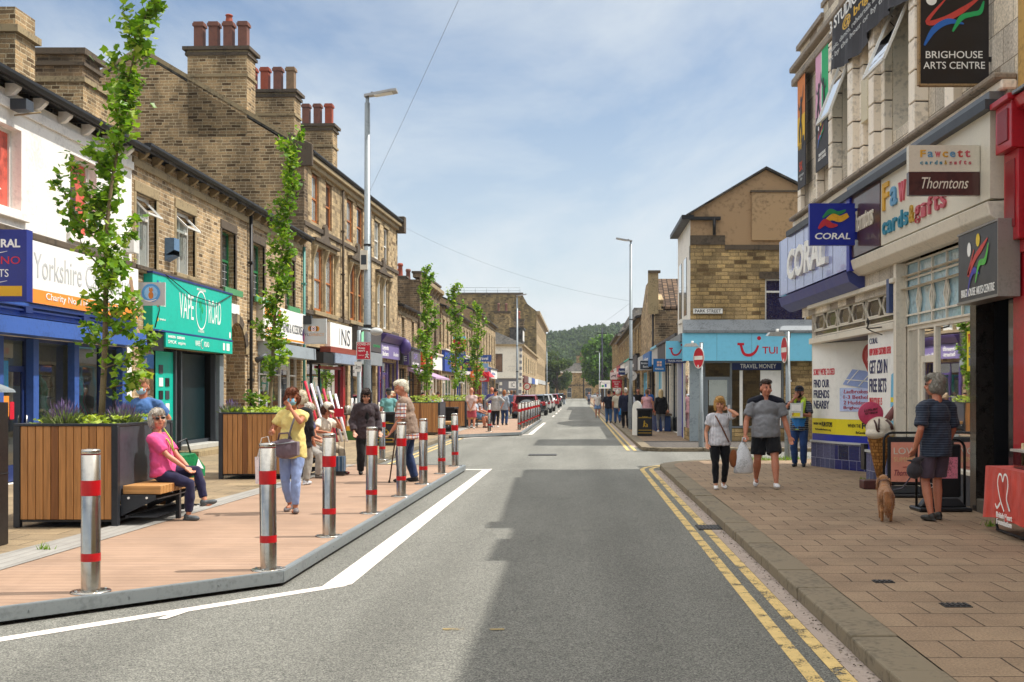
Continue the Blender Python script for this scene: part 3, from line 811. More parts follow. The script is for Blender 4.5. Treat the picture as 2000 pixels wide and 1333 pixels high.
# ------------------------------------------------------------------ left side of the street
# white charity shop
Y0 = 10.0
t = thing('terrace_house', 'white painted two storey shop with a blue shopfront and charity fascia', 'building', (-9.6, Y0, 0), PI2)
W = 24.75 - Y0; wn_ = [(7.9, 4.76, 9.85, 6.16), (11.75, 4.68, 12.95, 6.18), (4.2, 4.76, 6.0, 6.16)]
shell(t, W, 6.75, 9, wn_ + [(1.2, .11, W - .25, 2.62)], M_white_r, M_gable, .24, 9.2)
gable_roof(t, W, 9, 6.9, 9.3, oy=.3)
gutter(t, W, 6.86, bm=M_white_r)
M_poster = mat('red_poster', '#c95a4a', .5, 0, .25, .8)
for a, b, c, d in wn_:
    wv = window(t, a, b, c, d, .18, M_wframe, M_poster, 'none')
    mb = MB(); mb.disc((a + c) / 2 - .2, (b + d) / 2, .3, .5, .205, mat('poster_dark', '#43302e', .5)); mb.stroke([(a + .3, b + .3), (a + .7, b + .5), (c - .3, b + .35)], [.03, .06, .02], .205, M_wht); mb.build('poster_print', wv)
    mb = MB(); mb.box(a - .15, -.08, b - .16, c + .15, .06, b - .002, M_white_r); mb.build('window_sill', t, bevel=.01)
mb = MB(); mb.box(.2, -.1, 4.33, W, -.002, 4.45, M_dressd); mb.build('string_course', t, bevel=.02)
mb = fascia(t, 9.9, 3.22, W, 4.3, -.14, M_wht)
mb.rect(9.9, 3.22, W - .02, 3.46, -.143, M_orange)
mb.text('Yorkshire Cat Rescue', 10.0, 3.66, 14.3, 4.1, -.14, M_gry, 0, 0)
mb.text('Charity No. 116         yorkshire', 10.45, 3.27, 13.9, 3.43, -.145, M_wht)
for k, (u, z) in enumerate([(14.4, 3.75), (14.5, 3.55), (14.35, 3.9)]): mb.ell((u, -.14, z), (.12, .006, .22), mat('tabby_print', '#8a6c50', .6, 0, .5, 9), 10)
mb.build('fascia', t)
mb = MB(); mb.box(4, -.1, 2.96, W, -.002, 3.2, M_blue); mb.box(4, -.16, 3.05, W - .1, -.1, 3.08, M_navy); mb.box(4, -.17, 3.12, W - .1, -.1, 3.14, M_navy)
for u in (9.6, 11.9, 13.8): mb.box(u, -.2, 3.02, u + .25, -.1, 3.12, M_navy)
mb.build('shutter_box', t)
mb = MB(); mb.prism([(1, -.05, 2.95), (1, -.42, 2.9), (1, -.45, 2.62), (1, -.05, 2.62)], (W - 1.3, 0, 0), M_blue); mb.build('canopy', t)
shopfront(t, 1.2, W - .25, .11, 2.62, [('w', 4), ('w', 2.4), ('d', 1.1), ('w', 2.6), ('w', .9)], M_navy, .12, .62, M_blue, M_glass, 1.5, mat('pale_shop_wall', '#e0d3b8', .9))
for u in (9.0, 10.25, 11.9, 14.2): MB().box(u, -.02, .11, u + .2, .11, 2.6, M_blue).build('pilaster', t)
goods(t, 8.6, 10.0, .8, .5, 3, ['#d8d2c4', '#6f8f6a', '#c36d3a'], 5)
def mannequin(x, y, dress, label_m, z=.75):
    mb = MB(); mb.lathe([(.30, z), (.27, z + .35), (.13, z + .72), (.17, z + .95), (.12, z + 1.12), (.05, z + 1.18), (.05, z + 1.25)], dress, (x, y, 0), 16); mb.ell((x, y, z + .98), (.18, .12, .2), label_m, 12)
    mb.build('dressed_mannequin', t)
mannequin(11.55, .5, cloth('mint_dress', '#7fc0a0'), cloth('black_top', '#17161a'))
mannequin(13.1, .45, cloth('floral_dress', '#86b0a4', '#c9798a', 0, 9, .6), cloth('red_top', '#9d2740'))
mb = MB()
for k in range(6): mb.box(10.9, 1.2, 1.2 + k * .22, 11.9, 1.22, 1.215 + k * .22, M_blk); mb.box(12.9, 1.2, 1.1 + k * .22, 13.7, 1.22, 1.115 + k * .22, M_blk)
mb.box(10.92, 1.2, .9, 10.94, 1.22, 2.5, M_blk); mb.lathe([(.24, 1.78), (.14, 2.05), (.13, 2.05)], mat('lamp_shade_cloth', '#c5a264', .8), (11.7, 1.0, 0), 16)
mb.build('display_rack', t)
mb = MB(); mb.rect(9.42, 1.72, 9.6, 2.2, .10, mat('blue_notice', '#2c86b8', .5)); mb.rect(9.42, 1.25, 9.62, 1.6, .10, M_orange); mb.rect(9.4, .8, 9.56, 1.1, .10, M_wht); mb.rect(9.65, 1.2, 9.8, 1.5, .10, M_redp)
mb.build('window_notice', t)
mb = MB(); mb.box(9.35, -.32, 6.42, 9.62, -.05, 6.6, M_dgrey); mb.tube([(9.5, -.05, 6.35), (9.5, -.5, 6.4)], .015, M_dress, 6); mb.build('floodlight', t)
mb = MB(); mb.box(W - .45, -.22, 4.62, W - .15, -.002, 4.98, M_wframe); mb.build('alarm_box', t)

tsn = thing('projecting_sign', 'dark blue casino slots sign box with a yellow strip, jutting from the white shop', 'sign', (-9.6, 17.95, 3.08))
mb = MB(); mb.box(.12, 0, 0, 1.0, .2, 1.12, mat('sign_blue', '#16267e', .4, 0, .05)); mb.box(.0, .08, .3, .12, .12, .36, M_gutter); mb.box(.0, .08, .8, .12, .12, .86, M_gutter)
mb.rect(.13, .08, .93, .24, -.004, M_yellow if False else mat('gold_strip', '#d9a50c', .45)); mb.text('ADMIRAL', .16, .84, .9, .97, 0, M_wht, .03); mb.text('CASINO', .18, .58, .9, .7, 0, M_redp, 0); mb.text('SLOTS', .3, .38, .72, .5, 0, M_wht)
mb.stroke([(.3, .78), (.5, .75), (.7, .78)], [.005, .015, .005], 0, M_wht); mb.stroke([(.3, .32), (.5, .29), (.7, .32)], [.005, .015, .005], 0, M_wht)
mb.build('sign_box', tsn)
tsn = thing('projecting_sign', 'small white hanging sign with a round blue badge and orange cat beside the teal shop', 'sign', (-9.6, 24.9, 3.54))
mb = MB(); mb.box(.06, 0, 0, .66, .05, .5, M_gry); mb.box(0, .02, .4, .06, .04, .44, M_gutter)
mb.disc(.36, .27, .2, .2, 0, mat('badge_blue', '#4d94cf', .5)); mb.disc(.36, .27, .145, .145, -.003, mat('badge_pale', '#8ab9de', .5))
oc = mat('cat_orange', '#c2742a', .6); mb.disc(.36, .22, .055, .08, -.006, oc); mb.disc(.36, .33, .045, .042, -.008, oc); mb.poly([(.32, -.017, .36), (.33, -.017, .395), (.355, -.017, .365)], oc); mb.poly([(.4, -.017, .36), (.39, -.017, .395), (.365, -.017, .365)], oc)
mb.stroke([(.22, .12), (.34, .09), (.48, .13)], [.01, .03, .01], -.01, M_wht)
mb.build('sign_panel', tsn)

# stone building with the vape shop and the arch
Y1 = 24.77
t = thing('terrace_house', 'two storey stone shop row with a teal vape fascia and a cart arch', 'building', (-9.6, Y1, 0), PI2)
W = 15.4
wn_ = [(.22, 4.42, 1.42, 6.02), (2.72, 4.52, 4.05, 6.06), (6.22, 4.5, 7.45, 6.08), (9.2, 4.5, 10.42, 6.1), (13.05, 4.5, 14.15, 6.08)]
AX0, AX1, AZ = 6.62, 8.38, 2.75
ops = wn_ + [(.55, .11, 6.35, 2.7), (AX0, .0, AX1, AZ + .88), (9.75, .11, 15.0, 3.0)]
shell(t, W, 6.9, 9, ops, M_stone, M_gable, .24, 9.3)
gable_roof(t, W, 9, 7.0, 9.4, oy=.3)
gutter(t, W, 6.98, gap=.8)
for i, (a, b, c, d) in enumerate(wn_):
    surround(t, a, b, c, d, M_dress if i < 2 else M_dressd, .12, .24, .14)
    if i < 2:
        wv = window(t, a, b, c, d, .17, M_wframe, M_pale, 'top', vm=1)
        mb = MB(); zt = b + (d - b) * .72; x0_, x1_ = a + .08, (a + c) / 2 + (.35 if i == 0 else .4)
        p = [(x0_, .16, d - .06), (x1_, .16, d - .06), (x1_, -.22, zt), (x0_, -.22, zt)]
        for q in range(4):
            bar(mb, p[q], p[(q + 1) % 4], .028, M_wframe)
        mb.build('open_sash', wv)
        mb = MB(); mb.poly(p, M_glassr); mb.build('sash_pane', wv)
    else:
        wv = window(t, a, b, c, d, .19, M_gframe, M_pane, 'sash', vm=1)
        mb = MB()
        for k in range(4): mb.box(a + .08, .214, b + .1 + k * .2, c - .08, .222, b + .112 + k * .2, M_gry)
        for k in range(3): mb.box(a + .1 + (c - a - .2) * (k + .5) / 3, .212, b + .08, a + .112 + (c - a - .2) * (k + .5) / 3, .221, b + (d - b) * .48, M_gry)
        mb.build('leading', wv)
        mb = MB(); mb.box(a - .2, -.16, b - .17, c + .2, -.1, b - .005, mat('pale_green_sill', '#4c8d5c', .6)); mb.build('painted_sill', t)
mb = MB(); mb.box(1.95, -.22, 4.85, 2.3, -.002, 5.25, mat('blue_alarm', '#5a7896', .5)); mb.prism([(1.95, -.22, 4.85), (2.3, -.22, 4.85), (2.3, -.002, 4.72), (1.95, -.002, 4.72)], (0, 0, .12), mat('blue_alarm', '#5a7896')); mb.build('alarm_box', t)
mb = MB(); mb.box(0, -.12, 4.34, 6.7, -.002, 4.42, M_dressd); mb.build('string_course', t)
# arch head, voussoirs and the dark passage
mb = MB(); n = 14; cx = (AX0 + AX1) / 2; rr = (AX1 - AX0) / 2
pts = [(cx + rr * math.cos(math.pi * k / n), AZ + .86 * math.sin(math.pi * k / n)) for k in range(n + 1)]
for k in range(n):
    (a, za), (b, zb) = pts[k], pts[k + 1]
    mb.poly([(b, 0, zb), (a, 0, za), (a, 0, AZ + .88), (b, 0, AZ + .88)], M_stone); mb.poly([(a, 0, za), (b, 0, zb), (b, 3, zb), (a, 3, za)], M_stone)
mb.build('arch_head', t)
mb = MB()
for k in range(n):
    a0, a1 = math.pi * k / n, math.pi * (k + 1) / n
    q = [(cx + (rr + e) * math.cos(a), AZ + (.86 + e) * math.sin(a)) for a, e in ((a0, 0), (a0, .26), (a1, .26), (a1, 0))]
    mb.prism([(x, -.045, z) for x, z in q], (0, .04, 0), M_dressd if k % 3 else M_dress)
mb.build('voussoirs', t, bevel=.008)
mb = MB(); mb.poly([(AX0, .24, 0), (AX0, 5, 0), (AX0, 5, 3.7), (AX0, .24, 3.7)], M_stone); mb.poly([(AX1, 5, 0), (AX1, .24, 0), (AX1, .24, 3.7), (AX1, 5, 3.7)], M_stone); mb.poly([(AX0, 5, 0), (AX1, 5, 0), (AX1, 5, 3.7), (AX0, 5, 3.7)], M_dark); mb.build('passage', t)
mb = MB(); mb.box(6.75, -.03, 3.85, 7.75, -.002, 4.12, M_wht); mb.build('name_stone', t)
mb = fascia(t, .65, 3.07, 6.45, 4.3, -.2, M_teal, frame=mat('fascia_navy', '#23306f', .5))
mb.text('VAPE', 2.35, 3.42, 3.35, 4.02, -.2, M_wht, -.005); mb.text('ROAD', 4.5, 3.42, 5.5, 4.02, -.2, M_wht, -.005)
for k in range(40):
    a0, a1 = 2 * math.pi * k / 40, 2 * math.pi * (k + 1) / 40
    mb.poly([(3.92 + r_ * math.cos(a), -.206, 3.7 + r_ * 1.18 * math.sin(a)) for a, r_ in ((a0, .38), (a0, .415), (a1, .415), (a1, .38))], M_wht)
mb.text('VAPOURS & LIQUIDS', 3.58, 4.17, 4.26, 4.24, -.2, M_wht); mb.text('E-LIQUIDS', 3.7, 3.14, 4.14, 3.21, -.2, M_wht)
mb.stroke([(3.92, 3.45), (3.9, 3.7), (3.98, 3.95)], [.05, .03, .02], -.2, M_green); mb.ell((3.84, -.2, 3.85), (.06, .005, .1), M_green, 8); mb.ell((4.02, -.2, 3.72), (.06, .005, .1), M_green, 8)
for z, tx, cc in ((4.12, 'vaperoad', '#2d5aa0'), (3.62, 'vaperoad', '#b0452a'), (3.3, 'vaperoad.co.uk', '#d8a52a')):
    mb.disc(.95, z, .05, .05, -.2, mat('icon_' + cc[1:], cc)); mb.text(tx, 1.06, z - .03, 1.45, z + .035, -.2, M_wht)
mb.disc(6.28, 3.2, .08, .09, -.2, M_wht)
mb.build('fascia', t)
mb = MB(); mb.box(1.35, -.24, 2.70, 6.38, -.002, 3.02, M_teal)
mb.text('INNOKIN   GEEKVAPE', 1.5, 2.91, 2.6, 2.97, -.24, M_wht, .03); mb.text('SMOK  aspire', 1.5, 2.76, 2.65, 2.86, -.24, M_wht); mb.text('VAPE', 3.35, 2.8, 3.72, 2.93, -.24, M_wht); mb.text('ROAD', 4.02, 2.8, 4.4, 2.93, -.24, M_wht)
mb.disc(3.87, 2.865, .11, .12, -.24, M_wht, 20); mb.disc(3.87, 2.865, .09, .1, -.248, M_teal, 20)
mb.box(5.55, -.247, 2.77, 5.7, -.24, 2.96, M_wht); mb.box(5.85, -.247, 2.77, 6.1, -.24, 2.96, M_wht)
mb.build('shutter_sign', t)
mb = MB(); mb.box(.56, -.2, 2.6, 1.34, -.002, 3.0, M_blk); mb.build('shutter_box', t)
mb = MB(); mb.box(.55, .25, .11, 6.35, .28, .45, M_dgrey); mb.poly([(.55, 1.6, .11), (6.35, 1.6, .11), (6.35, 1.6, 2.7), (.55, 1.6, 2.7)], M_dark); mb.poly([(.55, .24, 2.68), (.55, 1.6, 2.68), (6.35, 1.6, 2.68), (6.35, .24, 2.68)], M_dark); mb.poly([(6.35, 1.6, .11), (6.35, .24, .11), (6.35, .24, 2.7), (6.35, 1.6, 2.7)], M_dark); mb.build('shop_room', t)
mb = MB(); mb.rect(.75, .5, 1.75, 2.6, .16, M_glassr); mb.build('shop_window', t)
mb = MB(); mb.rect(1.75, .3, 2.9, 2.62, .14, M_teal)
for k in range(9): mb.box(1.95 + (k % 2) * .42, .125, .9 + (k // 2) * .3, 2.2 + (k % 2) * .42, .139, 1.1 + (k // 2) * .3, [M_wht, M_blk, M_dgrey][k % 3])
mb.build('window_graphic', t)
for u in (.6, 2.9, 3.28): MB().box(u, .08, .11, u + .1, .2, 2.66, M_dgrey).build('door_post', t)
mb = MB(); mb.box(5.9, .08, .11, 5.98, .2, 2.66, M_dgrey); mb.box(5.98, -.02, .11, 6.33, .2, 2.66, mat('silver_pilaster', '#7d868c', .45, .3)); mb.build('shop_frame', t)
mb = MB(); mb.box(3.4, .35, .34, 5.88, .4, 2.64, mat('dark_teal_door', '#0d2327', .35, 0, .2, 2)); d_ = mb.build('door', t)
mb = MB(); mb.tube([(3.6, .3, 1.1), (3.6, .3, 1.5)], .02, M_steel, 8); mb.build('handle', d_)
mb = MB(); mb.box(3.0, -.45, .1, 6.1, .35, .24, M_dress); mb.box(3.3, -.12, .24, 5.9, .35, .36, mat('pale_step', '#a9a79f', .8)); mb.build('step', t, bevel=.01)
mb = MB(); mb.tube([(1.4, -.22, 4.34), (3.0, -.26, 4.0), (5.0, -.25, 3.95), (6.4, -.22, 4.3)], .012, M_gutter, 6); mb.tube([(.9, -.22, 3.95), (.98, -.23, 3.5), (.75, -.22, 3.1)], .012, M_gutter, 6); mb.build('cable', t)
downpipe(t, 8.68, 0.1, 6.9); downpipe(t, 15.15, 0.1, 6.7, mat('teal_pipe', '#4f8c82', .5))
mb = fascia(t, 9.75, 3.32, 15.1, 4.34, -.16, M_wht); 
mb.box(9.55, -.2, 3.2, 9.75, -.002, 4.5, mat('pale_pilaster', '#bdb7ab', .6))
for (u, z, a, b) in ((9.85, 3.92, .75, .34), (10.7, 3.98, .5, .26), (11.5, 3.9, .3, .36)): mb.rect(u, z, u + a, z + b, -.163, M_orange)
mb.rect(11.45, 3.95, 11.75, 4.25, -.166, M_redp); mb.text('FONE', 9.95, 3.45, 10.65, 3.66, -.16, M_orange, .02); mb.text('REPAIRS & ACCESSORIES', 12.0, 3.6, 14.6, 3.9, -.16, M_dgrey); mb.rect(9.85, 3.34, 15.0, 3.4, -.164, M_orange)
mb.disc(14.75, 3.62, .14, .22, -.16, M_purple); mb.disc(14.85, 3.55, .1, .16, -.165, M_redp)
mb.build('fascia', t)
mb = MB(); mb.prism([(9.7, -.002, 3.2), (9.7, -.5, 3.16), (9.7, -.52, 2.78), (9.7, -.002, 2.78)], (5.4, 0, 0), mat('grey_canopy', '#9aa3a8', .5, .2)); mb.build('canopy', t)
shopfront(t, 9.75, 15.0, .11, 3.0, [('w', .6), ('w', 2.4), ('d', 1.1), ('w', 1.0)], M_wframe, .14, .7, M_wht, M_glass, 2.4, None, .09, 2.2)
goods(t, 10.4, 12.6, .9, .4, 8, ['#c9c3d8', '#b8b8c0', '#4d3a55', '#e5e2e0'], 9, .8)
mb = MB(); mb.tube([(9.2, -.1, 2.6), (9.4, -.3, 2.75), (9.3, -.35, 2.5)], .09, M_dgrey, 8); mb.build('wall_lamp', t)
mb = MB(); mb.box(14.7, -.42, 4.0, 15.0, -.1, 4.3, M_blk); mb.tube([(14.85, -.1, 4.15), (14.85, -.002, 4.15)], .03, M_gutter, 6); mb.build('floodlight', t)

tsn = thing('projecting_sign', 'white square sign with an orange eye emblem, projecting below the tall stone block', 'sign', (-9.6, 39.6, 3.33))
mb = MB(); mb.box(.06, 0, 0, .92, .16, .87, M_gry); mb.box(0, .06, .4, .06, .1, .46, M_gutter)
ey = mat('eye_orange', '#d98a25', .5)
for u in (.36, .42, .56, .62): mb.disc(u, .52, .07, .09, 0, ey)
mb.disc(.49, .52, .09, .1, -.004, M_wht); mb.disc(.49, .52, .065, .075, -.008, M_redp); mb.disc(.49, .52, .045, .052, -.012, M_wht); mb.disc(.49, .52, .025, .03, -.015, M_dgrey)
mb.text('FYL', .12, .27, .34, .36, 0, M_dgrey); mb.text('DIRECT', .35, .27, .86, .36, 0, mat('pale_orange', '#c98f5a', .5))
mb.build('sign_box', tsn)

# tall three storey stone block
t = thing('terrace_house', 'tall three storey stone block with a big blank gable and rows of chimney pots', 'building', (-9.6, 40.2, 0), PI2 - .036)
W = 17.0; D = 11.6; H = 10.05
top = [(1.1, 7.8, 2.05, 9.55), (3.05, 7.82, 3.95, 9.55), (6.4, 7.82, 7.45, 9.52), (8.15, 7.8, 9.3, 9.5), (11.65, 7.72, 12.75, 9.4), (13.7, 7.7, 14.65, 9.38)]
mid = [(1.35, 2.6), (2.95, 4.15), (6.85, 7.9), (8.25, 9.3), (12.15, 13.1), (13.4, 14.55)]
mz = (4.62, 6.95)
shop = [(.4, .11, 6.5, 3.3), (7.0, .11, 11.9, 3.3), (12.3, .11, 16.8, 3.1)]
shell(t, W, H, D, top + [(a, mz[0], b, mz[1]) for a, b in mid] + shop, M_stone2, M_gable, .26, 13.55)
gable_roof(t, W, D, H + .05, 13.55, oy=.25, coping=(-.03, W - .3))
gutter(t, W, H + .02, gap=30, y=-.3, brackets=False)
mb = MB(); mb.box(0, -.28, H - .22, W, -.002, H - .05, M_dress); mb.box(0, -.16, H - .4, W, -.002, H - .22, M_dress)
mb.box(0, -.07, 7.5, W, -.002, 7.68, M_dressd); mb.box(0, -.09, 4.42, W, -.002, 4.58, M_dressd); mb.build('cornice', t, bevel=.02)
mb = MB(); mb.prism([(-.14, -.35, H - .5), (-.14, -.35, H + .25), (-.14, .5, H + .7), (-.14, .5, H - .5)], (.14, 0, 0), M_dressd); mb.build('kneeler', t, bevel=.02); MB().box(W - .35, -.42, H - .5, W + .1, -.002, H + .3, M_dressd).build('kneeler', t, bevel=.02)
mb = MB(); mb.box(-.02, -.03, 3.5, .45, .6, H - .5, M_soot); mb.build('corner_quoins', t)
for i, (a, b, c, d) in enumerate(top):
    window(t, a, b, c, d, .08, M_wood if i < 4 else M_wframe, M_pane if i % 2 else M_pale, 'sash', .09)
    mb = MB(); mb.box(a - .1, -.05, d, c + .1, .06, d + .2, M_dress); mb.build('lintel', t)
for i in range(3):
    (a, b), (c, d) = mid[2 * i], mid[2 * i + 1]
    for q in (mid[2 * i], mid[2 * i + 1]):
        window(t, q[0], mz[0], q[1], mz[1], .08, M_wood if i < 2 else M_wframe, M_pale if i != 1 else M_pane, 'sash', .1)
    mb = MB(); z = mz[1]
    mb.box(a - .28, -.1, z + .02, d + .28, .05, z + .16, M_dress); mb.box(a - .36, -.2, z + .16, d + .36, .05, z + .28, M_dressd)
    e = (a + d) / 2; mb.prism([(e - .75, -.12, z + .28), (e + .75, -.12, z + .28), (e + .3, -.12, z + .5), (e + .28, -.12, z + .82), (e + .12, -.12, z + .95), (e - .12, -.12, z + .95), (e - .28, -.12, z + .82), (e - .3, -.12, z + .5)], (0, .11, 0), M_dressd)
    for u in (a - .22, (b + c) / 2, d + .22):
        mb.box(u - .09, -.06, mz[0], u + .09, .02, z + .02, M_dress); mb.prism([(u - .08, -.06, z - .55), (u - .08, -.22, z), (u - .08, -.06, z)], (.16, 0, 0), M_dress)
    mb.box(a - .3, -.14, mz[0] - .16, d + .3, .04, mz[0] - .01, M_dress)
    mb.build('window_surround', t, bevel=.012)
downpipe(t, 5.4, 4.4, H - .3, M_dressd); downpipe(t, 10.4, 4.4, H - .3, M_dressd)
chimney(t, .0, 2.0, .95, 4.1, 10.6, 13.75, 4, 'y', M_gable, 1.0, (0, 0, 0, 0), 1)
chimney(t, 5.9, 2.0, 6.8, 4.1, 10.6, 13.8, 4, 'y', M_gable, 1.0, (2, 0, 1, 1))
chimney(t, 12.0, 2.0, 12.9, 4.1, 10.6, 13.85, 4, 'y', M_gable, 1.0, (1, 0, 0, 0))
mb = fascia(t, 3.0, 3.38, 6.5, 4.3, -.18, M_wht); mb.text('NS', 4.75, 3.5, 6.15, 4.14, -.18, M_dgrey); mb.text('I', 4.35, 3.5, 4.5, 4.14, -.18, M_dgrey, 0, .4); mb.build('fascia', t)
mb = MB(); mb.box(2.2, -.4, 3.15, 6.4, -.002, 3.36, mat('red_brown_awning_box', '#8a3c2a', .5)); mb.box(.8, -.5, 2.7, 2.3, -.002, 3.1, M_blk); mb.box(2.3, -.55, 2.75, 6.6, -.002, 3.12, mat('slate_blue_cover', '#8792a3', .6, 0, .2, 1.5)); mb.build('canopy', t)
shopfront(t, .4, 6.5, .11, 3.3, [('d', 1.1), ('d', 1.0), ('w', 3.2)], M_blk, .16, .5, M_red, M_glassr, 2.4)
mb = MB(); mb.box(5.85, .02, .11, 6.2, .15, 2.7, M_red); mb.box(2.6, .08, 2.55, 5.85, .15, 2.66, M_red); mb.build('pilaster', t)
mb = fascia(t, 7.3, 3.45, 11.9, 4.4, -.25, mat('charcoal_board', '#4a4543', .6, 0, .2, 2)); mb.disc(8.1, 4.0, .32, .32, -.25, mat('mint_disc', '#8fd9ac', .5)); mb.text('opticians', 10.2, 3.62, 11.6, 3.8, -.25, M_green); mb.build('fascia', t)
mb = MB(); mb.box(7.0, -.3, 2.85, 11.9, -.002, 3.4, mat('grey_panel', '#8d9295', .5, .1)); mb.build('canopy', t)
shopfront(t, 7.0, 11.9, .11, 2.85, [('d', 1), ('w', 2), ('w', 1.6)], M_dgrey, .16, .5, M_dgrey, M_glassr, 2.4)
goods(t, 8.3, 11.6, .7, .4, 5, ['#b85a66', '#8a3040', '#d9d5d0', '#30456f'], 9, 1.3)
mb = fascia(t, 12.3, 3.25, 16.8, 3.95, -.16, M_lilac); mb.text('Legends\nBarbers', 12.6, 3.35, 14.0, 3.85, -.16, M_wht, .02); mb.text('& salon', 15.2, 3.4, 16.4, 3.6, -.16, M_wht); mb.build('fascia', t)
mb = MB(); mb.prism([(12.2, -.002, 4.4), (12.2, -.45, 4.35), (12.2, -.4, 4.22), (12.2, -.22, 3.98), (12.2, -.002, 3.98)], (4.75, 0, 0), M_purple); mb.ell((16.7, -.45, 3.9), (.2, .3, .4), M_purple, 10)
for u in (12.25, 16.62): mb.box(u, -.08, .11, u + .2, -.002, 3.24, M_purple)
mb.build('cornice', t, bevel=.015)
shopfront(t, 12.3, 16.8, .11, 3.1, [('w', 1.6), ('d', 1), ('w', 1.6)], M_purple, .14, .55, M_purple, M_glassr, 2.4)

# old chimney stacks and gables behind the white shop
t = thing('back_building', 'sooty stone rear block with a broad chimney behind the white shop roof', 'building', (-19.4, 34, 0))
mb = MB(); mb.box(0, 0, 0, 4.75, 1.2, 11.3, M_soot); mb.box(-.1, -.1, 11.3, 4.85, 1.3, 11.4, M_dressd); mb.box(-.02, -.02, 11.4, 4.77, 1.22, 11.62, M_soot); mb.box(-.15, -.15, 11.62, 4.9, 1.35, 11.8, M_dressd); mb.build('wall', t)
mb = MB()
for k in range(5): mb.lathe([(.16, 11.8), (.16, 11.95), (.1, 11.98)], M_pot[2], (.5 + k * .9, .6, 0), 10)
mb.build('chimney_pot', t)
t = thing('back_building', 'small flat topped stone outhouse catching sun beside the big gable', 'building', (-15.9, 34.8, 0))
mb = MB(); mb.box(0, -1.6, 0, 1.62, 1.2, 10.6, M_gable); mb.box(-.08, -1.68, 10.6, 1.7, 1.28, 10.75, M_dress); mb.build('wall', t)
t = thing('chimney_stack', 'tall stone chimney stack cut off by the left edge of the picture', 'chimney', (-13.58, 24.6, 6.8))
mb = MB(); mb.box(0, 0, 0, 1.55, .9, 2.55, M_gable); mb.build('shaft', t)
mb = MB(); mb.box(-.1, -.1, 2.55, 1.65, 1.0, 2.7, M_dress); mb.box(0, 0, 2.7, 1.55, .9, 3.1, M_gable); mb.build('cap', t)
# ------------------------------------------------------------------ right side: the tiled arts centre block
M_tile = masonry('faience_tiles', '#e4d9c8', '#d6c9b6', '#7d7163', .3, .62, .44, .006, .004)
M_tiled = mat('faience_plain', '#dfd3c1', .6, 0, .25, 1.5, .3, 14)
M_tileg = mat('grimy_faience', '#7d7163', .7, 0, .45, 1.8, .4, 14)
M_joint = mat('dark_joint', '#4d443a', .9)
def xf(Y): return 5.22 - .029 * (Y - 15.36)
AN = math.atan2(-1, .029)
t = thing('arts_centre', 'pale faience tiled art deco block of shops with vertical dance banners', 'building', (xf(25.4), 25.4, 0), AN)
arts = t
W = 11.6; H = 8.95; D = 14
up = [(1.1, 5.95, 1.95, 8.3), (3.45, 5.9, 4.45, 8.2), (6.65, 5.9, 7.85, 8.1)]
gr = [(.94, .0, 6.85, 3.5), (6.95, .0, 10.15, 3.5), (10.35, .11, 11.45, 3.3)]
mb = MB()
wall_mb(mb, W, 3.5, H, up + [(6.95, 3.3, 10.15, 3.85)], M_tile, 0, .35, 0, M_tiled); wall_mb(mb, W, 0, 3.5, gr, M_tile, 0, .35, .94, M_tiled)
mb.poly([(0, 0, 3.5), (0, 0, H), (0, D, H), (0, D, 3.5)], M_stoneR); mb.poly([(.93, .0, 0), (.93, 0, 3.5), (.93, D, 3.5), (.93, D, 0)], M_stoneR); mb.poly([(0, 0, 3.5), (0, D, 3.5), (.93, D, 3.5), (.93, 0, 3.5)], M_tileg); mb.poly([(W, 0, 0), (W, D, 0), (W, D, H), (W, 0, H)], M_stoneR); mb.poly([(W, D, 0), (0, D, 0), (0, D, H), (W, D, H)], M_stoneR); mb.poly([(0, 0, H), (W, 0, H), (W, D, H), (0, D, H)], M_tileg)
mb.build('wall', t)
mb = MB()
mb.box(-.12, -.22, 8.42, W, -.002, 8.58, M_tileg); mb.box(-.06, -.14, 8.58, W, -.002, 8.72, M_tiled); mb.box(-.14, -.26, 8.72, W, -.002, 8.84, M_tileg)
mb.build('cornice', t, bevel=.02)
mb = MB()
mb.box(0, -.04, 8.84, 2.2, .5, 9.2, M_tile); mb.box(-.08, -.12, 9.2, 2.24, .58, 9.3, M_tileg)
mb.box(2.2, -.06, 8.84, 9.9, .5, 9.42, M_tile); mb.box(2.12, -.1, 9.42, 9.96, .58, 9.52, M_tileg)
mb.box(9.9, -.08, 8.84, 10.5, .5, 9.62, M_tile); mb.box(9.84, -.12, 9.62, 10.56, .58, 9.7, M_tileg); mb.box(10.5, -.06, 8.84, W, .5, 9.3, M_tile)
mb.build('parapet', t)
mb = MB()
for (a, b, pr) in ((0, .3, .1), (1.95, 2.05, .16), (3.15, 3.44, .2), (4.5, 4.78, .14), (4.78, 5.12, .26), (5.12, 5.36, .14), (5.36, 5.9, .05), (5.9, 6.12, .14), (6.12, 6.42, .26), (6.42, 6.62, .14), (7.9, 8.12, .14), (8.12, 8.4, .22), (9.4, 9.75, .12)):
    z = 5.5 if a < 9 else 5.55
    k = 0
    mb = MB()
    while z < 8.38:
        z2 = min(z + .47, 8.4)
        mb.box(a + .002 * (k % 2), -pr, z, b - .002 * (k % 2), -.001, z2 - .022, M_tiled); mb.box(a + .01, -pr + .02, z2 - .022, b - .01, -.001, z2, M_joint); z = z2; k += 1
    mb.build('pier', t, bevel=.01)
mb = MB(); mb.box(-.05, -.2, 5.3, W, -.002, 5.42, M_tiled); mb.box(-.02, -.12, 5.2, W, -.002, 5.3, M_tileg); mb.box(0, -.3, 5.42, W, -.002, 5.5, M_tileg); mb.build('string_course', t, bevel=.02)
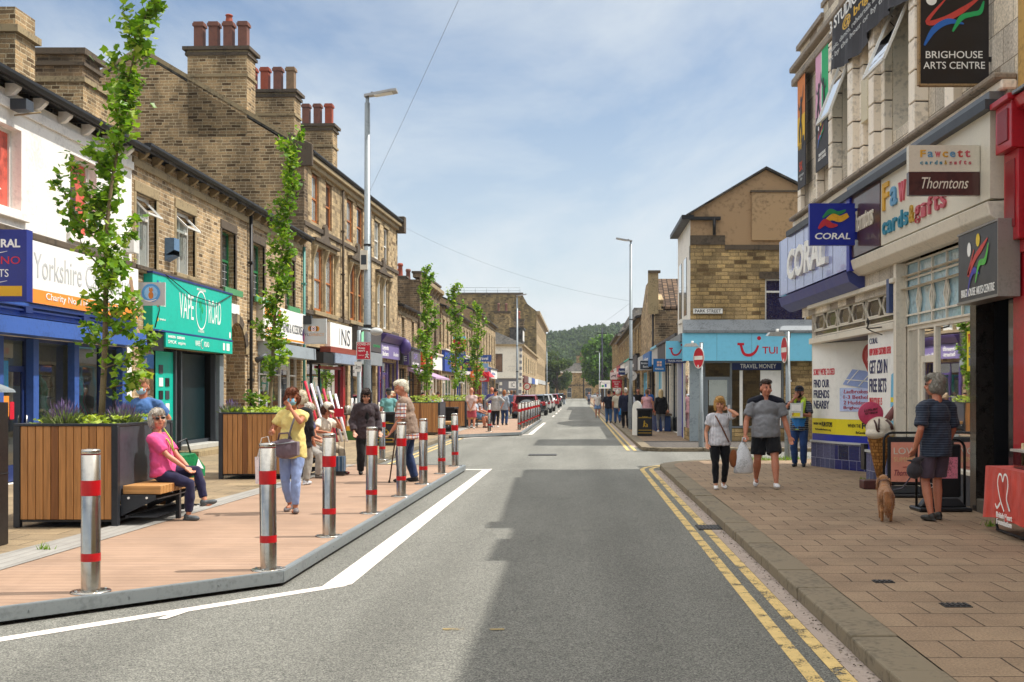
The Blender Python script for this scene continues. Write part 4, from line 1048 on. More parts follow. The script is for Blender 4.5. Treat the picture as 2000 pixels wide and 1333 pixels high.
# windows with tilted sashes
for i, (a, b, c, d) in enumerate(up):
    wv = window(t, a, b, c, d, .28, M_wframe, M_pane, 'none' if i else 'sash')
    if i:
        mb = MB(); zt = d - .2; p = [(a + .05, -.02, zt), (c - .05, -.02, zt), (c - .05, -.5, b + .85), (a + .05, -.5, b + .85)]
        for q in range(4): bar(mb, p[q], p[(q + 1) % 4], .03, M_wframe)
        mb.build('open_sash', wv); mb = MB(); mb.poly(p, M_glassr); mb.build('sash_pane', wv)
# banners fixed to the wall
M_bor = mat('banner_orange', '#cf7a3d', .7, 0, .1, 2); M_byel = mat('banner_yellow', '#d8ac30', .7); M_bdk = mat('banner_charcoal', '#3b3a3e', .7); M_bpk = mat('banner_pink', '#d69fb8', .7); M_bgr = mat('banner_green', '#27a568', .7)
def dancer(mb, x, z, s, y, m, flip=1):
    mb.disc(x + .02 * s * flip, z + .98 * s, .06 * s, .075 * s, y, m)
    mb.stroke([(x, z + .92 * s), (x + .02 * s, z + .7 * s), (x - .02 * s * flip, z + .5 * s)], [.1 * s, .17 * s, .13 * s], y, m)
    mb.stroke([(x - .02 * flip * s, z + .52 * s), (x + .1 * s * flip, z + .25 * s), (x + .05 * s * flip, z)], [.13 * s, .08 * s, .04 * s], y - .002, m)
    mb.stroke([(x - .02 * s * flip, z + .52 * s), (x - .14 * s * flip, z + .28 * s), (x - .1 * s * flip, z + .03 * s)], [.12 * s, .08 * s, .04 * s], y - .003, m)
    mb.stroke([(x, z + .86 * s), (x + .17 * s * flip, z + 1.0 * s), (x + .26 * s * flip, z + 1.25 * s)], [.07 * s, .05 * s, .02 * s], y - .001, m)
    mb.stroke([(x, z + .86 * s), (x - .16 * s * flip, z + .8 * s), (x - .25 * s * flip, z + .95 * s)], [.07 * s, .05 * s, .02 * s], y - .001, m)
def artlogo(mb, x, z, s, y):
    """two leaping figures made of brush strokes, s = width"""
    P = lambda q: [(x + a * s, z + b * s) for a, b in q]; Wd = lambda q: [a * s for a in q]
    mb.disc(x + .12 * s, z + .86 * s, .09 * s, .09 * s, y, M_wht); mb.disc(x + .5 * s, z + .96 * s, .085 * s, .085 * s, y, mat('logo_yellow', '#d9b92e', .5))
    mb.stroke(P([(.36, .88), (.05, .5), (.3, .52), (.62, .68), (.95, .92)]), Wd([.02, .07, .1, .1, .02]), y, mat('logo_red', '#bf3d33', .5))
    mb.stroke(P([(.0, .1), (.16, .36), (.4, .5), (.66, .46)]), Wd([.03, .1, .1, .02]), y - .003, mat('logo_blue', '#1f5fb0', .5))
    mb.stroke(P([(.47, .33), (.62, .56), (.8, .62), (.93, .66), (.99, .84)]), Wd([.03, .09, .08, .08, .02]), y - .005, mat('logo_green', '#1d9c55', .5))
mb = MB(); y = -.17
mb.box(.33, y, 6.05, 1.05, y + .02, 8.42, M_bdk); mb.rect(.33, 7.55, 1.05, 8.42, y - .003, M_bor); mb.rect(.33, 7.0, 1.05, 7.6, y - .006, M_byel)
dancer(mb, .68, 7.0, .95, y - .008, M_bdk)
for k in range(14): mb.ell((.36 + rnd.random() * .66, y - .006, 6.95 + rnd.random() * .12), (.05, .003, .09), M_byel if k % 2 else M_bdk, 6)
mb.text('SK', .5, 6.42, .8, 6.62, y, mat('banner_red', '#c1492f', .7)); mb.text('arts for everyone\nall ages', .45, 6.2, .92, 6.36, y, M_gry)
tag(mb.build('banner'), 'narrow orange and yellow banner with a dancer, nearest the building corner', 'banner').matrix_world = Matrix.Translation((xf(25.4), 25.4, 0)) @ Matrix.Rotation(AN, 4, 'Z')
mb = MB(); y = -.19
mb.box(2.08, y, 6.1, 3.12, y + .02, 8.46, M_bdk); mb.rect(2.08, 7.0, 2.56, 8.46, y - .003, M_bpk); mb.rect(2.6, 7.0, 3.12, 8.46, y - .003, M_bgr); mb.rect(2.56, 7.0, 2.6, 8.46, y - .003, M_wht)
dancer(mb, 2.36, 7.05, .75, y - .006, M_bdk); dancer(mb, 2.78, 6.95, .85, y - .008, M_bdk, -1)
for k in range(16): mb.ell((2.12 + rnd.random() * .96, y - .006, 6.96 + rnd.random() * .14), (.06, .003, .1), M_bdk, 6)
artlogo(mb, 2.3, 6.5, .5, y - .004); mb.text('BRIGHOUSE\nARTS CENTRE', 2.3, 6.28, 2.95, 6.42, y, M_wht)
tag(mb.build('banner'), 'pink and green banner with two dark dancers on the tiled wall', 'banner').matrix_world = Matrix.Translation((xf(25.4), 25.4, 0)) @ Matrix.Rotation(AN, 4, 'Z')
mb = MB()
def drape(u): return -.3 - .05 * math.sin(u * 5.1) - .03 * math.sin(u * 11)
xs_ = [3.75 + .15 * k for k in range(33)]
for a, b in zip(xs_[:-1], xs_[1:]):
    mb.poly([(a, drape(a) + .0, 7.55 + .08 * math.sin(a * 2)), (b, drape(b), 7.55 + .08 * math.sin(b * 2)), (b, drape(b) + .04, 8.62), (a, drape(a) + .04, 8.62)], M_bdk)
yb = -.4
mb.text('3 STUDIOS AVAILABLE', 4.0, 8.3, 8.4, 8.52, yb + .02, M_wht, .01); mb.text('@ brighouse', 5.0, 8.02, 8.0, 8.24, yb, mat('banner_gold', '#d2a52a', .6), .01); mb.text('music, dance, rehearsals and meetings', 4.1, 7.86, 8.4, 7.98, yb - .02, M_gry); mb.text('let by the hour or by the day', 4.1, 7.7, 8.4, 7.82, yb - .03, M_gry)
tag(mb.build('banner'), 'wide dark banner lettered in white and gold, slung across the upper windows', 'banner').matrix_world = Matrix.Translation((xf(25.4), 25.4, 0)) @ Matrix.Rotation(AN, 4, 'Z')
mb = MB(); mb.box(5.45, -.2, 6.3, 5.85, -.06, 7.05, mat('cream_box', '#c9bda0', .5)); mb.build('alarm_box', t, bevel=.01)
mb = MB(); mb.box(0, -.36, 5.08, W - .1, -.002, 5.2, M_dgrey); mb.box(4.9, -.3, 5.1, W - .12, -.05, 5.3, mat('shutter_grey', '#6f7377', .4, .4)); mb.build('sign_light_box', t)
# ground floor fascias
mb = MB(); mb.box(-1.0, -.3, 3.85, 4.95, -.002, 5.1, mat('coral_panel', '#7f88bd', .25, 0, .1, .8, coat=.6)); mb.box(4.95, -.32, 3.8, 5.15, -.002, 5.14, mat('coral_blue', '#14269a', .4))
for k in range(7): mb.box(-.9 + k * .8, -.303, 3.86, -.885 + k * .8, -.3, 5.09, M_dgrey)
mb.text('CORAL', .15, 4.1, 3.6, 4.75, -.3, M_wht, .03, .12, .07)
mb.build('fascia', t)
mb = MB(); mb.prism([(-.9, -.002, 3.82), (-.9, -.34, 3.8), (-.9, -.28, 3.62), (-.9, -.1, 3.5), (-.9, -.002, 3.5)], (5.9, 0, 0), mat('coral_cornice', '#39427f', .45)); mb.build('cornice', t)
mb = MB(); mb.box(5.15, -.28, 4.02, 6.85, -.002, 5.09, mat('choc_panel', '#3a1c16', .4, 0, .5, 1.2, coat=.4))
mb.text('Thorntons', 5.35, 4.42, 6.55, 4.78, -.29, M_cream, .0, .35, .02); mb.build('fascia', t)
mb = MB(); mb.box(6.85, -.26, 4.02, 11.4, -.002, 5.1, mat('cream_sign', '#d3cbb8', .4, 0, .04))
FC = ['#c8982a', '#5d8fb0', '#c15560', '#c8982a', '#5d8fb0', '#b8433a', '#c15560']
for k, ch in enumerate('Fawcett'): mb.text(ch, 7.0 + k * .42, 4.55, 7.32 + k * .42, (4.98 if ch in 'Ft' else 4.85), -.26, mat('letter_' + FC[k][1:], FC[k], .5), .02, 0, .03)
FC2 = ['#2f7d96', '#2f7d96', '#2f7d96', '#2f7d96', '#2f7d96', '#b08a2a', '#b5505a', '#b5505a', '#b5505a', '#b5505a', '#b5505a']
for k, ch in enumerate('cards&gifts'): mb.text(ch, 7.0 + k * .27, 4.16 + (-.05 if ch == 'g' else 0), 7.2 + k * .27, 4.42 if ch in 'd&ft' else 4.36, -.26, mat('letter_' + FC2[k][1:], FC2[k], .5), .02, 0, .03)
mb.build('fascia', t)
mb = MB(); mb.prism([(4.95, -.002, 4.0), (4.95, -.3, 3.98), (4.95, -.26, 3.82), (4.95, -.12, 3.72), (4.95, -.002, 3.72)], (6.45, 0, 0), M_cream); mb.box(.9, -.1, 3.42, 6.95, -.002, 3.5, M_cream); mb.build('cornice', t, bevel=.01)
# coral shop: lattice lights over, tiled plinths, printed window bays either side of a lobby
mb = MB(); mb.rect(.95, 2.8, 6.85, 3.42, .08, mat('brown_glass', '#3c322c', .15, 0, .3, 1.5, coat=.5)); mb.build('transom_glass', t)
mb = MB(); B = lambda a, b: bar(mb, (a[0], .05, a[1]), (b[0], .05, b[1]), .018, M_cream)
for z in (2.84, 2.95, 3.3, 3.4): B((.95, z), (6.85, z))
u = 1.0
while u < 6.8:
    B((u, 3.125), (u + .12, 3.27)); B((u + .12, 3.27), (u + .75, 3.27)); B((u + .75, 3.27), (u + .87, 3.125)); B((u, 3.125), (u + .12, 2.98)); B((u + .12, 2.98), (u + .75, 2.98)); B((u + .75, 2.98), (u + .87, 3.125)); u += .98
for k in (2.9, 4.9): B((k, 2.84), (k, 3.4))
mb.build('lattice', t)
mb = MB(); mb.box(.9, -.06, 2.68, 6.9, .1, 2.8, M_cream); mb.build('transom_rail', t, bevel=.01)
M_btile = masonry('blue_glazed_tiles', '#20226a', '#191c5c', '#8f93b5', .1, .3, .3, .006, 0)
M_btile.node_tree.nodes['Principled BSDF'].inputs['Roughness'].default_value = .2
M_btile.node_tree.nodes['Principled BSDF'].inputs['Specular IOR Level'].default_value = .6
M_gtile = masonry('grey_glazed_tiles', '#5e5f80', '#555777', '#9a9cb0', .1, .3, .3, .006, 0)
def bay(pts, lab, mtile, prints):
    """vertical printed panel on a tiled plinth along pts (local plan polyline)"""
    for i, ((ax, ay), (bx, by)) in enumerate(zip(pts[:-1], pts[1:])):
        L = math.hypot(bx - ax, by - ay); M = Matrix.Translation((ax, ay, 0)) @ Matrix.Rotation(math.atan2(by - ay, bx - ax), 4, 'Z')
        mb = MB(); mb.T = M; mb.box(0, 0, .1, L, .12, .62, mtile[i]); mb.box(-.01, -.03, .62, L + .01, .12, .66, M_gry); mb.build('tiled_plinth', t)
        mb = MB(); mb.T = M; mb.box(0, .03, .66, L, .1, .8, mat('coral_blue', '#14269a')); mb.box(0, .03, .8, L, .1, 2.68, M_wht); mb.rect(.0, .8, L, 1.12, .026, M_yellow)
        prints[i](mb, L); mb.build('printed_window', t)
def p1(mb, L):
    mb.text("SORRY WE'RE CLOSED", .06, 2.02, L - .06, 2.16, .03, M_redp, .01)
    nb = mat('navy_print', '#1c2150', .5)
    for k, s_ in enumerate(('FIND OUR', 'FRIENDS', 'NEARBY')): mb.text(s_, .07, 1.76 - k * .22, L * .72, 1.93 - k * .22, .03, nb, .02)
    mb.text('WHEN THE', .06, .98, L * .4, 1.03, .026, M_blk); mb.text('FUN STOPS', L * .42, .95, L * .85, 1.05, .026, M_blk, .03); mb.text('BeGambleAware.org', .15, .86, L * .8, .91, .026, M_blk)
def p2(mb, L):
    mb.T = mb.T @ Matrix.Translation((-.22, 0, 0))
    rp_ = mat('pin_red', '#b3262b', .3, 0, .15, 3)
    mb.poly([(.45, .015, 1.82), (1.35, .015, 1.72), (1.6, .015, 1.95), (1.15, .015, 2.08), (.75, .015, 2.12)], mat('map_blue', '#8d9fcf', .5, 0, .1, 3))
    for q in (((.6, 1.84), (.95, 2.1)), ((.95, 1.78), (1.3, 2.03)), ((.55, 1.92), (1.5, 1.86))): mb.stroke([q[0], q[1]], [.02, .02], .012, M_wht)
    mb.disc(1.3, 2.38, .24, .24, .012, rp_); mb.poly([(1.08, .004, 2.3), (1.52, .004, 2.3), (1.34, .004, 1.88)], rp_); mb.disc(1.3, 2.38, .16, .16, .006, mat('pin_red_pale', '#c9555a', .4)); mb.text('L', 1.23, 2.28, 1.37, 2.48, .0, M_wht, .02, .2)
    mb.rect(.35, 1.28, 2.2, 1.75, .02, mat('pale_blue_print', '#b9c6ea', .5)); dr = mat('ladbrokes_red', '#b02a3c', .5)
    for k, (s_, w_) in enumerate((('Ladbrokes', .75), ('1-3 Bethel St', .95), ('2 Huddersfield Rd', 1.25), ('Brighouse HD6', 1.05))): mb.text(s_, .48, 1.64 - k * .11, .48 + w_, 1.715 - k * .11, .018, dr, 0, .15 if k == 0 else 0)
    mb.text('WHEN THE', .6, .96, 1.0, 1.03, .026, M_blk); mb.text('FUN', 1.03, .94, 1.4, 1.06, .026, M_blk, .05); mb.text('BeGambleAware', .85, .84, 1.35, .89, .026, M_blk)
bay([(.95, -.02), (2.0, .22), (3.75, 1.0)], 'bay', (M_gtile, M_btile), (p1, p2))
def p3(mb, L):
    nb = mat('navy_print', '#1c2150', .5)
    mb.text('CORAL', .1, 2.5, .6, 2.6, .03, nb); mb.text('NEW ONLINE CUSTOMER OFFER', .1, 2.3, 1.35, 2.42, .03, M_redp, .01)
    mb.text('GET £20 IN', .1, 1.98, 1.15, 2.22, .03, nb, .02); mb.text('FREE BETS', .1, 1.66, 1.1, 1.9, .03, nb, .02); mb.text('WHEN YOU BET £5', .1, 1.45, .85, 1.57, .03, M_redp)
    mb.prism([(1.3, .028, 1.0), (1.5, .028, 1.05), (1.58, .028, 2.0), (1.38, .028, 1.95)], (0, -.004, 0), mat('phone_blue', '#5fb3d8', .4)); mb.rect(1.36, 1.5, 1.52, 1.58, .02, M_yellow); mb.rect(1.36, 1.2, 1.5, 1.42, .02, M_wht)
bay([(5.15, -.02), (6.8, -.02)], 'bay', (M_gtile,), (p3,))
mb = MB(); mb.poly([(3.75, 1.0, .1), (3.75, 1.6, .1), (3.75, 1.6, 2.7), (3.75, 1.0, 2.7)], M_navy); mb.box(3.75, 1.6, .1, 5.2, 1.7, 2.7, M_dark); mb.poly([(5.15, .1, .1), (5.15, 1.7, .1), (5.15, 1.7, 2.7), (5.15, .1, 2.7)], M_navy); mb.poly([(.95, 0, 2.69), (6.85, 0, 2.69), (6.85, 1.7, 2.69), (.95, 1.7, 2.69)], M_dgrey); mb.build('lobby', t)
mb = MB(); mb.box(4.9, -.05, .3, 5.12, .25, .75, M_blk); mb.build('post_box', t)
mb = MB(); mb.box(6.86, -.06, .1, 7.0, .1, 3.72, M_cream); mb.box(6.6, -.1, 2.95, 6.75, -.03, 3.5, mat('blue_bell', '#3b4d78', .4)); mb.build('pilaster', t)
mb = MB(); mb.tube([(6.2, -.05, 2.75), (6.4, -.25, 2.72), (6.7, -.45, 2.7), (6.95, -.5, 2.72), (7.0, -.5, 2.8), (6.94, -.5, 2.84), (6.9, -.5, 2.78)], .012, M_gutter, 6); mb.tube([(6.2, -.05, 2.62), (6.5, -.3, 2.66), (6.7, -.45, 2.7)], .01, M_gutter, 6); mb.build('scroll_bracket', t)
# cards shop: leaded lights over big panes
mb = MB(); Q = lambda a, b, r_=.02: bar(mb, (a[0], .1, a[1]), (b[0], .1, b[1]), r_, M_cream)
for z in (2.72, 2.88, 3.3, 3.45, 3.7): Q((7.0, z), (10.12, z))
for k in range(6):
    u = 7.02 + k * .62; Q((u, 2.72), (u, 3.7))
    if k < 5: Q((u, 2.88), (u + .1, 3.09)); Q((u + .1, 3.09), (u, 3.3)); Q((u + .62, 2.88), (u + .52, 3.09)); Q((u + .52, 3.09), (u + .62, 3.3))
mb.build('leaded_lights', t)
M_bpane = mat('pale_blue_pane', '#8fb0bd', .12, 0, .25, 1.5, coat=.6)
mb = MB(); mb.rect(7.0, 2.72, 10.12, 3.72, .13, M_bpane); mb.build('transom_glass', t)
shopfront(t, 6.98, 10.15, .11, 2.72, [('w', .55), ('d', .75), ('w', 1.9)], M_cream, .12, .42, M_dgrey, M_glassr, 2.4, mat('card_shop_wall', '#8a7f70', .9), .08)
goods(t, 8.7, 10.0, .7, .5, 21, ['#b8434f', '#d0c9b8', '#527a9a', '#c9a53f', '#7d3f6a'], 8, 1.0)
mb = MB(); mb.rect(9.55, 1.95, 9.95, 2.5, .14, M_yellow); mb.text('TO GO', 9.6, 2.34, 9.9, 2.46, .14, M_redp, .02); mb.text('EXTRA\nTREATS', 9.62, 2.02, 9.88, 2.28, .14, M_blue); mb.build('window_notice', t)
mb = MB(); mb.box(10.15, -.04, .1, 10.36, .2, 3.6, mat('black_granite', '#26221f', .2, 0, .5, 9, coat=.3)); mb.box(11.42, -.04, .1, 11.6, .2, 3.9, mat('black_granite', '#26221f')); mb.build('pilaster', t)
mb = MB(); mb.box(10.36, 1.3, .1, 11.42, 1.35, 3.3, mat('dark_red_door', '#120a0a', .5)); mb.poly([(10.36, 0.3, .12), (11.42, .3, .12), (11.42, 1.3, .12), (10.36, 1.3, .12)], M_dark); mb.poly([(10.36, .2, .1), (10.36, 1.3, .1), (10.36, 1.3, 3.3), (10.36, .2, 3.3)], M_blk); mb.poly([(11.42, 1.3, .1), (11.42, .2, .1), (11.42, .2, 3.3), (11.42, 1.3, 3.3)], M_blk); mb.build('doorway', t)
mb = MB(); mb.box(10.4, -.05, .1, 11.4, .3, .28, mat('stone_step', '#5a5348', .8)); mb.build('step', t, bevel=.01)

# red shop closest to the camera and its neighbours that throw the road shadow
t = thing('terrace_house', 'shop with a glossy red pilastered front and yellow stone above, cut by the right edge', 'building', (xf(13.8), 13.8, 0), -PI2)
W = 7.0
shell(t, W, 9.1, 12, [(1.6, 5.8, 2.6, 7.9), (4.2, 5.8, 5.2, 7.9), (.7, .11, 6.4, 3.2)], mat('yellow_stone', '#b08d4f', .85, 0, .25, 2, .5, 20), M_stoneR, .2)
for a in (1.6, 4.2): window(t, a, 5.8, a + 1, 7.9, .16); surround(t, a, 5.8, a + 1, 7.9, M_dress)
mb = MB(); mb.box(0, -.02, 9.1, W, 12, 9.14, M_dress); mb.box(-.0, -.08, 9.14, 1.7, .6, 9.46, M_dress); mb.box(1.7, -.04, 9.14, W, .6, 9.2, M_dress); mb.build('parapet', t)
mb = MB(); mb.box(.55, -.08, 3.45, W, -.002, 4.9, M_red); mb.prism([(.3, -.002, 5.12), (.3, -.24, 5.07), (.3, -.2, 4.95), (.3, -.002, 4.9)], (W - .4, 0, 0), M_red); mb.prism([(.5, -.002, 5.24), (.5, -.27, 5.13), (.5, -.27, 5.09), (.5, -.002, 5.16)], (W - .6, 0, 0), M_lead); mb.build('fascia', t, bevel=.008)
mb = MB(); mb.box(0, -.06, .11, .5, -.002, 3.3, M_red); mb.box(.0, -.17, 3.45, .45, -.002, 4.5, M_red); mb.box(-.03, -.26, 4.5, .48, -.002, 5.05, M_red); mb.box(-.06, -.32, 5.05, .52, -.002, 5.12, M_red); mb.box(.06, -.275, 4.6, .38, -.26, 4.98, mat('deep_red', '#7d0d16', .4)); mb.box(.08, -.185, 3.6, .36, -.17, 4.4, mat('deep_red', '#7d0d16')); mb.box(.02, -.09, 3.3, .44, -.002, 3.45, M_red); mb.build('pilaster', t, bevel=.01)
shopfront(t, .7, 6.4, .11, 3.2, [('w', 2), ('d', 1), ('w', 2)], M_red, .12, .6, M_red, M_glassr)
t = thing('terrace_house', 'plain stone shops behind the camera on the right whose roofs shade the road', 'building', (xf(6.8), 6.8, 0), -PI2)
shell(t, 16, 9.0, 12, [(1 + 2.4 * k, 5.5, 2 + 2.4 * k, 7.5) for k in range(6)], M_stoneR, M_stoneR, .2, 10.5)
for k in range(6): window(t, 1 + 2.4 * k, 5.5, 2 + 2.4 * k, 7.5)
gable_roof(t, 16, 12, 9.0, 10.2, oy=.06)

# signs hanging from the arts centre
def rsign(name, label, x, y, z, f, cat='sign'):
    s_ = thing(name, label, cat, (x, y, z)); mb = MB(); f(mb); mb.build('sign_board', s_); return s_
def f1(mb):
    mb.box(0, 0, 0, .88, .07, 1.75, mat('sign_black', '#1a1516', .35, 0, .2, 4)); rm_ = mat('worn_edge', '#8a6f4a', .7, 0, .4, 5)
    mb.box(-.012, -.006, 0, .012, .076, 1.75, rm_); mb.box(.012, -.006, -.012, .87, .076, .012, rm_); mb.box(.88, .02, .3, 1.0, .05, .36, M_gutter); mb.box(.88, .02, 1.3, 1.0, .05, 1.36, M_gutter)
    artlogo(mb, .06, .42, .76, 0); mb.text('BRIGHOUSE', .08, .335, .8, .425, 0, M_wht); mb.text('ARTS CENTRE', .05, .2, .83, .29, 0, M_wht)
rsign('hanging_sign', 'large black arts centre sign with coloured brush stroke figures, at the top right', 4.32, 14.6, 5.56, f1)
def f2(mb):
    mb.box(0, 0, .29, .88, .1, .62, mat('cream_sign', '#d3cbb8')); mb.box(0, 0, 0, .88, .1, .285, mat('choc_panel', '#3a1c16')); mb.box(.88, .03, .2, 1.12, .07, .25, M_gutter)
    for k, ch in enumerate('Fawcett'): mb.text(ch, .14 + k * .092, .47, .21 + k * .092, .56 if ch in 'Ft' else .54, 0, mat('letter_' + FC[k][1:], FC[k]), .02)
    for k, ch in enumerate('cards&gifts'): mb.text(ch, .14 + k * .06, .38, .175 + k * .06, .43 if ch in 'd&ft' else .415, 0, mat('letter_' + FC2[k][1:], FC2[k]), .02)
    mb.text('Thorntons', .16, .08, .74, .22, 0, M_cream, .0, .35)
rsign('hanging_sign', 'cream and chocolate brown projecting sign of the card shop', 4.1, 14.3, 4.11, f2)
def f3(mb):
    cb = mat('coral_sign_blue', '#10228c', .35, 0, .05)
    mb.box(0, 0, 0, .78, .12, .72, cb); mb.box(.78, .03, .1, 1.0, .09, .64, cb)
    mb.stroke([(.22, .47), (.35, .58), (.48, .55), (.62, .6)], [.02, .09, .07, .03], 0, mat('flag_green', '#22814a', .5)); mb.stroke([(.27, .42), (.4, .48), (.52, .45), (.66, .52)], [.03, .12, .11, .08], -.003, mat('flag_yellow', '#dba022', .5)); mb.stroke([(.15, .28), (.26, .39), (.36, .34), (.48, .34)], [.03, .12, .1, .02], -.006, mat('flag_red', '#b62430', .5))
    mb.text('CORAL', .09, .1, .7, .21, 0, M_wht, .02, .15)
rsign('hanging_sign', 'square royal blue betting shop sign with a green, yellow and red flag', 3.985, 19.86, 4.2, f3)
t = thing('wall_sign', 'dark grey arts centre box sign set over the black doorway', 'sign', (4.93, 14.95, 2.82), -PI2)
mb = MB(); gm = mat('sign_charcoal', '#2d2e31', .35, 0, .12, 3); mb.box(0, 0, 0, 1.42, .24, .86, gm); ed = mat('sign_edge', '#8c8780', .4, .4)
mb.box(-.02, -.012, -.03, 1.44, .25, 0, ed); mb.box(-.02, -.012, .86, 1.44, .25, .885, ed); mb.box(1.42, -.012, 0, 1.44, .25, .86, ed)
mb.disc(.42, .64, .07, .09, 0, M_wht); mb.disc(.74, .72, .07, .08, 0, mat('logo_yellow', '#d9b92e'))
mb.stroke([(.6, .62), (.38, .32), (.62, .5), (.85, .6), (1.08, .7)], [.02, .07, .08, .08, .02], 0, mat('logo_red', '#bf3d33')); mb.stroke([(.35, .05), (.48, .28), (.62, .36), (.8, .3)], [.01, .06, .09, .01], -.003, mat('logo_violet', '#3b3596', .5)); mb.stroke([(.66, .2), (.8, .42), (1.0, .44), (1.12, .64)], [.02, .07, .08, .02], -.005, mat('logo_lime', '#4fae3d', .5))
mb.text('BRIGHOUSE ARTS CENTRE', .12, .05, 1.3, .15, 0, M_wht); mb.build('sign_box', t)

# ------------------------------------------------------------------ travel shop across the side street
M_rend = mat('brown_render', '#94795a', .9, 0, .3, .8, .4, 12)
t = thing('corner_shop', 'stone corner building with a rendered gable and a pale blue travel shop front', 'building', (3.56, 36.7, 0))
W = 9; H = 6.7; D = 9
ops = [(2.38, 3.92, 3.7, 5.28), (.42, .11, 2.98, 2.66)]
mb = MB(); wall_mb(mb, W, 0, H, ops, M_stoneR, 0, .14, 0, M_dressd)
mb.box(.0, -.05, 6.36, 1.1, .1, 6.66, M_dressd); mb.box(1.1, -.04, 6.2, W, .1, 6.36, M_dressd); mb.build('wall', t)
mb = MB(); apx, apz = 2.4, 8.75
mb.prism([(0, .02, 6.36), (W, .02, 6.36), (W, .02, 6.2), (W, .02, 5.9), (0, .02, 5.9)], (0, .3, 0), M_stoneR)
mb.poly([(0, -.02, 6.66), (1.1, -.02, 6.66), (1.1, -.02, 6.36), (4.8, -.02, 6.36), (4.8, -.02, 7.55), (apx, -.02, apz), (0, -.02, 7.35)], M_rend)
mb.box(1.95, -.1, 6.5, 4.2, -.02, 8.02, mat('patched_render', '#9a7f5e', .9, 0, .3, 1, .4, 12)); mb.box(1.9, -.14, 8.02, 4.25, -.02, 8.08, M_dressd)
mb.build('gable', t)
mb = MB()
mb.prism([(-.15, -.15, 7.25), (apx, -.15, apz + .02), (5.2, -.15, 7.4), (5.2, -.15, 7.46), (apx, -.15, apz + .09), (-.15, -.15, 7.31)], (0, 4.8, 0), M_slate)
mb.build('roof', t)
mb = MB(); D2 = 4.6; mb.poly([(0, 0, 3.4), (0, 0, 7.3), (0, D2, 7.3), (0, D2, 3.4)], M_white_r); mb.poly([(0, D2, 0), (0, D2, 7.3), (0.6, D2, 7.6), (W, D2, 6.7), (W, D2, 0)], M_stoneR); mb.poly([(W, D, 0), (W, 0, 0), (W, 0, 6.7), (W, D, 6.7)], M_stoneR); mb.box(-.3, 0.1, 3.3, -.002, D2, 3.55, M_lead); mb.build('side_wall', t)
mb = MB()
for yy in (1.2, 3.0): mb.box(-.02, yy, 4.2, .05, yy + .9, 6.1, M_pane); mb.box(-.06, yy - .1, 4.05, .05, yy + 1, 4.18, M_white_r)
mb.build('side_window', t)
mb = MB(); mb.box(-.28, -.12, 7.16, .1, 4.6, 7.3, M_gutter); mb.tube([(.75, -.12, 7.2), (.75, -.12, 6.66)], .05, M_gutter, 8); mb.box(.0, -.16, 7.14, .95, -.02, 7.24, M_gutter); mb.build('gutter', t)
wv = window(t, 2.38, 3.92, 3.7, 5.28, .06, M_wframe, mat('navy_blind', '#10143c', .25, 0, .2, 2, coat=.6), 'top', .05)
mb = MB(); mb.box(2.2, -.04, 5.28, 4.2, .05, 5.5, M_dressd); mb.build('lintel', t)
mb = MB(); mb.prism([(-.25, -.002, 3.98), (-.25, -.42, 3.62), (-.25, -.42, 3.54), (-.25, -.002, 3.54)], (W, 0, 0), M_lead)
for k in range(12): mb.box(.2 + k * .6, -.44, 3.54, .215 + k * .6, -.42, 3.62, M_lead)
mb.build('lead_canopy', t)
mb = MB(); mb.box(-.26, -.36, 2.66, W, -.002, 3.53, M_lblue)
tr = mat('smile_red', '#c0142c', .4)
def tui(mb, x, z, s, y):
    mb.stroke([(x, z + .62 * s), (x + .34 * s, z + .62 * s)], [.12 * s, .12 * s], y, tr); mb.stroke([(x + .17 * s, z + .6 * s), (x + .32 * s, z + .15 * s), (x + .62 * s, z + .06 * s), (x + .9 * s, z + .22 * s), (x + 1.06 * s, z + .55 * s)], [.12 * s, .14 * s, .15 * s, .13 * s, .09 * s], y - .002, tr); mb.disc(x + 1.1 * s, z + .92 * s, .1 * s, .1 * s, y, tr)
tui(mb, 1.45, 2.8, .62, -.36); mb.text('TUI', 2.24, 2.88, 2.72, 3.1, -.36, tr, .01)
for k in range(6): mb.box(.8 + k * 1.1, -.362, 2.67, .806 + k * 1.1, -.36, 3.52, M_dgrey)
mb.build('fascia', t)
mb = MB(); gf = mat('grey_alu', '#7c858c', .4, .4, .08)
mb.box(.1, -.02, .11, .42, .12, 2.66, mat('glazed_corner', '#8f9aa0', .2, 0, .2, 2, coat=.5)); mb.box(-.02, -.02, .11, .1, .2, 2.66, mat('glazed_corner', '#8f9aa0')); mb.build('corner_post', t)
mb = MB(); mb.rect(0, 0, 0, 0, 0, M_dark) if False else None
mb.box(.0, .2, .5, .06, 2.0, 3.3, M_glassr); mb.box(-.01, .2, .11, .08, 2.0, .5, M_stoneR); mb.box(-.03, 2.0, .11, .2, 2.2, 3.4, M_wframe); mb.box(.12, 2.2, .11, .2, 4.6, 2.7, mat('deep_blue_door', '#1a2a9a', .4)); mb.box(.02, 2.95, .11, .12, 3.2, 2.7, mat('deep_blue_door', '#1a2a9a')); mb.box(-.05, 2.2, 2.7, .2, 4.6, 3.3, mat('pale_lilac_board', '#8f88b8', .5)); mb.box(-.03, 4.4, .11, .2, 4.6, 3.4, M_wframe); mb.build('side_shopfront', t)
shopfront(t, .42, 2.98, .11, 2.66, [('d', .95), ('w', 1.9)], gf, .05, .42, M_stoneR, M_glassr, 3, mat('travel_wall', '#8f9898', .8), .06)
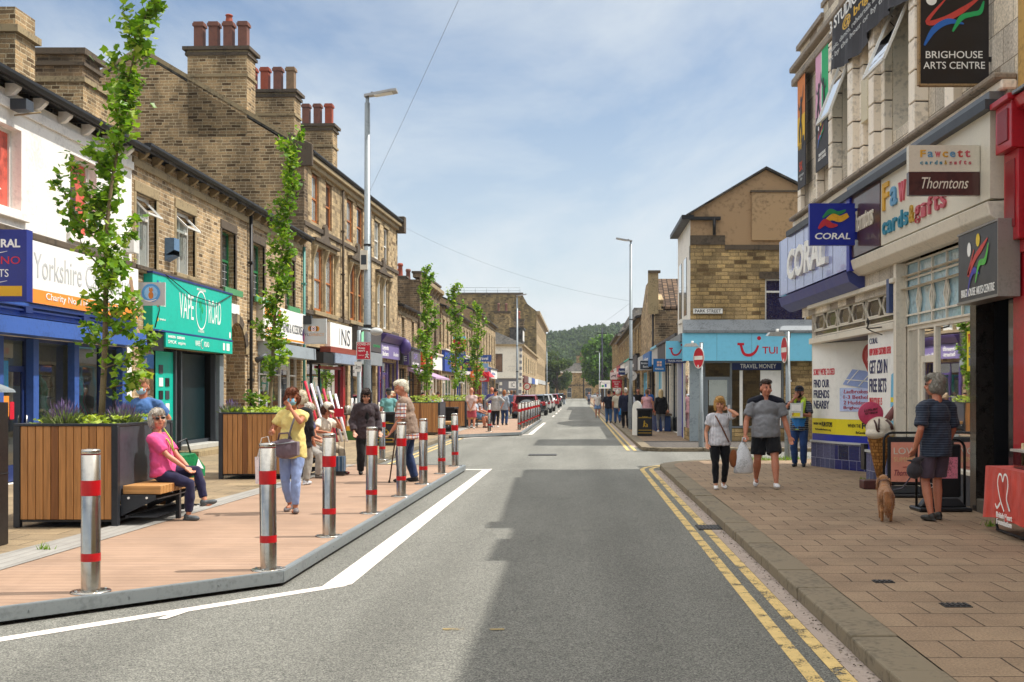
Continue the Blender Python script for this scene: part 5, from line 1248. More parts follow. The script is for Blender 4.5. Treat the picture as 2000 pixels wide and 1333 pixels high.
mb = MB(); mb.rect(1.3, 2.38, 2.94, 2.62, .07, M_navy); mb.text('TRAVEL MONEY', 1.6, 2.43, 2.75, 2.57, .07, M_wht, .005); mb.rect(2.24, .6, 2.9, 2.36, .074, M_wht); mb.rect(.6, 1.25, 1.2, 2.1, .074, mat('pale_blind', '#a9b0ab', .5)); mb.box(1.58, .08, .6, 1.68, .12, 2.36, M_wht); mb.build('window_graphic', t)
mb = MB()
for u, z in ((1.75, .9), (2.0, 1.05)): mb.box(u, .7, .5, u + .2, .9, z, M_blk); mb.ell((u + .1, .8, z + .2), (.15, .12, .18), M_blk, 8)
mb.build('chair', t)
downpipe(t, 3.15, .1, 2.66, M_wht, -.07, .035)
tsn = thing('projecting_sign', 'small pale blue smile sign over a navy strip, jutting from the travel shop', 'sign', (2.85, 37.6, 2.62))
mb = MB(); mb.box(0, 0, .14, .66, .08, .72, M_lblue); mb.box(0, 0, 0, .66, .08, .135, M_navy); tui(mb, .1, .24, .38, 0); mb.text('TRAVEL MONEY', .06, .04, .6, .1, 0, M_wht); mb.box(.66, .02, .3, .8, .06, .34, M_gutter); mb.build('sign_panel', tsn)
tsn = thing('street_sign', 'white PARK STREET name plate on the stone corner wall', 'sign', (3.65, 36.66, 4.16))
mb = MB(); mb.box(0, -.02, 0, .93, .03, .18, M_wht); mb.text('PARK STREET', .05, .04, .88, .14, -.02, M_blk, .01)
for a in ((0, 0, .93, .012), (0, .168, .93, .18)): mb.box(a[0], -.023, a[1], a[2], -.02, a[3], M_blk)
mb.build('name_plate', tsn)
# ------------------------------------------------------------------ farther buildings, left
def terrace(label, side, x, y, W, H, D, wall, upz, nwin, wf, shops, zR=None, pane=None, ww=.95, rz=None, gut=True, sidem=None, parapet=0, kind='sash', shop_top=2.9, fz=(3.05, 3.95), extra=None):
    """two storey house over shops. shops: list of (x0, x1, frame, fascia material, [(text, x0, x1, z0, z1, material)])"""
    t = thing('terrace_house', label, 'building', (x, y, 0), rz if rz is not None else (PI2 if side == 'l' else -PI2))
    wins = [((k + .5) * W / nwin - ww / 2, upz[0], (k + .5) * W / nwin + ww / 2, upz[1]) for k in range(nwin)]
    ops = [w_ for w_ in wins] + [(s_[0], .11, s_[1], shop_top) for s_ in shops]
    shell(t, W, H, D, ops, wall, sidem or M_gable, .2, zR)
    if zR: gable_roof(t, W, D, H + .03, zR, oy=.25)
    if gut: gutter(t, W, H, y=-.28, gap=.9)
    if parapet: 
        mb = MB(); mb.box(-.05, -.3, H - .12, W + .05, .0, H + .12, M_dress); mb.box(0, -.06, H + .12, W, .4, H + parapet, wall); mb.box(-.05, -.12, H + parapet, W + .05, .46, H + parapet + .12, M_dressd); mb.build('parapet', t, bevel=.01)
    for a, b, c, d in wins:
        window(t, a, b, c, d, .14, wf, pane or M_pane, kind); mb = MB(); mb.box(a - .12, -.05, d, c + .12, .05, d + .2, M_dress); mb.box(a - .14, -.1, b - .14, c + .14, .05, b - .004, M_dress); mb.build('window_surround', t)
    for s_ in shops:
        a, b, fr, fm, tx = s_
        mb = MB(); mb.box(a - .1, -.2, fz[0], b + .1, -.002, fz[1], fm); mb.box(a - .15, -.28, fz[1], b + .15, -.002, fz[1] + .1, fr)
        for q in tx: mb.text(q[0], q[1], q[3], q[2], q[4], -.2, q[5], .02)
        mb.build('fascia', t)
        n = max(1, int((b - a) / 1.8)); shopfront(t, a, b, .11, shop_top, [('w', 1.4), ('d', 1)] + [('w', 1.4)] * (n - 1), fr, .14, .5, fr, M_glassr, 2)
    return t
M_lpaint = mat('pale_painted_wall', '#d9d4c6', .8, 0, .15, 1)
t = terrace('low narrow stone house in a slot beside the tall stone block', 'l', -9.0, 57.3, 7.0, 6.0, 8, M_stone, (3.9, 5.5), 2, M_wframe,
        [(.4, 3.0, M_blk, M_blk, []), (3.4, 6.6, M_dgrey, mat('slate_board', '#5a5458', .6, 0, .2, 2), [('CAFE', 4.2, 5.6, 3.45, 3.75, M_lilac), ('coffee and cakes', 3.8, 6.2, 3.15, 3.3, M_wht)])], 7.4)
mb = MB(); mb.prism([(3.2, -.002, 3.0), (3.2, -1.5, 2.45), (3.2, -1.5, 2.36), (3.2, -.002, 2.8)], (6.5, 0, 0), mat('lilac_awning', '#a88da8', .8, 0, .1, 2)); mb.build('awning', t)
t = terrace('tall sooty stone hall front with a corbelled parapet and lancet window', 'l', -8.9, 64.6, 9.2, 8.0, 9, M_soot, (3.9, 6.4), 2, M_dressd,
        [(.5, 3.9, M_cream, mat('orange_red_board', '#d8501f', .5), [('phone shop', .9, 3.4, 3.3, 3.6, M_wht)]), (4.4, 8.8, M_cream, M_wht, [])], None, None, 1.1, None, False, M_soot, .35)
mb = MB()
for k in range(7): mb.prism([(k * 1.45 + .1, -.002, 7.5), (k * 1.45 + .1, -.3, 7.9), (k * 1.45 + .1, -.002, 7.9)], (.25, 0, 0), M_dress)
mb.build('corbels', t)
chimney(t, 3.5, 5, 4.4, 6.5, 8, 9.0, 2, 'y', M_soot, .8, (0, 1), None, False)
t = terrace('buff stone shop row with a big blue and orange fascia behind the far planters', 'l', -8.8, 73.9, 20.5, 7.2, 9, M_stone2, (4.5, 6.4), 9, M_dressd,
        [(.3, 8.6, M_cream, mat('royal_blue_board', '#2c4fa8', .45, 0, .06), [('SEE THE\nOFFER', 3.2, 7.4, 3.35, 4.15, M_orange)]), (9.2, 13.2, M_blue, M_navy, [('card', 9.6, 11, 3.3, 3.7, M_orange)]), (13.6, 20.2, M_cream, mat('pale_board', '#d9d7d8', .5), [('hair studio', 14.2, 18, 3.3, 3.6, M_dgrey)])], 9.0, None, .9, fz=(3.05, 4.4))
chimney(t, 4.5, 3.0, 5.4, 4.6, 7.5, 9.6, 2, 'y', M_soot, .9, (1, 0), None, False); chimney(t, 8.2, 3.0, 9, 4.6, 7.5, 9.6, 2, 'y', M_soot, .9, (0, 1), None, False)
t = terrace('taller buff house whose blank rendered side looks over its neighbour, with a red bank front', 'l', -8.7, 94.5, 26, 8.4, 9, M_stone2, (4.6, 7.2), 8, M_dressd,
        [(.4, 9, M_red, M_redp, []), (9.4, 17, M_blue, M_navy, [('travel agents', 10, 15, 3.3, 3.7, M_wht)]), (17.4, 25.6, M_dgrey, M_wht, [('opticians', 18, 23, 3.3, 3.7, M_blue)])], 10.2, None, 1.0, None, True, M_rend)
mb = MB(); mb.prism([(.3, -.3, 3.9), (.3, -1.2, 3.0), (.3, -.3, 3.0)], (8.8, 0, 0), mat('bank_red', '#c31822', .5)); mb.build('awning', t)

# white corner building beyond a side street, big mill behind
t = thing('corner_building', 'white and grey painted corner building with a slate hip roof and dormer', 'building', (-11.8, 150, 0))
W = 4.4; D = 55; H = 7.7
M_gpaint = mat('grey_painted_wall', '#6f7076', .7, 0, .15, 1)
mb = MB(); wall_mb(mb, W, 3.6, H, [(.4, 4.3, 1.9, 6.7)], M_lpaint, 0, .15); wall_mb(mb, W, 0, 3.6, [(.2, 0, 1.4, 2.9), (3.1, 0, 3.9, 1.9)], M_gpaint, -.02, .15)
mb.poly([(W, 0, 0), (W, 1.2, 0), (W, 1.2, H), (W, 0, H)], M_lpaint); mb.poly([(W, 1.2, 0), (W, D, 0), (W, D, H), (W, 1.2, H)], M_stone2); mb.poly([(-6, D, 0), (-6, 0, 0), (-6, 0, H), (-6, D, H)], M_stone2); mb.poly([(0, .001, 0), (-6, .001, 0), (-6, .001, H), (0, .001, H)][::-1], M_lpaint)
for k in range(4): mb.box(W - .45, -.06, .2 + k * .9, W + .03, -.02, .6 + k * .9, M_lpaint); mb.box(1.5, -.06, .2 + k * .8, 1.85, -.02, .6 + k * .8, M_lpaint)
for k in range(5): mb.box(W - .3, -.05, 3.8 + k * .8, W + .03, -.005, 4.2 + k * .8, M_gpaint)
mb.box(-6, -.25, 3.5, W + .25, -.02, 3.68, M_lpaint); mb.build('wall', t)
wv = window(t, .4, 4.3, 1.9, 6.7, .1, M_blk, mat('portrait_poster', '#5f4632', .5, 0, .6, 1.5), 'none')
window(t, .2, 0, 1.4, 2.9, .08, M_wframe, M_pane, 'top'); window(t, 3.1, 0, 3.9, 1.9, .08, M_wframe, M_pane, 'sash')
mb = MB(); mb.rect(2.7, 2.2, 4.1, 3.1, -.05, M_wht); mb.text('IC', 3.0, 2.35, 3.5, 2.95, -.055, M_dgrey); mb.text('stable', 2.6, 5.0, 3.6, 5.15, -.01, M_gry); mb.build('wall_sign', t)
mb = MB()
for k in range(6): mb.box(W - .05, 4 + k * 8, 4.4, W + .02, 5.4 + k * 8, 6.6, M_pane); mb.box(W - .05, 3.5 + k * 8, .8, W + .02, 6.5 + k * 8, 2.7, M_pane)
mb.build('side_windows', t)
mb = MB()
for k in range(4): mb.box(W, 2 + k * 13, 3.0, W + .25, 13 + k * 13, 3.9, [mat('maroon_board', '#5a2a26', .5), M_gry, M_blue, M_wht][k])
mb.build('fascia', t)
mb = MB(); mb.box(-6.2, -.3, H, W + .35, -.0, H + .25, M_dress); mb.box(W, 0, H, W + .35, D, H + .25, M_dress); mb.build('eaves', t)
mb = MB(); mb.poly([(-6.2, -.3, H + .25), (W + .35, -.3, H + .25), (-1.0, 6, H + 2.9), (-6.2, 6, H + 2.9)], M_slate); mb.poly([(W + .35, -.3, H + .25), (W + .35, D, H + .25), (-1.0, D, H + 2.9), (-1.0, 6, H + 2.9)], M_slate); mb.build('roof', t)
chimney(t, .2, 9, 2.3, 10, H + 1, H + 5.2, 2, 'x', M_stoneR, 1.1, (0, 0), None, False); chimney(t, 2.5, 16, 3.9, 17, H + 1, H + 4.6, 1, 'x', M_soot, 1.1, (1, 1), None, False)
mb = MB(); mb.box(2.6, 4, H + .5, 4.3, 9, H + 2.5, M_slate); mb.box(2.5, 3.9, H + 2.5, 4.5, 9, H + 2.65, M_gutter); mb.box(4.3, 4.5, H + .9, 4.34, 8.5, H + 2.3, M_wframe); mb.build('dormer', t)

t = thing('mill', 'huge blank stone mill wall with a railed roof over the white corner building', 'building', (-7.5, 206, 0), PI2)
W = 60; D = 15
mb = MB(); M_bigs = masonry('mill_stone', '#97804f', '#806a40', '#8f7d55', .45, .5, .25)
mb.poly([(0, 0, 0), (0, 0, 16.2), (0, 1.8, 17.6), (0, 2.6, 19.2), (0, D, 19.2), (0, D, 0)], M_bigs)
wall_mb(mb, W, 0, 16.2, [(3 + 6 * k, z, 5 + 6 * k, z + 2.2) for k in range(9) for z in (5, 8.6, 12.2)], M_stone2); mb.poly([(0, 1.8, 17.6), (0, 2.6, 19.2), (W, 2.6, 19.2), (W, 1.8, 17.6)][::-1], M_slate); mb.poly([(0, 0, 16.2), (W, 0, 16.2), (W, 1.8, 17.6), (0, 1.8, 17.6)], M_slate); mb.poly([(0, 2.6, 19.2), (W, 2.6, 19.2), (W, D, 19.2), (0, D, 19.2)], M_slate); mb.build('wall', t)
mb = MB(); mb.box(-.1, -.6, 15.6, W, -.002, 16.2, M_dress); mb.box(-.15, 2.4, 19.2, .4, D, 19.5, M_dressd); mb.box(-.1, -.1, 3.3, W, -.002, 4.1, M_gry); mb.build('cornice', t)
for k in range(3):
    for z in (5, 8.6, 12.2): window(t, 3 + 6 * k, z, 5 + 6 * k, z + 2.2, .15, M_wood, M_pane, 'none')
mb = MB()
for k in range(7): mb.tube([(.5, 3 + k * 2, 19.2), (.5, 3 + k * 2, 20.5)], .035, M_galv, 6)
mb.tube([(.5, 3, 20.45), (.5, 15, 20.45)], .03, M_galv, 6); mb.tube([(.5, 3, 19.9), (.5, 15, 19.9)], .025, M_galv, 6)
mb.build('roof_rail', t)
t = thing('terrace_house', 'stone terrace beyond the mill, last on the left of the street', 'building', (-7.6, 268, 0), PI2)
shell(t, 34, 9, 10, [(2 + 4 * k, 5, 3.4 + 4 * k, 7.4) for k in range(8)], M_stone2, M_gable, .2, 11); gable_roof(t, 34, 10, 9, 11)
for k in range(8): window(t, 2 + 4 * k, 5, 3.4 + 4 * k, 7.4)

# street end: solicitors' house
t = thing('stone_house', 'square stone house closing the far end of the street, dark lettering across its front', 'house', (-6.2, 300, .1))
W = 14; H = 7.0
ow = [(3.4, 4.3, 4.6, 6.2), (8.0, 4.3, 9.3, 6.2), (3.2, .2, 4.4, 2.8), (7.9, .6, 9.6, 2.7)]
shell(t, W, H, 10, ow, M_stoneR, M_stoneR, .15)
for a in ow: window(t, *a, .1, M_wframe, M_pane, 'sash')
mb = MB(); mb.poly([(-.4, -.4, H), (W + .4, -.4, H), (W / 2 + 1.2, 5, H + 2.6), (W / 2 - 1.2, 5, H + 2.6)], M_slate); mb.poly([(W + .4, -.4, H), (W + .4, 10.4, H), (W / 2 + 1.2, 5, H + 2.6)], M_slate); mb.poly([(-.4, 10.4, H), (-.4, -.4, H), (W / 2 - 1.2, 5, H + 2.6)], M_slate); mb.build('roof', t)
mb = MB(); mb.box(-.4, -.4, H - .35, W + .4, -.01, H, M_lpaint); mb.build('gutter', t)
chimney(t, 5.6, 4.5, 8.0, 5.5, H + 1, H + 4.4, 1, 'x', M_stoneR, .7, (2,))
mb = MB(); mb.text('WINGATE SOLICITORS', 3.0, 3.2, 9.9, 3.65, -.05, M_blk, .03); mb.build('lettering', t)
downpipe(t, 8.2 - .7, 0, 7, M_gutter, -.15, .12)
t = thing('boundary_wall', 'low stone wall along the foot of the solicitors house', 'wall', (-30, 297.5, 0)); mb = MB(); mb.box(0, 0, 0, 23, .5, 1.1, M_stoneR); mb.box(34, 0, 0, 80, .5, 1.2, M_stoneR); mb.build('stonework', t)

# ------------------------------------------------------------------ farther buildings, right
t = terrace('single storey shop row with a butcher between the travel agent and the chapel', 'r', 3.75, 56.2, 14.9, 3.75, 7, M_lpaint, (3.5, 3.6), 1, M_wframe,
        [(9.0, 14.5, M_dgrey, mat('stone_board', '#b4aa9a', .6), [('FAMILY BUTCHER', 9.6, 13.8, 3.2, 3.45, M_redp)]), (.5, 4.2, M_lblue, M_gry, []), (4.6, 8.6, M_dgrey, M_dgrey, [])], None, None, .3, None, False, M_stoneR, fz=(3.0, 3.7))
t = thing('chapel', 'small gabled stone hall whose brown tiled roof faces the camera', 'building', (3.75, 69, 0), -PI2)
W = 12.6
shell(t, W, 5.7, 7, [(1, .11, 5.8, 2.8), (6.6, .11, 12, 2.8)], M_stone2, M_soot, .2)
mb = MB(); g1 = [(0, 0, 5.7), (W, 0, 5.7), (W, 0, 6.2), (W * .62, 0, 7.6), (W * .38, 0, 7.6), (0, 0, 6.2)]
mb.prism(g1, (0, .4, 0), M_stone2); mb.prism([(W - .1, -.35, 5.5), (W + .12, -.35, 5.5), (W + .12, -.35, 7.5), (W - .1, -.35, 7.5)], (0, .5, 0), M_dress); mb.box(W - .1, -.35, 7.5, W + .2, .25, 7.62, M_dressd)
mb.build('gable', t)
M_btl = masonry('brown_roof_tiles', '#75604f', '#5f4d40', '#2e2620', .3, .3, .26, .03, .005)
mb = MB(); mb.prism([(W, .3, 5.75), (W, 8, 5.75), (W - 3, 8, 7.4), (W - 3, .3, 7.4)], (0, 0, .12), M_btl); mb.prism([(0, .3, 5.75), (0, 8, 5.75), (W - 3, 8, 7.4), (W - 3, .3, 7.4)], (0, 0, .12), M_btl); mb.build('roof', t)
downpipe(t, W - .3, .1, 5.6)
shopfront(t, 1, 5.8, .11, 2.8, [('w', 1), ('d', 1), ('w', 1)], M_lblue, .1, .5); shopfront(t, 6.6, 12, .11, 2.8, [('w', 1), ('d', 1), ('w', 1.5)], M_dgrey, .1, .5, None, M_glassr)
mb = MB(); mb.box(6.4, -.25, 2.95, 12.3, -.002, 3.7, mat('bakery_blue', '#1d6cb0', .45)); mb.text("bakery", 7.5, 3.15, 11, 3.5, -.25, M_wht, .02); mb.box(.8, -.25, 2.95, 6.0, -.002, 3.7, M_gry); mb.build('fascia', t)
t = terrace('low dark stone shop row past the chapel on the right', 'r', 3.75, 108.5, 39, 6.2, 8, M_stoneR, (4.1, 5.6), 9, M_dressd,
        [(1 + 9.5 * k, 9.5 + 9.5 * k, [M_red, M_dgrey, M_teal, M_blk][k], [M_redp, M_wht, M_gry, M_dgrey][k], [(['post office', 'books', 'news', 'barber'][k], 2 + 9.5 * k, 6 + 9.5 * k, 3.3, 3.6, M_wht if k != 1 else M_dgrey)]) for k in range(4)], 7.2, None, .9, sidem=M_soot)
t = terrace('grey slated house standing taller at the far right of the street', 'r', 3.9, 134, 25, 7.2, 10, M_stoneR, (4.3, 6.3), 6, M_wframe,
        [(2, 11, M_red, M_red, []), (13, 23, M_wframe, M_wht, [])], 9.9, sidem=M_stoneR)
mb = MB(); mb.poly([(25.3, -.3, 7.0), (25.3, 10, 7.0), (22, 10, 9.9), (22, 1.5, 9.9)], M_slate); mb.build('hip_roof', t)
t = thing('telegraph_pole', 'tall dark pole rising beside the right hand trees', 'pole', (3.6, 176, 0)); mb = MB(); mb.tube([(0, 0, 0), (0, 0, 11.5)], [.16, .11], mat('tarred_timber', '#2b2c3a', .8), 8); mb.box(-.8, -.05, 10.6, .8, .05, 10.75, M_gutter); mb.build('shaft', t)

# ------------------------------------------------------------------ wooded hill
def hill_z(x, y): 
    u = max(0, min(1, (y - 350) / 340)); s = u * u * (3 - 2 * u)
    return s * (25 + 4 * math.sin(x * .021 + 1.0) + 2 * math.sin(x * .06))
gx = np.linspace(-420, 420, 43); gy = np.linspace(346, 900, 40)
vs = [(x, y, hill_z(x, y) - .02) for y in gy for x in gx]; n = len(gx)
fs = [(j * n + i, j * n + i + 1, (j + 1) * n + i + 1, (j + 1) * n + i) for j in range(len(gy) - 1) for i in range(n - 1)]
o = raw_mesh('hill', vs, fs, mat('hill_grass', '#3d4a22', .95, 0, .3, .05), None, True); struct(o)
rs = np.random.RandomState(5)
def leaf_cloud(centres, radii, per, size, rs, flat=.0):
    """many small quads scattered through ellipsoidal clumps; returns verts, faces"""
    V = []; 
    for c, r, k, s_ in zip(centres, radii, per, size):
        d = rs.normal(size=(k, 3)); d /= np.linalg.norm(d, axis=1)[:, None]
        p = c + d * r * (rs.uniform(.25, 1, (k, 1)) ** .5)
        nrm = d * .6 + rs.normal(size=(k, 3)) * .6; nrm /= np.linalg.norm(nrm, axis=1)[:, None]
        u = np.cross(nrm, rs.normal(size=(k, 3))); u /= np.linalg.norm(u, axis=1)[:, None]; v = np.cross(nrm, u)
        sz = s_ * rs.uniform(.6, 1.3, (k, 1))
        V.append(np.stack([p - u * sz - v * sz * .8, p + u * sz * .9 - v * sz, p + u * sz + v * sz * .9, p - u * sz * .9 + v * sz], axis=1).reshape(-1, 3))
    V = np.concatenate(V); F = np.arange(len(V)).reshape(-1, 4)
    return V, F
cs, rr_, pp, ss = [], [], [], []
for k in range(2600):
    y = 352 + 340 * rs.rand() ** .8; x = (rs.rand() - .5) * (110 + (y - 350) * .25) + 2
    h = rs.uniform(6, 11); r_ = rs.uniform(1.5, 3.1); z = hill_z(x, y)
    for q in range(3):
        cs.append(np.array([x + rs.normal() * r_ * .4, y + rs.normal() * r_ * .4, z + h * .5 + q * h * .22])); rr_.append(np.array([r_, r_, h * .3]) * (1.1 - .27 * q)); pp.append(44); ss.append(.42)
V, F = leaf_cloud(cs, rr_, pp, ss, rs)
o = raw_mesh('woodland', V, F, foliage('far_wood_leaves', '#3a4b33', '#50633f', '#6d7f55', .3, 1.0)); o['kind'] = 'stuff'; o['label'] = 'dense green wood covering the hill beyond the street'; o['category'] = 'woodland'  # leaf greens paled and greyed, so part of the haze is in the colour
def round_tree(label, x, y, h, r, mleaf, seed, n=26, tz=.25):
    t = thing('broadleaf_tree', label, 'tree', (x, y, 0)); rs = np.random.RandomState(seed)
    mb = MB(); bark = mat('grey_bark', '#4b4136', .9, 0, .3, 4, .6, 20)
    mb.tube([(0, 0, 0), (.1, 0, h * .3), (0, .1, h * .6), (.2, 0, h * .85)], [r * .07, r * .055, r * .035, .05], bark, 8)
    cs, rr_, pp, ss = [], [], [], []
    for k in range(n):
        a = rs.rand() * 6.28; q = rs.rand() ** .6; zz = rs.rand(); ra = r * .72 * q * math.sin(math.pi * (.15 + .8 * zz)) ** .7
        c = np.array([ra * math.cos(a), ra * math.sin(a), h * (tz + (1 - tz - .12) * zz)]); cs.append(c); k_ = rs.uniform(.24, .4) * r; rr_.append(np.array([k_, k_, k_ * .7])); pp.append(150); ss.append(r * .045)
        mb.tube([(0, 0, max(h * .2, c[2] - r * .5)), tuple(c * .6 + np.array([0, 0, c[2] * .35])), tuple(c)], [r * .03, r * .02, .02], bark, 5)
    mb.build('trunk', t); V, F = leaf_cloud(cs, rr_, pp, ss, rs); raw_mesh('crown', V, F, mleaf, t)
    return t
round_tree('dark rounded tree at the left of the street end, before the wooded hill', -4.9, 262, 11.6, 4.6, foliage('dark_leaves', '#37491f', '#4e642e', '#66783c', .3, .9), 3)
round_tree('big fresh green tree at the right of the street end', 5.4, 236, 14.4, 5.6, foliage('mid_leaves', '#35561a', '#557d26', '#6d9434', .3, .6), 4, 36)
# ------------------------------------------------------------------ planters, benches and their planting
M_anth = mat('anthracite_steel', '#34373d', .4, .35, .1, 3)
def wood(name, c1, c2, axis=0, pitch=.1):
    N = NT(name); o = N.n('ShaderNodeTexCoord').outputs['Object']
    s = N.n('ShaderNodeSeparateXYZ', {0: o})
    ri = N.n('ShaderNodeNewGeometry').outputs['Random Per Island']
    col = N.ramp(ri, [(0, lin(c1)), (.5, lin(c2)), (1, lin(c1))])
    sc = (22, 22, 1.2) if axis == 2 else (1.2, 22, 22)
    gr = N.ramp(N.noise(N.n('ShaderNodeMapping', {'Vector': o, 'Scale': sc}).outputs[0], 1.6, 6, .65), [(.3, g(.68)), (.7, g(1.2))])
    N.l(N.mix(1.0, N.mix(N.n('ShaderNodeMath', {0: ri, 1: 1}, operation='MULTIPLY').outputs[0], col, lin(c2)), gr, 'MULTIPLY'), N.b.inputs['Base Color'])
    N.b.inputs['Roughness'].default_value = .5
    N.bump(gr, .2, .003)
    return N.m
M_slatv = wood('planter_slats', '#8a5830', '#c08850', 2); M_slath = wood('bench_slats', '#a56c38', '#c49156', 0)
M_soil = mat('soil', '#3b2d22', .95, 0, .3, 8, .6, 30)
PW, PD, PH = 1.2, 1.8, 1.19
def planter(label, X, Y, bench=True):
    """X, Y = front corner on the street side"""
    t = thing('planter', label, 'planter', (X, Y, .112), 0, 'slatted street planters with benches')
    n = 12
    def slats(x0, y0, dx, dy, L):
        mb = MB(); w_ = L / n
        for k in range(n):
            a = k * w_ + .004; b = (k + 1) * w_ - .004
            if dx: mb.box(x0 + a, y0, .09, x0 + b, y0 + .025, PH - .03, M_slatv)
            else: mb.box(x0, y0 + a, .09, x0 + .025, y0 + b, PH - .03, M_slatv)
        return mb
    slats(-PW + .075, .012, 1, 0, PW - .15).build('slat_panel', t, bevel=.003); slats(-PW + .075, PD - .04, 1, 0, PW - .15).build('slat_panel', t); slats(-PW + .012, .07, 0, 1, PD - .14).build('slat_panel', t)
    for a, b in ((-PW, 0), (-.075, 0), (-PW, PD - .07), (-.075, PD - .07)):
        mb = MB(); mb.box(a, b, 0, a + .075, b + .07, PH - .03, M_anth); mb.build('corner_post', t, bevel=.004)
    mb = MB(); mb.box(-PW, 0, PH - .03, 0, .07, PH, M_anth); mb.box(-PW, PD - .07, PH - .03, 0, PD, PH, M_anth); mb.box(-PW, .07, PH - .03, -PW + .075, PD - .07, PH, M_anth); mb.box(-.075, .07, PH - .03, 0, PD - .07, PH, M_anth); mb.box(-PW + .03, .03, .06, -.03, PD - .03, .085, M_anth); mb.build('rim', t, bevel=.004)
    mb = MB(); mb.box(-.03, .07, .3, -.012, PD - .07, PH - .03, mat('grey_steel_panel', '#4b4e56', .4, .3, .12, 1.5)); mb.build('side_panel', t)
    mb = MB(); mb.box(-PW + .04, .04, .3, -.04, PD - .05, PH - .1, M_soil); mb.build('soil', t)
    if bench:
        mb = MB(); y = .12; zt = .47
        while y < PD - .12:
            mb.box(.01, y, zt - .1, .45, y + .085, zt, M_slath); y += .098
        bq = mb.build('bench', t, bevel=.006)
        for yy in (.09, .9, PD - .12):
            mb = MB(); mb.prism([(0, yy, zt - .105), (.4, yy, zt - .105), (.4, yy, zt - .16), (0, yy, .12)], (0, .012, 0), M_anth)
            mb.tube([(.09, yy - .004, zt - .14), (.09, yy - .012, zt - .14)], .014, M_wht, 8); mb.tube([(.3, yy - .004, zt - .14), (.3, yy - .012, zt - .14)], .014, M_wht, 8)
            mb.build('bracket', bq)
        mb = MB(); mb.box(.03, .1, zt - .16, .42, PD - .12, zt - .145, M_anth); mb.box(.05, .1, .1, .07, PD - .12, .13, M_anth)
        for k in range(14): mb.box(.05, .14 + k * .115, .1, .4, .15 + k * .115, .115, M_anth)
        mb.box(.36, .86, 0, .41, .92, .36, M_anth); mb.build('under_frame', bq)
    return t
planter('slatted wooden planter with steel bench where the lady in pink sits', -5.28, 13.2)
planter('slatted wooden planter half hidden behind the woman in the yellow top', -5.24, 20.6)
planter('slatted wooden planter in front of the coloured shop signs, left of the shorts man', -5.05, 42.0)
planter('slatted wooden planter just behind the man in pink shorts', -4.87, 50.0)
planter('farthest slatted wooden planter, behind the seated flowery women', -4.75, 58.0)
LEAF = np.array([(0, 0), (-.5, .12), (-.36, .5), (-.42, .92), (0, .78), (.42, .92), (.36, .5), (.5, .12)])
def leaves(pts, size, rs, lie=.5, template=LEAF):
    """lobed leaves folded along the midrib, hung at pts"""
    n = len(pts); k = len(template)
    nr = rs.normal(size=(n, 3)); nr[:, 2] = np.abs(nr[:, 2]) + lie; nr /= np.linalg.norm(nr, axis=1)[:, None]
    u = np.cross(nr, rs.normal(size=(n, 3))); u /= np.linalg.norm(u, axis=1)[:, None]; v = np.cross(nr, u)
    s = size * rs.uniform(.55, 1.25, (n, 1))
    V = np.zeros((n, k, 3)); fold = rs.uniform(-.1, .5, (n, 1))
    for i, (a, b) in enumerate(template):
        V[:, i] = pts + u * s * a + v * s * (b - .3) + nr * s * (abs(a) * fold - .25 * b * b * fold)
    F = []
    for q in range(n):
        o = q * k; F.append([o, o + 1, o + 2, o + 3, o + 4]); F.append([o, o + 4, o + 5, o + 6, o + 7])
    return V.reshape(-1, 3), F
M_tulip = foliage('tulip_tree_leaves', '#47721a', '#7fa82c', '#b9cc5c', .42, .4)
M_bark = mat('young_bark', '#6f6047', .9, 0, .3, 6, .5, 40)
def tulip_tree(label, x, y, z, path, wid, zc, n, size, seed, low=()):
    """columnar street tree: path = [(dx, dz)], leaves ride on steep side branches"""
    t = thing('street_tree', label, 'tree', (x, y, z), 0, 'young columnar trees in the planters')
    rs = np.random.RandomState(seed); H = path[-1][1]
    px = lambda h: np.interp(h, [p[1] for p in path], [p[0] for p in path])
    mb = MB(); hs = np.linspace(0, H, 16)
    mb.tube([(px(h), .03 * math.sin(h * 2), h) for h in hs], [max(.007, .042 * (1 - h / H) ** .8) for h in hs], M_bark, 8)
    tr_ = mb.build('trunk', t)
    P = []; bm = MB()
    nb = int(26 * H / 5)
    br = []
    for k in range(nb):
        h = zc + (H - zc) * (k + rs.rand() * .6) / nb; a = rs.rand() * 6.283; L = wid * (1.1 - .55 * (h - zc) / (H - zc)) * rs.uniform(.5, 1.25); rise = rs.uniform(.7, 1.5)
        br.append((np.array([px(h), 0, h]), a, L, rise))
    for (h, a, L, rise) in low: br.append((np.array([px(h), 0, h]), a, L, rise))
    for b, a, L, rise in br:
        e = b + np.array([L * math.cos(a), L * math.sin(a), L * rise]); mid = (b + e) / 2 + np.array([L * .12 * math.cos(a), L * .12 * math.sin(a), -L * .12])
        bm.tube([b, mid, e], [.011, .007, .003], M_bark, 5)
        m_ = int(n / len(br) * (.5 + L / wid * .6))
        tt = rs.rand(m_) ** .7; q = b + (mid - b) * np.minimum(1, tt * 2)[:, None] + (e - mid) * np.maximum(0, tt * 2 - 1)[:, None]
        P.append(q + rs.normal(size=(m_, 3)) * np.array([.06, .06, .075]))
    bm.build('branches', t)
    P.append(np.array([[px(h), 0, h] for h in rs.uniform(zc, H, n // 7)]) + rs.normal(size=(n // 7, 3)) * .06)
    V, F = leaves(np.concatenate(P), size, rs)
    raw_mesh('crown', V, F, M_tulip, t)
    return t
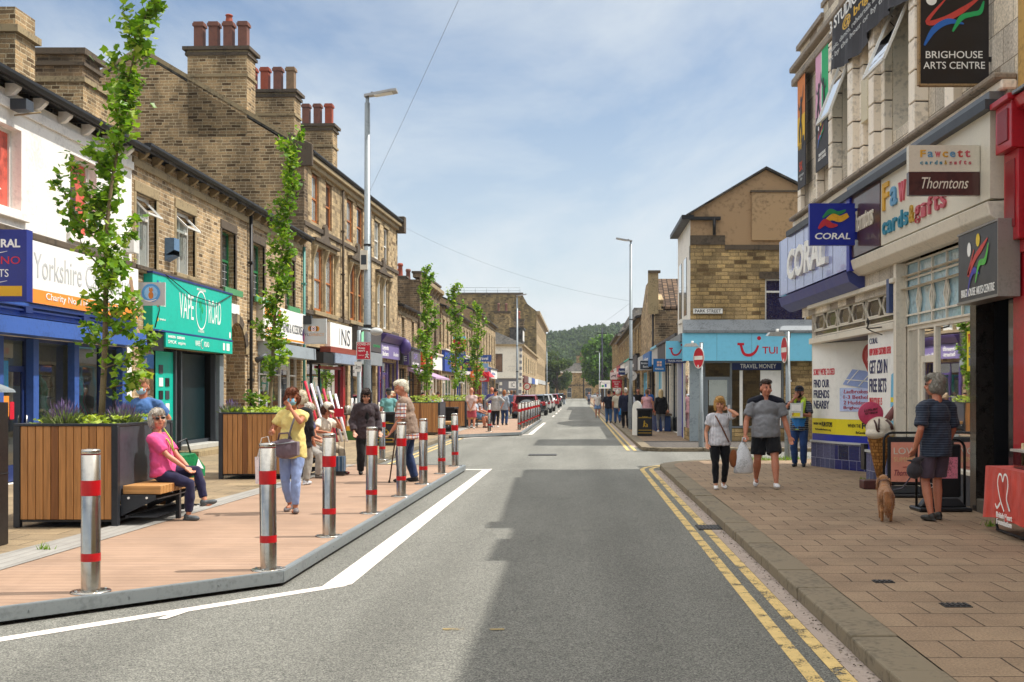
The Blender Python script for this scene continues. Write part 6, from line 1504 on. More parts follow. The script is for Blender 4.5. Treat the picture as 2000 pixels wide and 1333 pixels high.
tulip_tree('tallest young tree, leafy column leaning right from the planter nearest the camera', -5.85, 14.1, 1.2, [(0, 0), (.06, 1.5), (.1, 2.7), (.27, 4.0), (.48, 4.9), (.78, 5.6)], .31, 1.3, 2300, .088, 11,
           [(.75, .15, .6, .75), (1.1, .3, .4, 1.0), (1.0, 2.6, .35, .9), (2.2, 3.2, .62, 1.5), (1.9, 3.0, .5, 1.6), (2.6, 3.3, .45, 1.6), (.5, .6, .5, .5)])
tulip_tree('young leafy tree before the corner of the tall stone gable', -5.78, 21.5, 1.2, [(0, 0), (.12, 2), (.3, 3.5), (.42, 5.2)], .3, .8, 2000, .085, 12, [(.3, 3.0, .4, .2)])
tulip_tree('young leafy tree in front of the blue and orange shop sign', -5.65, 42.9, 1.2, [(0, 0), (0, 2.5), (-.1, 5.05)], .5, .5, 2300, .1, 13)
tulip_tree('young leafy tree behind the man in pink shorts, left of the red bank sign', -5.47, 50.9, 1.2, [(0, 0), (.05, 2.5), (0, 5.2)], .5, .6, 1800, .1, 14)
tulip_tree('farthest young leafy tree in front of the red bank awning', -5.3, 58.9, 1.2, [(0, 0), (.15, 2.5), (.25, 4.9)], .5, .6, 1500, .11, 15)
M_lav = foliage('lavender_leaves', '#5f7443', '#87985c', '#9aa86a', .2, .7); M_lavf = foliage('lavender_flowers', '#5b4a78', '#7c6a98', None, .2, .7); M_gc = foliage('ground_cover_leaves', '#7d9a2a', '#a9bf4a', '#c3cf6a', .35, .5)
def tuft(label, x, y, z, r, h, n, seed, fl=.35):
    t = thing('lavender_plant', label, 'plant', (x, y, z)); rs = np.random.RandomState(seed)
    def blades(n, w_, h, lo):
        a = rs.rand(n) * 6.283; q = rs.rand(n) ** .6 * r; b = np.stack([q * np.cos(a) * .4, q * np.sin(a) * .4, np.zeros(n)], 1); e = np.stack([q * np.cos(a), q * np.sin(a), h * rs.uniform(lo, 1, n) * (1 - .35 * (q / r) ** 2)], 1) + rs.normal(size=(n, 3)) * .02
        s = np.stack([-np.sin(a + rs.rand(n)), np.cos(a), np.zeros(n)], 1) * w_
        return b, e, s
    b, e, s = blades(n, .007, h, .5); V = np.stack([b - s * .6, b + s * .6, (b + e) / 2 + s + [0, 0, .03], e, (b + e) / 2 - s + [0, 0, .03]], 1).reshape(-1, 3)
    raw_mesh('foliage', V, np.arange(len(V)).reshape(-1, 5), M_lav, t)
    m_ = int(n * fl); b, e, s = blades(m_, .014, h * 1.25, .7); d = (e - b) / np.linalg.norm(e - b, axis=1)[:, None] * .09
    V = np.stack([e - d, e - d * .5 + s * .6, e, e - d * .5 - s * .6], 1).reshape(-1, 3); raw_mesh('flower_spikes', V, np.arange(len(V)).reshape(-1, 4), M_lavf, t)
    return t
tuft('lavender tuft with purple spikes left of the largest tree trunk', -6.0, 13.45, 1.2, .26, .33, 420, 1); tuft('lavender tuft with purple spikes right of the largest tree trunk', -5.5, 13.9, 1.2, .24, .3, 420, 2)
tuft('lavender tuft by the left corner of the second planter', -6.3, 20.9, 1.2, .25, .3, 260, 3)
def cover_plant(X, Y, n, seed, h=.16):
    rs = np.random.RandomState(seed); q = np.stack([X - PW * rs.uniform(.06, .94, n), Y + PD * rs.uniform(.05, .95, n), 1.24 + rs.rand(n) * h], 1)
    V, F = leaves(q, .075, rs, 1.2); o = raw_mesh('ground_cover', V, F, M_gc); o['kind'] = 'stuff'; o['label'] = 'low yellow green leaves filling a planter'; o['category'] = 'ground cover'
for k, (X, Y) in enumerate(((-5.28, 13.2), (-5.24, 20.6), (-5.05, 42.0), (-4.87, 50.0), (-4.75, 58))): cover_plant(X, Y, 360, 30 + k, .14 if k < 2 else .3)
rs = np.random.RandomState(77)
def weeds(pts, s, n):
    P = np.concatenate([np.array(p) + rs.normal(size=(n, 3)) * [s, s * .5, .012] for p in pts]); P[:, 2] = np.abs(P[:, 2] - .106) + .11
    b = P; a = rs.rand(len(P)) * 6.28; e = b + np.stack([np.cos(a) * .05, np.sin(a) * .05, rs.uniform(.03, .1, len(P))], 1); sd_ = np.stack([-np.sin(a), np.cos(a), 0 * a], 1) * .009
    V = np.stack([b - sd_, b + sd_, e], 1).reshape(-1, 3); o = raw_mesh('weeds', V, np.arange(len(V)).reshape(-1, 3), foliage('weed_leaves', '#4f7424', '#7fa03a')); o['kind'] = 'stuff'; o['label'] = 'grassy weeds growing from pavement joints'; o['category'] = 'weeds'
weeds([(4.55, 26.3, .11), (4.85, 26.5, .11), (4.2, 26.3, .11), (4.95, 26.7, .11)], .14, 90)
weeds([(-5.2, 11.25, .11), (4.9, 19.8, .11), (4.75, 13.3, .11), (-9.2, 27.6, .11), (5.0, 24.5, .11)], .04, 26)

# ------------------------------------------------------------------ lamps, posts, wires, bins
def lamp(label, x, y, h, side, r=.075):
    t = thing('street_lamp', label, 'street lamp', (x, y, .11), 0, 'galvanised street lamps')
    mb = MB(); mb.lathe([(r * 1.35, 0), (r * 1.35, 1.5), (r * 1.05, 1.62), (r * .75, h - .12), (0, h - .11)], M_galv, n=16); mb.lathe([(r * 1.15, 2.9), (r * 1.15, 2.96)], M_gutter, n=16); mb.lathe([(r * 1.0, 4.6), (r * 1.0, 4.64)], M_gutter, n=16); mb.box(-r * 1.4 - .02, -r * 1.6, .45, r * .6, -r * 1.2, 1.15, M_galv); mb.build('post', t)
    mb = MB(); mb.lathe([(r * .5, h - .12), (r * .5, h + .02), (0, h + .02)], M_galv, n=10); mb.prism([(-.06 * side, -.07, h + .0), (.5 * side, -.15, h + .09), (.62 * side, -.13, h + .11), (.62 * side, .13, h + .11), (.5 * side, .15, h + .09), (-.06 * side, .07, h)], (0, 0, .05), mat('lamp_head_grey', '#a9a6a2', .4, .4)); mb.prism([(.15 * side, -.1, h + .02), (.52 * side, -.11, h + .082), (.52 * side, .11, h + .082), (.15 * side, .1, h + .02)], (0, 0, .01), M_wht); mb.tube([(.1 * side, 0, h + .05), (.1 * side, 0, h + .11)], .03, M_blk, 8); mb.build('lamp_head', t)
    return t
l1 = lamp('tall street lamp before the tall stone block, nearest on the left', -4.4, 24.0, 7.7, 1)
mb = MB(); mb.box(-.13, -.12, 4.1, .02, -.06, 4.5, M_cream); mb.rect(-.11, 4.2, 0, 4.4, -.122, M_dgrey); mb.build('control_box', l1)
lamp('street lamp rising between the white corner building and the buff houses', -4.05, 76, 7.9, 1); lamp('far left street lamp standing before the wooded hill', -4.4, 160, 7.9, 1)
lamp('tall street lamp on the right pavement beyond the side street', 2.2, 48.5, 7.9, -1); lamp('far right street lamp below the green tree', 3.3, 182, 7.9, -1)
def stick(label, name, x, y, h, r, f, cat='sign post'):
    t = thing(name, label, cat, (x, y, .11)); mb = MB(); mb.lathe([(r, 0), (r, h), (0, h + .01)], M_galv, n=12); mb.build('post', t); f(t, h); return t
def cov(t, h):
    mb = MB(); mb.rect(-.04, h - .58, .24, h - .23, -.07, M_wht); mb.box(-.045, -.068, h - .585, .245, -.06, h - .225, M_galv); mb.rect(-.03, h - .57, .23, h - .24, -.073, M_redp)
    mb.text('COVID-19', -.02, h - .3, .22, h - .255, -.073, M_wht, .02); mb.text('Keep\napart', .0, h - .43, .13, h - .33, -.073, M_wht, .02); mb.text('thank you', .0, h - .51, .11, h - .48, -.073, M_wht)
    mb.disc(.17, h - .43, .014, .016, -.073, M_wht); mb.stroke([(.17, h - .45), (.165, h - .5), (.2, h - .55)], [.02, .03, .012], -.073, M_wht); mb.stroke([(.165, h - .5), (.13, h - .55)], [.025, .012], -.073, M_wht); mb.stroke([(.13, h - .49), (.17, h - .465), (.21, h - .49)], [.01, .015, .01], -.073, M_wht); mb.build('red_sign', t)
    mb = MB(); mb.box(-.08, -.07, h - .82, .06, -.06, h - .62, M_wht); mb.text('2m', -.06, h - .76, .04, h - .68, -.07, M_dgrey); mb.build('small_sign', t)
    mb = MB(); mb.tube([(0, 0, h - .02), (.1, 0, h + .02), (.25, 0, h)], .03, M_galv, 8); mb.ell((.34, 0, h - .02), (.13, .09, .08), mat('lamp_grey', '#b9bbb8', .4), 12); mb.build('sign_light', t)
stick('thin grey post with a red COVID-19 keep apart sign, just left of the big lamp', 'sign_post', -4.36, 22.9, 2.78, .045, cov)
def noent(yaw, arm):
    def f(t, h):
        M = Matrix.Rotation(yaw, 4, 'Z'); mb = MB(); mb.T = M; z = h - .42
        mb.T = M @ Matrix.Translation((0, -.07, z)) @ Matrix.Rotation(PI2, 4, 'X')
        mb.lathe([(0, .012), (.305, .012), (.305, 0), (0, 0)], M_gry, n=36); mb.T = M
        mb.disc(0, z, .3, .3, -.084, M_wht, 36, 0); mb.disc(0, z, .28, .28, -.087, M_redp, 36, 0); mb.rect(-.235, z - .055, .235, z + .055, -.09, M_wht); mb.rect(-.05, z - .27, .02, z - .2, -.09, M_wht); mb.build('round_sign', t)
        mb = MB(); mb.T = Matrix.Rotation(arm, 4, 'Z'); mb.box(-.04, -.03, h - .14, .06, .03, h + .02, M_galv); mb.prism([(-.06, -.1, h - .1), (-.5, -.1, h - .1), (-.44, -.1, h - .02), (-.15, -.1, h)], (0, .2, 0), mat('lamp_grey', '#b9bbb8')); mb.tube([(-.25, 0, h), (-.25, 0, h + .06)], .035, M_wht, 8); mb.build('sign_light', t)
        mb = MB(); mb.lathe([(.075, 0), (.075, .95), (.05, 1.05)], M_galv, n=12); mb.build('base', t)
    return f
stick('no entry sign with lamp arm on the kerb before the travel shop door', 'no_entry_sign', 3.48, 32.7, 2.95, .05, noent(R(-66), R(-5)))
stick('no entry sign seen nearly edge on, right of the travel shop lettering', 'no_entry_sign', 4.82, 26.55, 2.95, .05, noent(R(-86), R(8)))
def dirs(t, h):
    mb = MB(); mb.box(-.75, -.08, h - 1.05, .75, -.05, h, M_wht); mb.stroke([(-.6, h - .9), (-.6, h - .3)], [.1, .1], -.08, M_blk); mb.stroke([(-.6, h - .3), (-.35, h - .15)], [.1, .06], -.08, M_blk); mb.rect(-.4, h - .85, -.1, h - .6, -.085, M_green); mb.rect(.0, h - .85, .25, h - .45, -.085, M_blue); mb.text('Town centre', -.3, h - .38, .65, h - .25, -.08, M_blk); mb.build('sign_board', t)
stick('white direction sign board far off on the right pavement', 'direction_sign', 3.4, 150, 3.1, .06, dirs)
def rnd_sign(t, h):
    mb = MB(); mb.disc(0, h - .3, .33, .33, -.06, M_redp, 24); mb.disc(0, h - .3, .25, .25, -.065, M_cream, 24); mb.stroke([(-.1, h - .42), (-.08, h - .28), (.12, h - .22)], [.05, .05, .03], -.07, M_blk); mb.build('round_sign', t)
stick('round red rimmed turn sign above the parked red car', 'turn_sign', -4.7, 105, 2.4, .04, rnd_sign)
def wire(label, a, b, sag, r=.0045):
    P = [Vector(a).lerp(Vector(b), k / 14) - Vector((0, 0, sag * 4 * (k / 14) * (1 - k / 14))) for k in range(15)]
    mb = MB(); mb.tube(P, r, mat('wire_grey', '#7d828a', .6), 5); tag(mb.build('overhead_wire'), label, 'wire')
wire('thin wire rising from the left lamp across the sky towards the camera', (-4.4, 24, 5.75), (5.4, -9.5, 8.6), .25, .0028); wire('thin wire from the tall stone block over to the right lamp', (-8.95, 56.9, 10.0), (2.2, 48.5, 5.5), .5); wire('thin wire running away from the right lamp to the far left lamp', (2.2, 48.5, 5.45), (-4.4, 160, 7.5), .6)
def litter(label, x, y):
    t = thing('litter_bin', label, 'litter bin', (x, y, .11), 0, 'black litter bins with gold stripes'); gold = mat('gold_stripe', '#c9a227', .4)
    mb = MB(); a = .26; mb.box(-a, -.24, 0, a, .24, .62, M_blk); mb.box(-a, -.24, .62, -a + .05, .24, .9, M_blk); mb.box(a - .05, -.24, .62, a, .24, .9, M_blk); mb.box(-a + .05, .1, .62, a - .05, .24, .9, M_blk); mb.box(-a - .02, -.26, .9, a + .02, .26, .98, M_blk); mb.box(-a + .05, -.24, .62, a - .05, -.2, .7, M_blk); mb.build('body', t, bevel=.012)
    mb = MB()
    for z in (.1, .2, .64): mb.box(-a + .03, -.246, z, a - .03, -.241, z + .018, gold)
    mb.text('Litter', -.09, .665, .1, .71, -.241, gold, .01); mb.disc(-.02, .52, .025, .028, -.241, gold, 12); mb.stroke([(-.02, .49), (-.03, .4), (-.06, .32)], [.05, .05, .025], -.241, gold); mb.stroke([(-.03, .4), (.03, .32)], [.04, .02], -.241, gold); mb.stroke([(-.02, .47), (.06, .44)], [.025, .02], -.241, gold); mb.rect(.05, .32, .1, .42, -.246, gold); mb.build('emblem', t)
    return t
litter('black litter bin with gold stripes behind the woman in black', -5.62, 33.8); litter('black litter bin with gold stripes on the right pavement', 2.36, 41.2); litter('black litter bin with gold stripes between the two far planters', -5.0, 44.9).rotation_euler = (0, 0, R(78))
t = thing('bin_housing', 'tall dark metal bin housing with a grey pyramid cap at the left edge', 'bin', (-6.66, 11.1, .11))
mb = MB(); bm_ = mat('brown_black_steel', '#2a2523', .4, .4, .25, 3); mb.box(0, 0, 0, .82, .7, 1.45, bm_); mb.box(-.01, -.006, .72, .83, .71, .728, M_blk); mb.tube([(.7, -.006, 1.25), (.7, -.012, 1.25)], .018, M_steel, 8); mb.build('body', t, bevel=.01)
mb = MB(); mb.box(.08, .08, 1.45, .74, .62, 1.55, M_steel); mb.prism([(-.03, -.04, 1.55), (.88, -.04, 1.55), (.86, -.04, 1.58), (.5, -.04, 1.72), (.3, -.04, 1.72), (-.01, -.04, 1.58)], (0, .78, 0), M_galv); mb.build('cap', t)

# ------------------------------------------------------------------ pavement signs, stalls, table
def swing(label, x, y, rz, w_, h, f):
    t = thing('swing_sign', label, 'pavement sign', (x, y, .11), rz, 'black swing signs outside the card shop'); r = .05
    mb = MB(); rr = .12; P = [(-w_ / 2, 0, .03), (-w_ / 2, 0, h - rr)] + [(-w_ / 2 + rr - rr * math.cos(a), 0, h - rr + rr * math.sin(a)) for a in (.4, .8, 1.2)] + [(-w_ / 2 + rr, 0, h), (w_ / 2 - rr, 0, h)] + [(w_ / 2 - rr + rr * math.sin(a), 0, h - rr + rr * math.cos(a)) for a in (.4, .8, 1.2)] + [(w_ / 2, 0, h - rr), (w_ / 2, 0, .03)]
    mb.tube(P, .018, mat('satin_black', '#131416', .35, .3), 8); mb.build('hoop', t)
    mb = MB(); mb.prism([(-w_ / 2 - .03, -.22, 0), (w_ / 2 + .03, -.22, 0), (w_ / 2 + .03, .22, 0), (-w_ / 2 - .03, .22, 0)], (0, 0, .05), M_blk); mb.prism([(-w_ / 2, -.1, .05), (w_ / 2, -.1, .05), (w_ / 2 - .1, -.06, .16), (-w_ / 2 + .1, -.06, .16)], (0, .12, 0), M_blk); mb.build('base', t, bevel=.015)
    mb = MB(); mb.box(-w_ / 2 + .05, -.02, .17, w_ / 2 - .05, .02, h - .06, M_blk); mb.build('board', t, bevel=.02)
    mb = MB(); f(mb, w_, h); mb.build('poster', t)
def s1(mb, w_, h):
    N = mat('peach_poster', '#d98e78', .4, 0, .12, 1.2, coat=.5); mb.rect(-w_ / 2 + .1, .22, w_ / 2 - .1, h - .14, -.024, N); mb.text('LOVE', -.17, h - .32, .17, h - .22, -.024, M_cream); mb.text('SUMMER', -.17, h - .43, .17, h - .36, -.024, mat('gold_letters', '#d8b783', .5)); mb.text('with', -.04, h - .52, .05, h - .495, -.024, M_red); mb.text('Thorntons', -.16, h - .64, .17, h - .55, -.024, mat('wine_letters', '#7c2036', .5), 0, .35)
def s2(mb, w_, h):
    mb.rect(-w_ / 2 + .1, .22, w_ / 2 - .1, h - .12, -.024, mat('dark_poster', '#1b1a1c', .4, 0, .3, 6)); mb.rect(-w_ / 2 + .1, .42, w_ / 2 - .1, .7, -.026, mat('photo_print', '#b76a78', .4, 0, .8, 7)); mb.text('Open', -.16, .28, .0, .36, -.026, M_wht); mb.disc(-.12, .5, .06, .06, -.026, M_gry)
swing('black hooped swing sign with a peach LOVE SUMMER poster by the ice cream cone', 4.86, 17.15, R(-4), .62, .95, s1)
swing('black hooped swing sign with a dark poster behind the dog walker', 4.76, 15.15, R(2), .64, .93, s2)
t = thing('ice_cream_cone', 'giant ice cream cone display with a flake and a round pink sign', 'shop display', (4.86, 18.6, .11)); t.scale = (1.12, 1.12, 1.06)
mb = MB(); wf = masonry('wafer', '#b98548', '#a8743a', '#7f5227', .2, .05, .05, .006, 0); mb.lathe([(.03, .12), (.075, .3), (.17, .78), (.185, .82)], wf, n=24); mb.build('wafer_cone', t)
mb = MB(); im = mat('vanilla_ice', '#cfc4b2', .6, 0, .12, 5, .5, 12)
mb.ell((0, 0, .92), (.2, .2, .17), im, 18); mb.ell((-.05, -.05, .84), (.17, .16, .1), im, 14); mb.ell((.08, -.05, .86), (.13, .13, .09), im, 14); mb.ell((0, .05, 1.0), (.14, .14, .1), im, 14); mb.build('scoop', t, remesh=.012, smooth_it=3)
mb = MB(); cm = mat('chocolate_sauce', '#4a2a26', .35); mb.tube([(-.11, -.13, 1.04), (-.1, -.185, .98), (-.09, -.2, .9), (-.06, -.19, .87)], [.012, .014, .014, .018], cm, 8); mb.tube([(-.04, -.13, 1.06), (-.06, -.19, .98), (-.06, -.2, .9)], .012, cm, 8); mb.tube([(.06, -.13, 1.05), (.13, -.16, .97), (.14, -.16, .9)], [.02, .02, .025], cm, 8); mb.build('sauce', t)
mb = MB(); mb.tube([(.08, 0, 1.0), (.24, -.02, 1.24)], .055, mat('flake_brown', '#6d3f3c', .7, 0, .3, 12, .8, 40), 12); mb.build('flake', t)
mb = MB(); pk = mat('pink_disc', '#b83a5c', .4); mb.T = Matrix.Translation((-.12, .03, 1.14)) @ Matrix.Rotation(PI2, 4, 'X'); mb.lathe([(0, .02), (.17, .02), (.18, .012), (.18, -.02), (0, -.02)], pk, n=32); mb.T = None; mb.text('LUXURY', -.22, 1.165, -.02, 1.2, .008, cm, .02, 0, .006, .15); mb.text('ICE CREAM', -.21, 1.12, -.03, 1.15, .008, cm, .01, 0, .006, .15); mb.build('round_sign', t)
mb = MB(); mb.box(-.26, -.14, 0, .16, .14, .13, mat('brown_case', '#4a2320', .5)); mb.build('base', t, bevel=.01)
t = thing('charity_table', 'folding table under a red heart charity cloth at the right edge', 'table', (4.62, 13.0, .11), R(-91.5))
mb = MB()
for u in (.12, 1.9): mb.tube([(u, .06, .68), (u, .06, .06), (u + .04, .06, .02), (u + .3, .06, .02)] if u < 1 else [(u, .06, .68), (u, .06, .02)], .016, M_blk, 8)
mb.tube([(.12, .06, .02), (1.9, .06, .02)], .016, M_blk, 8); mb.tube([(.12, .62, .7), (.12, .62, .02)], .016, M_blk, 8); mb.box(0, 0, .69, 2.0, .68, .715, M_dgrey); mb.build('table', t)
tcl = thing('tablecloth', 'red cloth with a white heart outline hanging over the charity table', 'tablecloth', (4.62, 13.0, .11), R(-91.5)); rc = cloth('red_charity_cloth', '#c2402f', fold=.9, fs=5)
vs = []; nx, nz = 44, 16
for j in range(nz + 1):
    for i in range(nx + 1):
        u = 2.04 * i / nx - .02; z = .722 - .58 * j / nz + (.05 * math.sin(u * 2.3) if j == nz else 0); vs.append((u, -.02 - .035 * (j / nz) * (math.sin(u * 9) + .6 * math.sin(u * 17 + 1)) - .02 * j / nz, z))
fs = [(j * (nx + 1) + i, j * (nx + 1) + i + 1, (j + 1) * (nx + 1) + i + 1, (j + 1) * (nx + 1) + i) for j in range(nz) for i in range(nx)]
mb = MB(); mb.add(vs, [f[::-1] for f in fs], rc, True); mb.box(-.02, -.015, .717, 2.02, .7, .724, rc)
vs2 = [(-.02 - .02 * (j / nz) * math.sin(i * 1.9), -.02 + .72 * i / 12, .722 - .55 * j / nz) for j in range(nz + 1) for i in range(13)]; mb.add(vs2, [(j * 13 + i, j * 13 + i + 1, (j + 1) * 13 + i + 1, (j + 1) * 13 + i) for j in range(nz) for i in range(12)], rc, True); mb.build('cloth', tcl)
mb = MB(); hp = [(.62, .28), (.5, .4), (.42, .56), (.46, .66), (.54, .66), (.58, .6), (.63, .67), (.71, .66), (.74, .56), (.7, .42), (.78, .3)]
mb.stroke([(a + .1, b) for a, b in hp], [.025] * len(hp), -.06, M_wht); mb.stroke([(.6, .36), (.5, .3), (.44, .34)], [.03, .03, .02], -.06, M_wht); mb.stroke([(.82, .38), (.9, .3)], [.03, .02], -.06, M_wht); mb.text('British Heart', .5, .2, .98, .26, -.07, M_wht, .01); mb.text('Foundation', .52, .13, .98, .19, -.075, M_wht, .01); mb.build('heart_print', tcl)
t = thing('plastic_tub', 'clear plastic tub full of card boxes on the charity table', 'tub', (4.74, 12.55, .84)); tm = glass('frosted_plastic', '#b9b6b0', .6)
mb = MB(); mb.prism([(0, -.5, .0), (.36, -.5, .0), (.36, .0, .0), (0, .0, .0)], (0, 0, .008), mat('milky_plastic', '#a9a49c', .4))
for a, b in (((0, -.5), (.36, -.5)), ((.36, -.5), (.36, 0)), ((.36, 0), (0, 0)), ((0, 0), (0, -.5))): mb.poly([(a[0], a[1], 0), (b[0], b[1], 0), (b[0] * 1.06 - .01, b[1] * 1.05, .2), (a[0] * 1.06 - .01, a[1] * 1.05, .2)], tm)
mb.build('tub', t)
mb = MB(); mb.box(-.03, -.54, .2, .39, .03, .205, mat('milky_plastic', '#a9a49c')); mb.box(-.03, -.54, .18, -.015, .03, .2, mat('milky_plastic', '#a9a49c')); mb.build('rim', t)
for k, (u, v, hx) in enumerate(((.06, -.12, '#c9b48c'), (.12, -.2, '#b59a6a'), (.05, -.3, '#b5453f'), (.14, -.38, '#c2a06a'), (.2, -.1, '#3f4a66'))):
    mb = MB(); mb.box(u, v, .03, u + .12, v + .06, .27, mat('box_' + hx[1:], hx, .6, 0, .2, 10)); o = mb.build('card_box'); o.location = (4.74, 12.55, .84); tag(o, ['buff box nearest the back of the plastic tub', 'brown box second in the plastic tub', 'red striped box in the middle of the plastic tub', 'tan box toward the front of the plastic tub', 'dark blue box behind the others in the plastic tub'][k], 'box')
mb = MB(); mb.box(4.66, 11.6, .836, 4.96, 11.98, .846, mat('purple_leaflet', '#5d4a86', .4)); mb.box(4.7, 11.65, .846, 4.98, 11.96, .854, M_wht); tag(mb.build('leaflet_pile'), 'purple and white leaflets lying on the red charity cloth', 'leaflets')
# left stalls
t = thing('stall_table', 'trestle of bric-a-brac and small goods outside the red framed shop', 'stall', (-8.9, 43, .11))
mb = MB(); mb.box(0, -1.2, .72, 1.7, 1.6, .78, mat('stall_board', '#5a4c3e', .8)); 
for a, b in ((.1, -1.1), (1.6, -1.1), (.1, 1.5), (1.6, 1.5)): mb.box(a - .03, b - .03, 0, a + .03, b + .03, .72, M_dgrey)
mb.build('trestle', t)
r_ = random.Random(4)
for k in range(34):
    hx = r_.choice(['#d9d2c8', '#a8876a', '#e6e4de', '#8f8aa0', '#6f5a48', '#b98d96', '#c9c2b0']); u, v = .1 + r_.random() * 1.5, -1.1 + r_.random() * 2.5
    mb = MB(); q = r_.uniform(.05, .1); h = r_.uniform(.05, .28)
    if k % 2: mb.box(u - q, v - q * .7, .781, u + q, v + q * .7, .781 + h, mat('ware_' + hx[1:], hx, .6, 0, .2, 12))
    else: mb.lathe([(q * .5, .781), (q, .8), (q * .8, .781 + h * .7), (q * .4, .781 + h), (.0, .781 + h)], mat('ware_' + hx[1:], hx), (u, v, 0), 10)
    o = mb.build('ornament'); o.location = (-8.9, 43, .11); tag(o, 'small ornament crowded among others on the stall table', 'ornament', 'ornaments on the stall table')
for k in range(7):
    mb = MB(); h = .55 if k < 3 else .4; mb.lathe([(.05, 0), (.05, h), (0, h)], M_wht, n=10); o = mb.build('wrapping_roll'); o.location = (-8.3 + k * .17 + (.5 if k > 2 else 0), 42.2, .9); tag(o, 'white roll standing upright on the stall table', 'roll', 'white rolls on the stall')
for k, (hx, lb) in enumerate((('#c8283e', 'crimson roll leaning against the stall, tallest'), ('#d9d6de', 'silver white roll leaning at the stall'), ('#8d8f98', 'grey roll leaning between others at the stall'), ('#b03048', 'dark red roll leaning low beside the stall'), ('#c9ccd6', 'pale grey roll leaning farthest right at the stall'), ('#e3dfe2', 'white roll leaning behind the seated pair'))):
    mb = MB(); mb.tube([(0, 0, 0), (-.62 + .04 * k, .25, 1.9 - .08 * k)], .042, mat('roll_' + hx[1:], hx, .4, 0, .25, 5), 12); o = mb.build('cloth_roll'); o.location = (-7.95 + .13 * k, 35.8 + .1 * k, .11); tag(o, lb, 'roll')
t = thing('crate', 'green crate with white and orange packets at the foot of the stall', 'crate', (-7.6, 37.5, .11))
mb = MB(); mb.box(0, 0, 0, .85, .5, .3, mat('green_crate', '#3f6a2c', .6)); mb.box(.03, .03, .3, .82, .47, .45, mat('orange_packet', '#e0a52a', .5)); mb.box(.05, .05, .45, .8, .45, .62, M_wht); mb.build('crate', t)
t = thing('pavement_sign', 'teal framed pavement sign standing beside the vape shop step', 'pavement sign', (-9.35, 30.7, .11), R(20))
mb = MB(); mb.tube([(-.02, 0, 0), (-.02, 0, 1.0), (.05, 0, 1.1), (.45, 0, 1.1), (.52, 0, 1.0), (.52, 0, 0)], .025, M_blk, 8); mb.box(.03, -.015, .12, .47, .015, 1.02, M_teal); mb.text('VAPE\nROAD', .1, .55, .4, .8, -.015, M_wht); mb.build('frame', t)
t = thing('pavement_sign', 'white arched pavement board beside the right litter bin', 'pavement sign', (2.1, 41.6, .11), R(-62))
mb = MB(); P = [(-.32, 0, 0), (.32, 0, 0), (.32, 0, .95)] + [(.32 * math.cos(a), 0, .95 + .3 * math.sin(a)) for a in (.5, 1.0, 1.57, 2.1, 2.6)] + [(-.32, 0, .95)]; mb.prism(P, (0, .05, 0), M_wht); mb.build('board', t)
# small projecting signs down the street
def proj(label, x0, x1, y, z0, z1, f, th=.1, wallx=None):
    t = thing('projecting_sign', label, 'sign', (x0, y, z0)); mb = MB(); f(mb, x1 - x0, z1 - z0, th)
    mb.box(-.25 if wallx == 'l' else x1 - x0, th * .4, (z1 - z0) * .45, 0 if wallx == 'l' else x1 - x0 + .25, th * .6, (z1 - z0) * .55, M_gutter); mb.build('sign_board', t)
def board(m, *tx):
    def f(mb, w_, h, th):
        mb.box(0, 0, 0, w_, th, h, m)
        for s_, a, b, c, d, mm in tx: mb.text(s_, a * w_, b * h, c * w_, d * h, 0, mm, .02)
    return f
proj('purple projecting sign with a pale star, by the low house', -9.15, -8.55, 58, 3.05, 3.66, board(M_purple, ('*', .12, .25, .42, .8, M_gry), ('E', .55, .3, .85, .72, M_gry)), wallx='l')
def stack(mb, w_, h, th):
    mb.box(0, 0, h * .86, w_, th, h, M_lblue); mb.box(0, 0, h * .22, w_, th, h * .85, M_redp); mb.box(0, 0, 0, w_, th, h * .2, M_blue)
    for k in range(3): mb.text(['your local', 'property', 'experts'][k], w_ * .15, h * (.68 - k * .15), w_ * .85, h * (.76 - k * .15), 0, M_wht)
    mb.text('ESTATE AGENT', w_ * .1, h * .06, w_ * .9, h * .14, 0, M_wht)
proj('tall red and blue stacked agent sign above the far planters', -8.5, -7.65, 78, 4.15, 5.45, stack, wallx='l')
proj('green and maroon projecting sign beside the red agent sign', -8.5, -7.9, 92, 5.0, 5.7, board(mat('maroon_board', '#5a2a26'), ('DELI', .1, .3, .9, .7, M_green)), wallx='l')
proj('navy and orange projecting card sign below the red agent sign', -8.5, -7.75, 84, 3.2, 4.1, board(M_navy, ('card\nfactory', .15, .25, .85, .75, M_orange)), wallx='l')
proj('long blue projecting board over the red bank awning', -8.5, -7.2, 95, 4.2, 4.75, board(M_blue, ('travel', .2, .25, .8, .75, M_wht)), wallx='l')
proj('pale blue and white sign under the long blue board', -8.5, -7.6, 97, 3.0, 4.1, board(M_lblue, ('HOLIDAYS', .1, .4, .9, .65, M_wht)), wallx='l')
proj('white projecting shop sign low over the far planter', -8.6, -8.0, 80, 2.3, 3.2, board(M_wht, ('hair', .2, .4, .8, .6, M_dgrey)), wallx='l')
proj('orange projecting sign left of the red bank board', -8.5, -7.8, 90.5, 2.6, 3.5, board(mat('orange_board', '#e0702a', .5), ('vets', .2, .4, .8, .6, M_wht)), wallx='l')
def flame(mb, w_, h, th):
    mb.box(0, 0, 0, w_, th, h, M_redp); mb.stroke([(.2 * w_, .3 * h), (.5 * w_, .2 * h), (.8 * w_, .3 * h)], [.1, .2, .1], 0, M_wht); mb.stroke([(.45 * w_, .3 * h), (.4 * w_, .55 * h), (.5 * w_, .8 * h)], [.12, .14, .02], 0, M_wht); mb.stroke([(.6 * w_, .3 * h), (.62 * w_, .5 * h), (.5 * w_, .65 * h)], [.1, .1, .02], 0, M_wht)
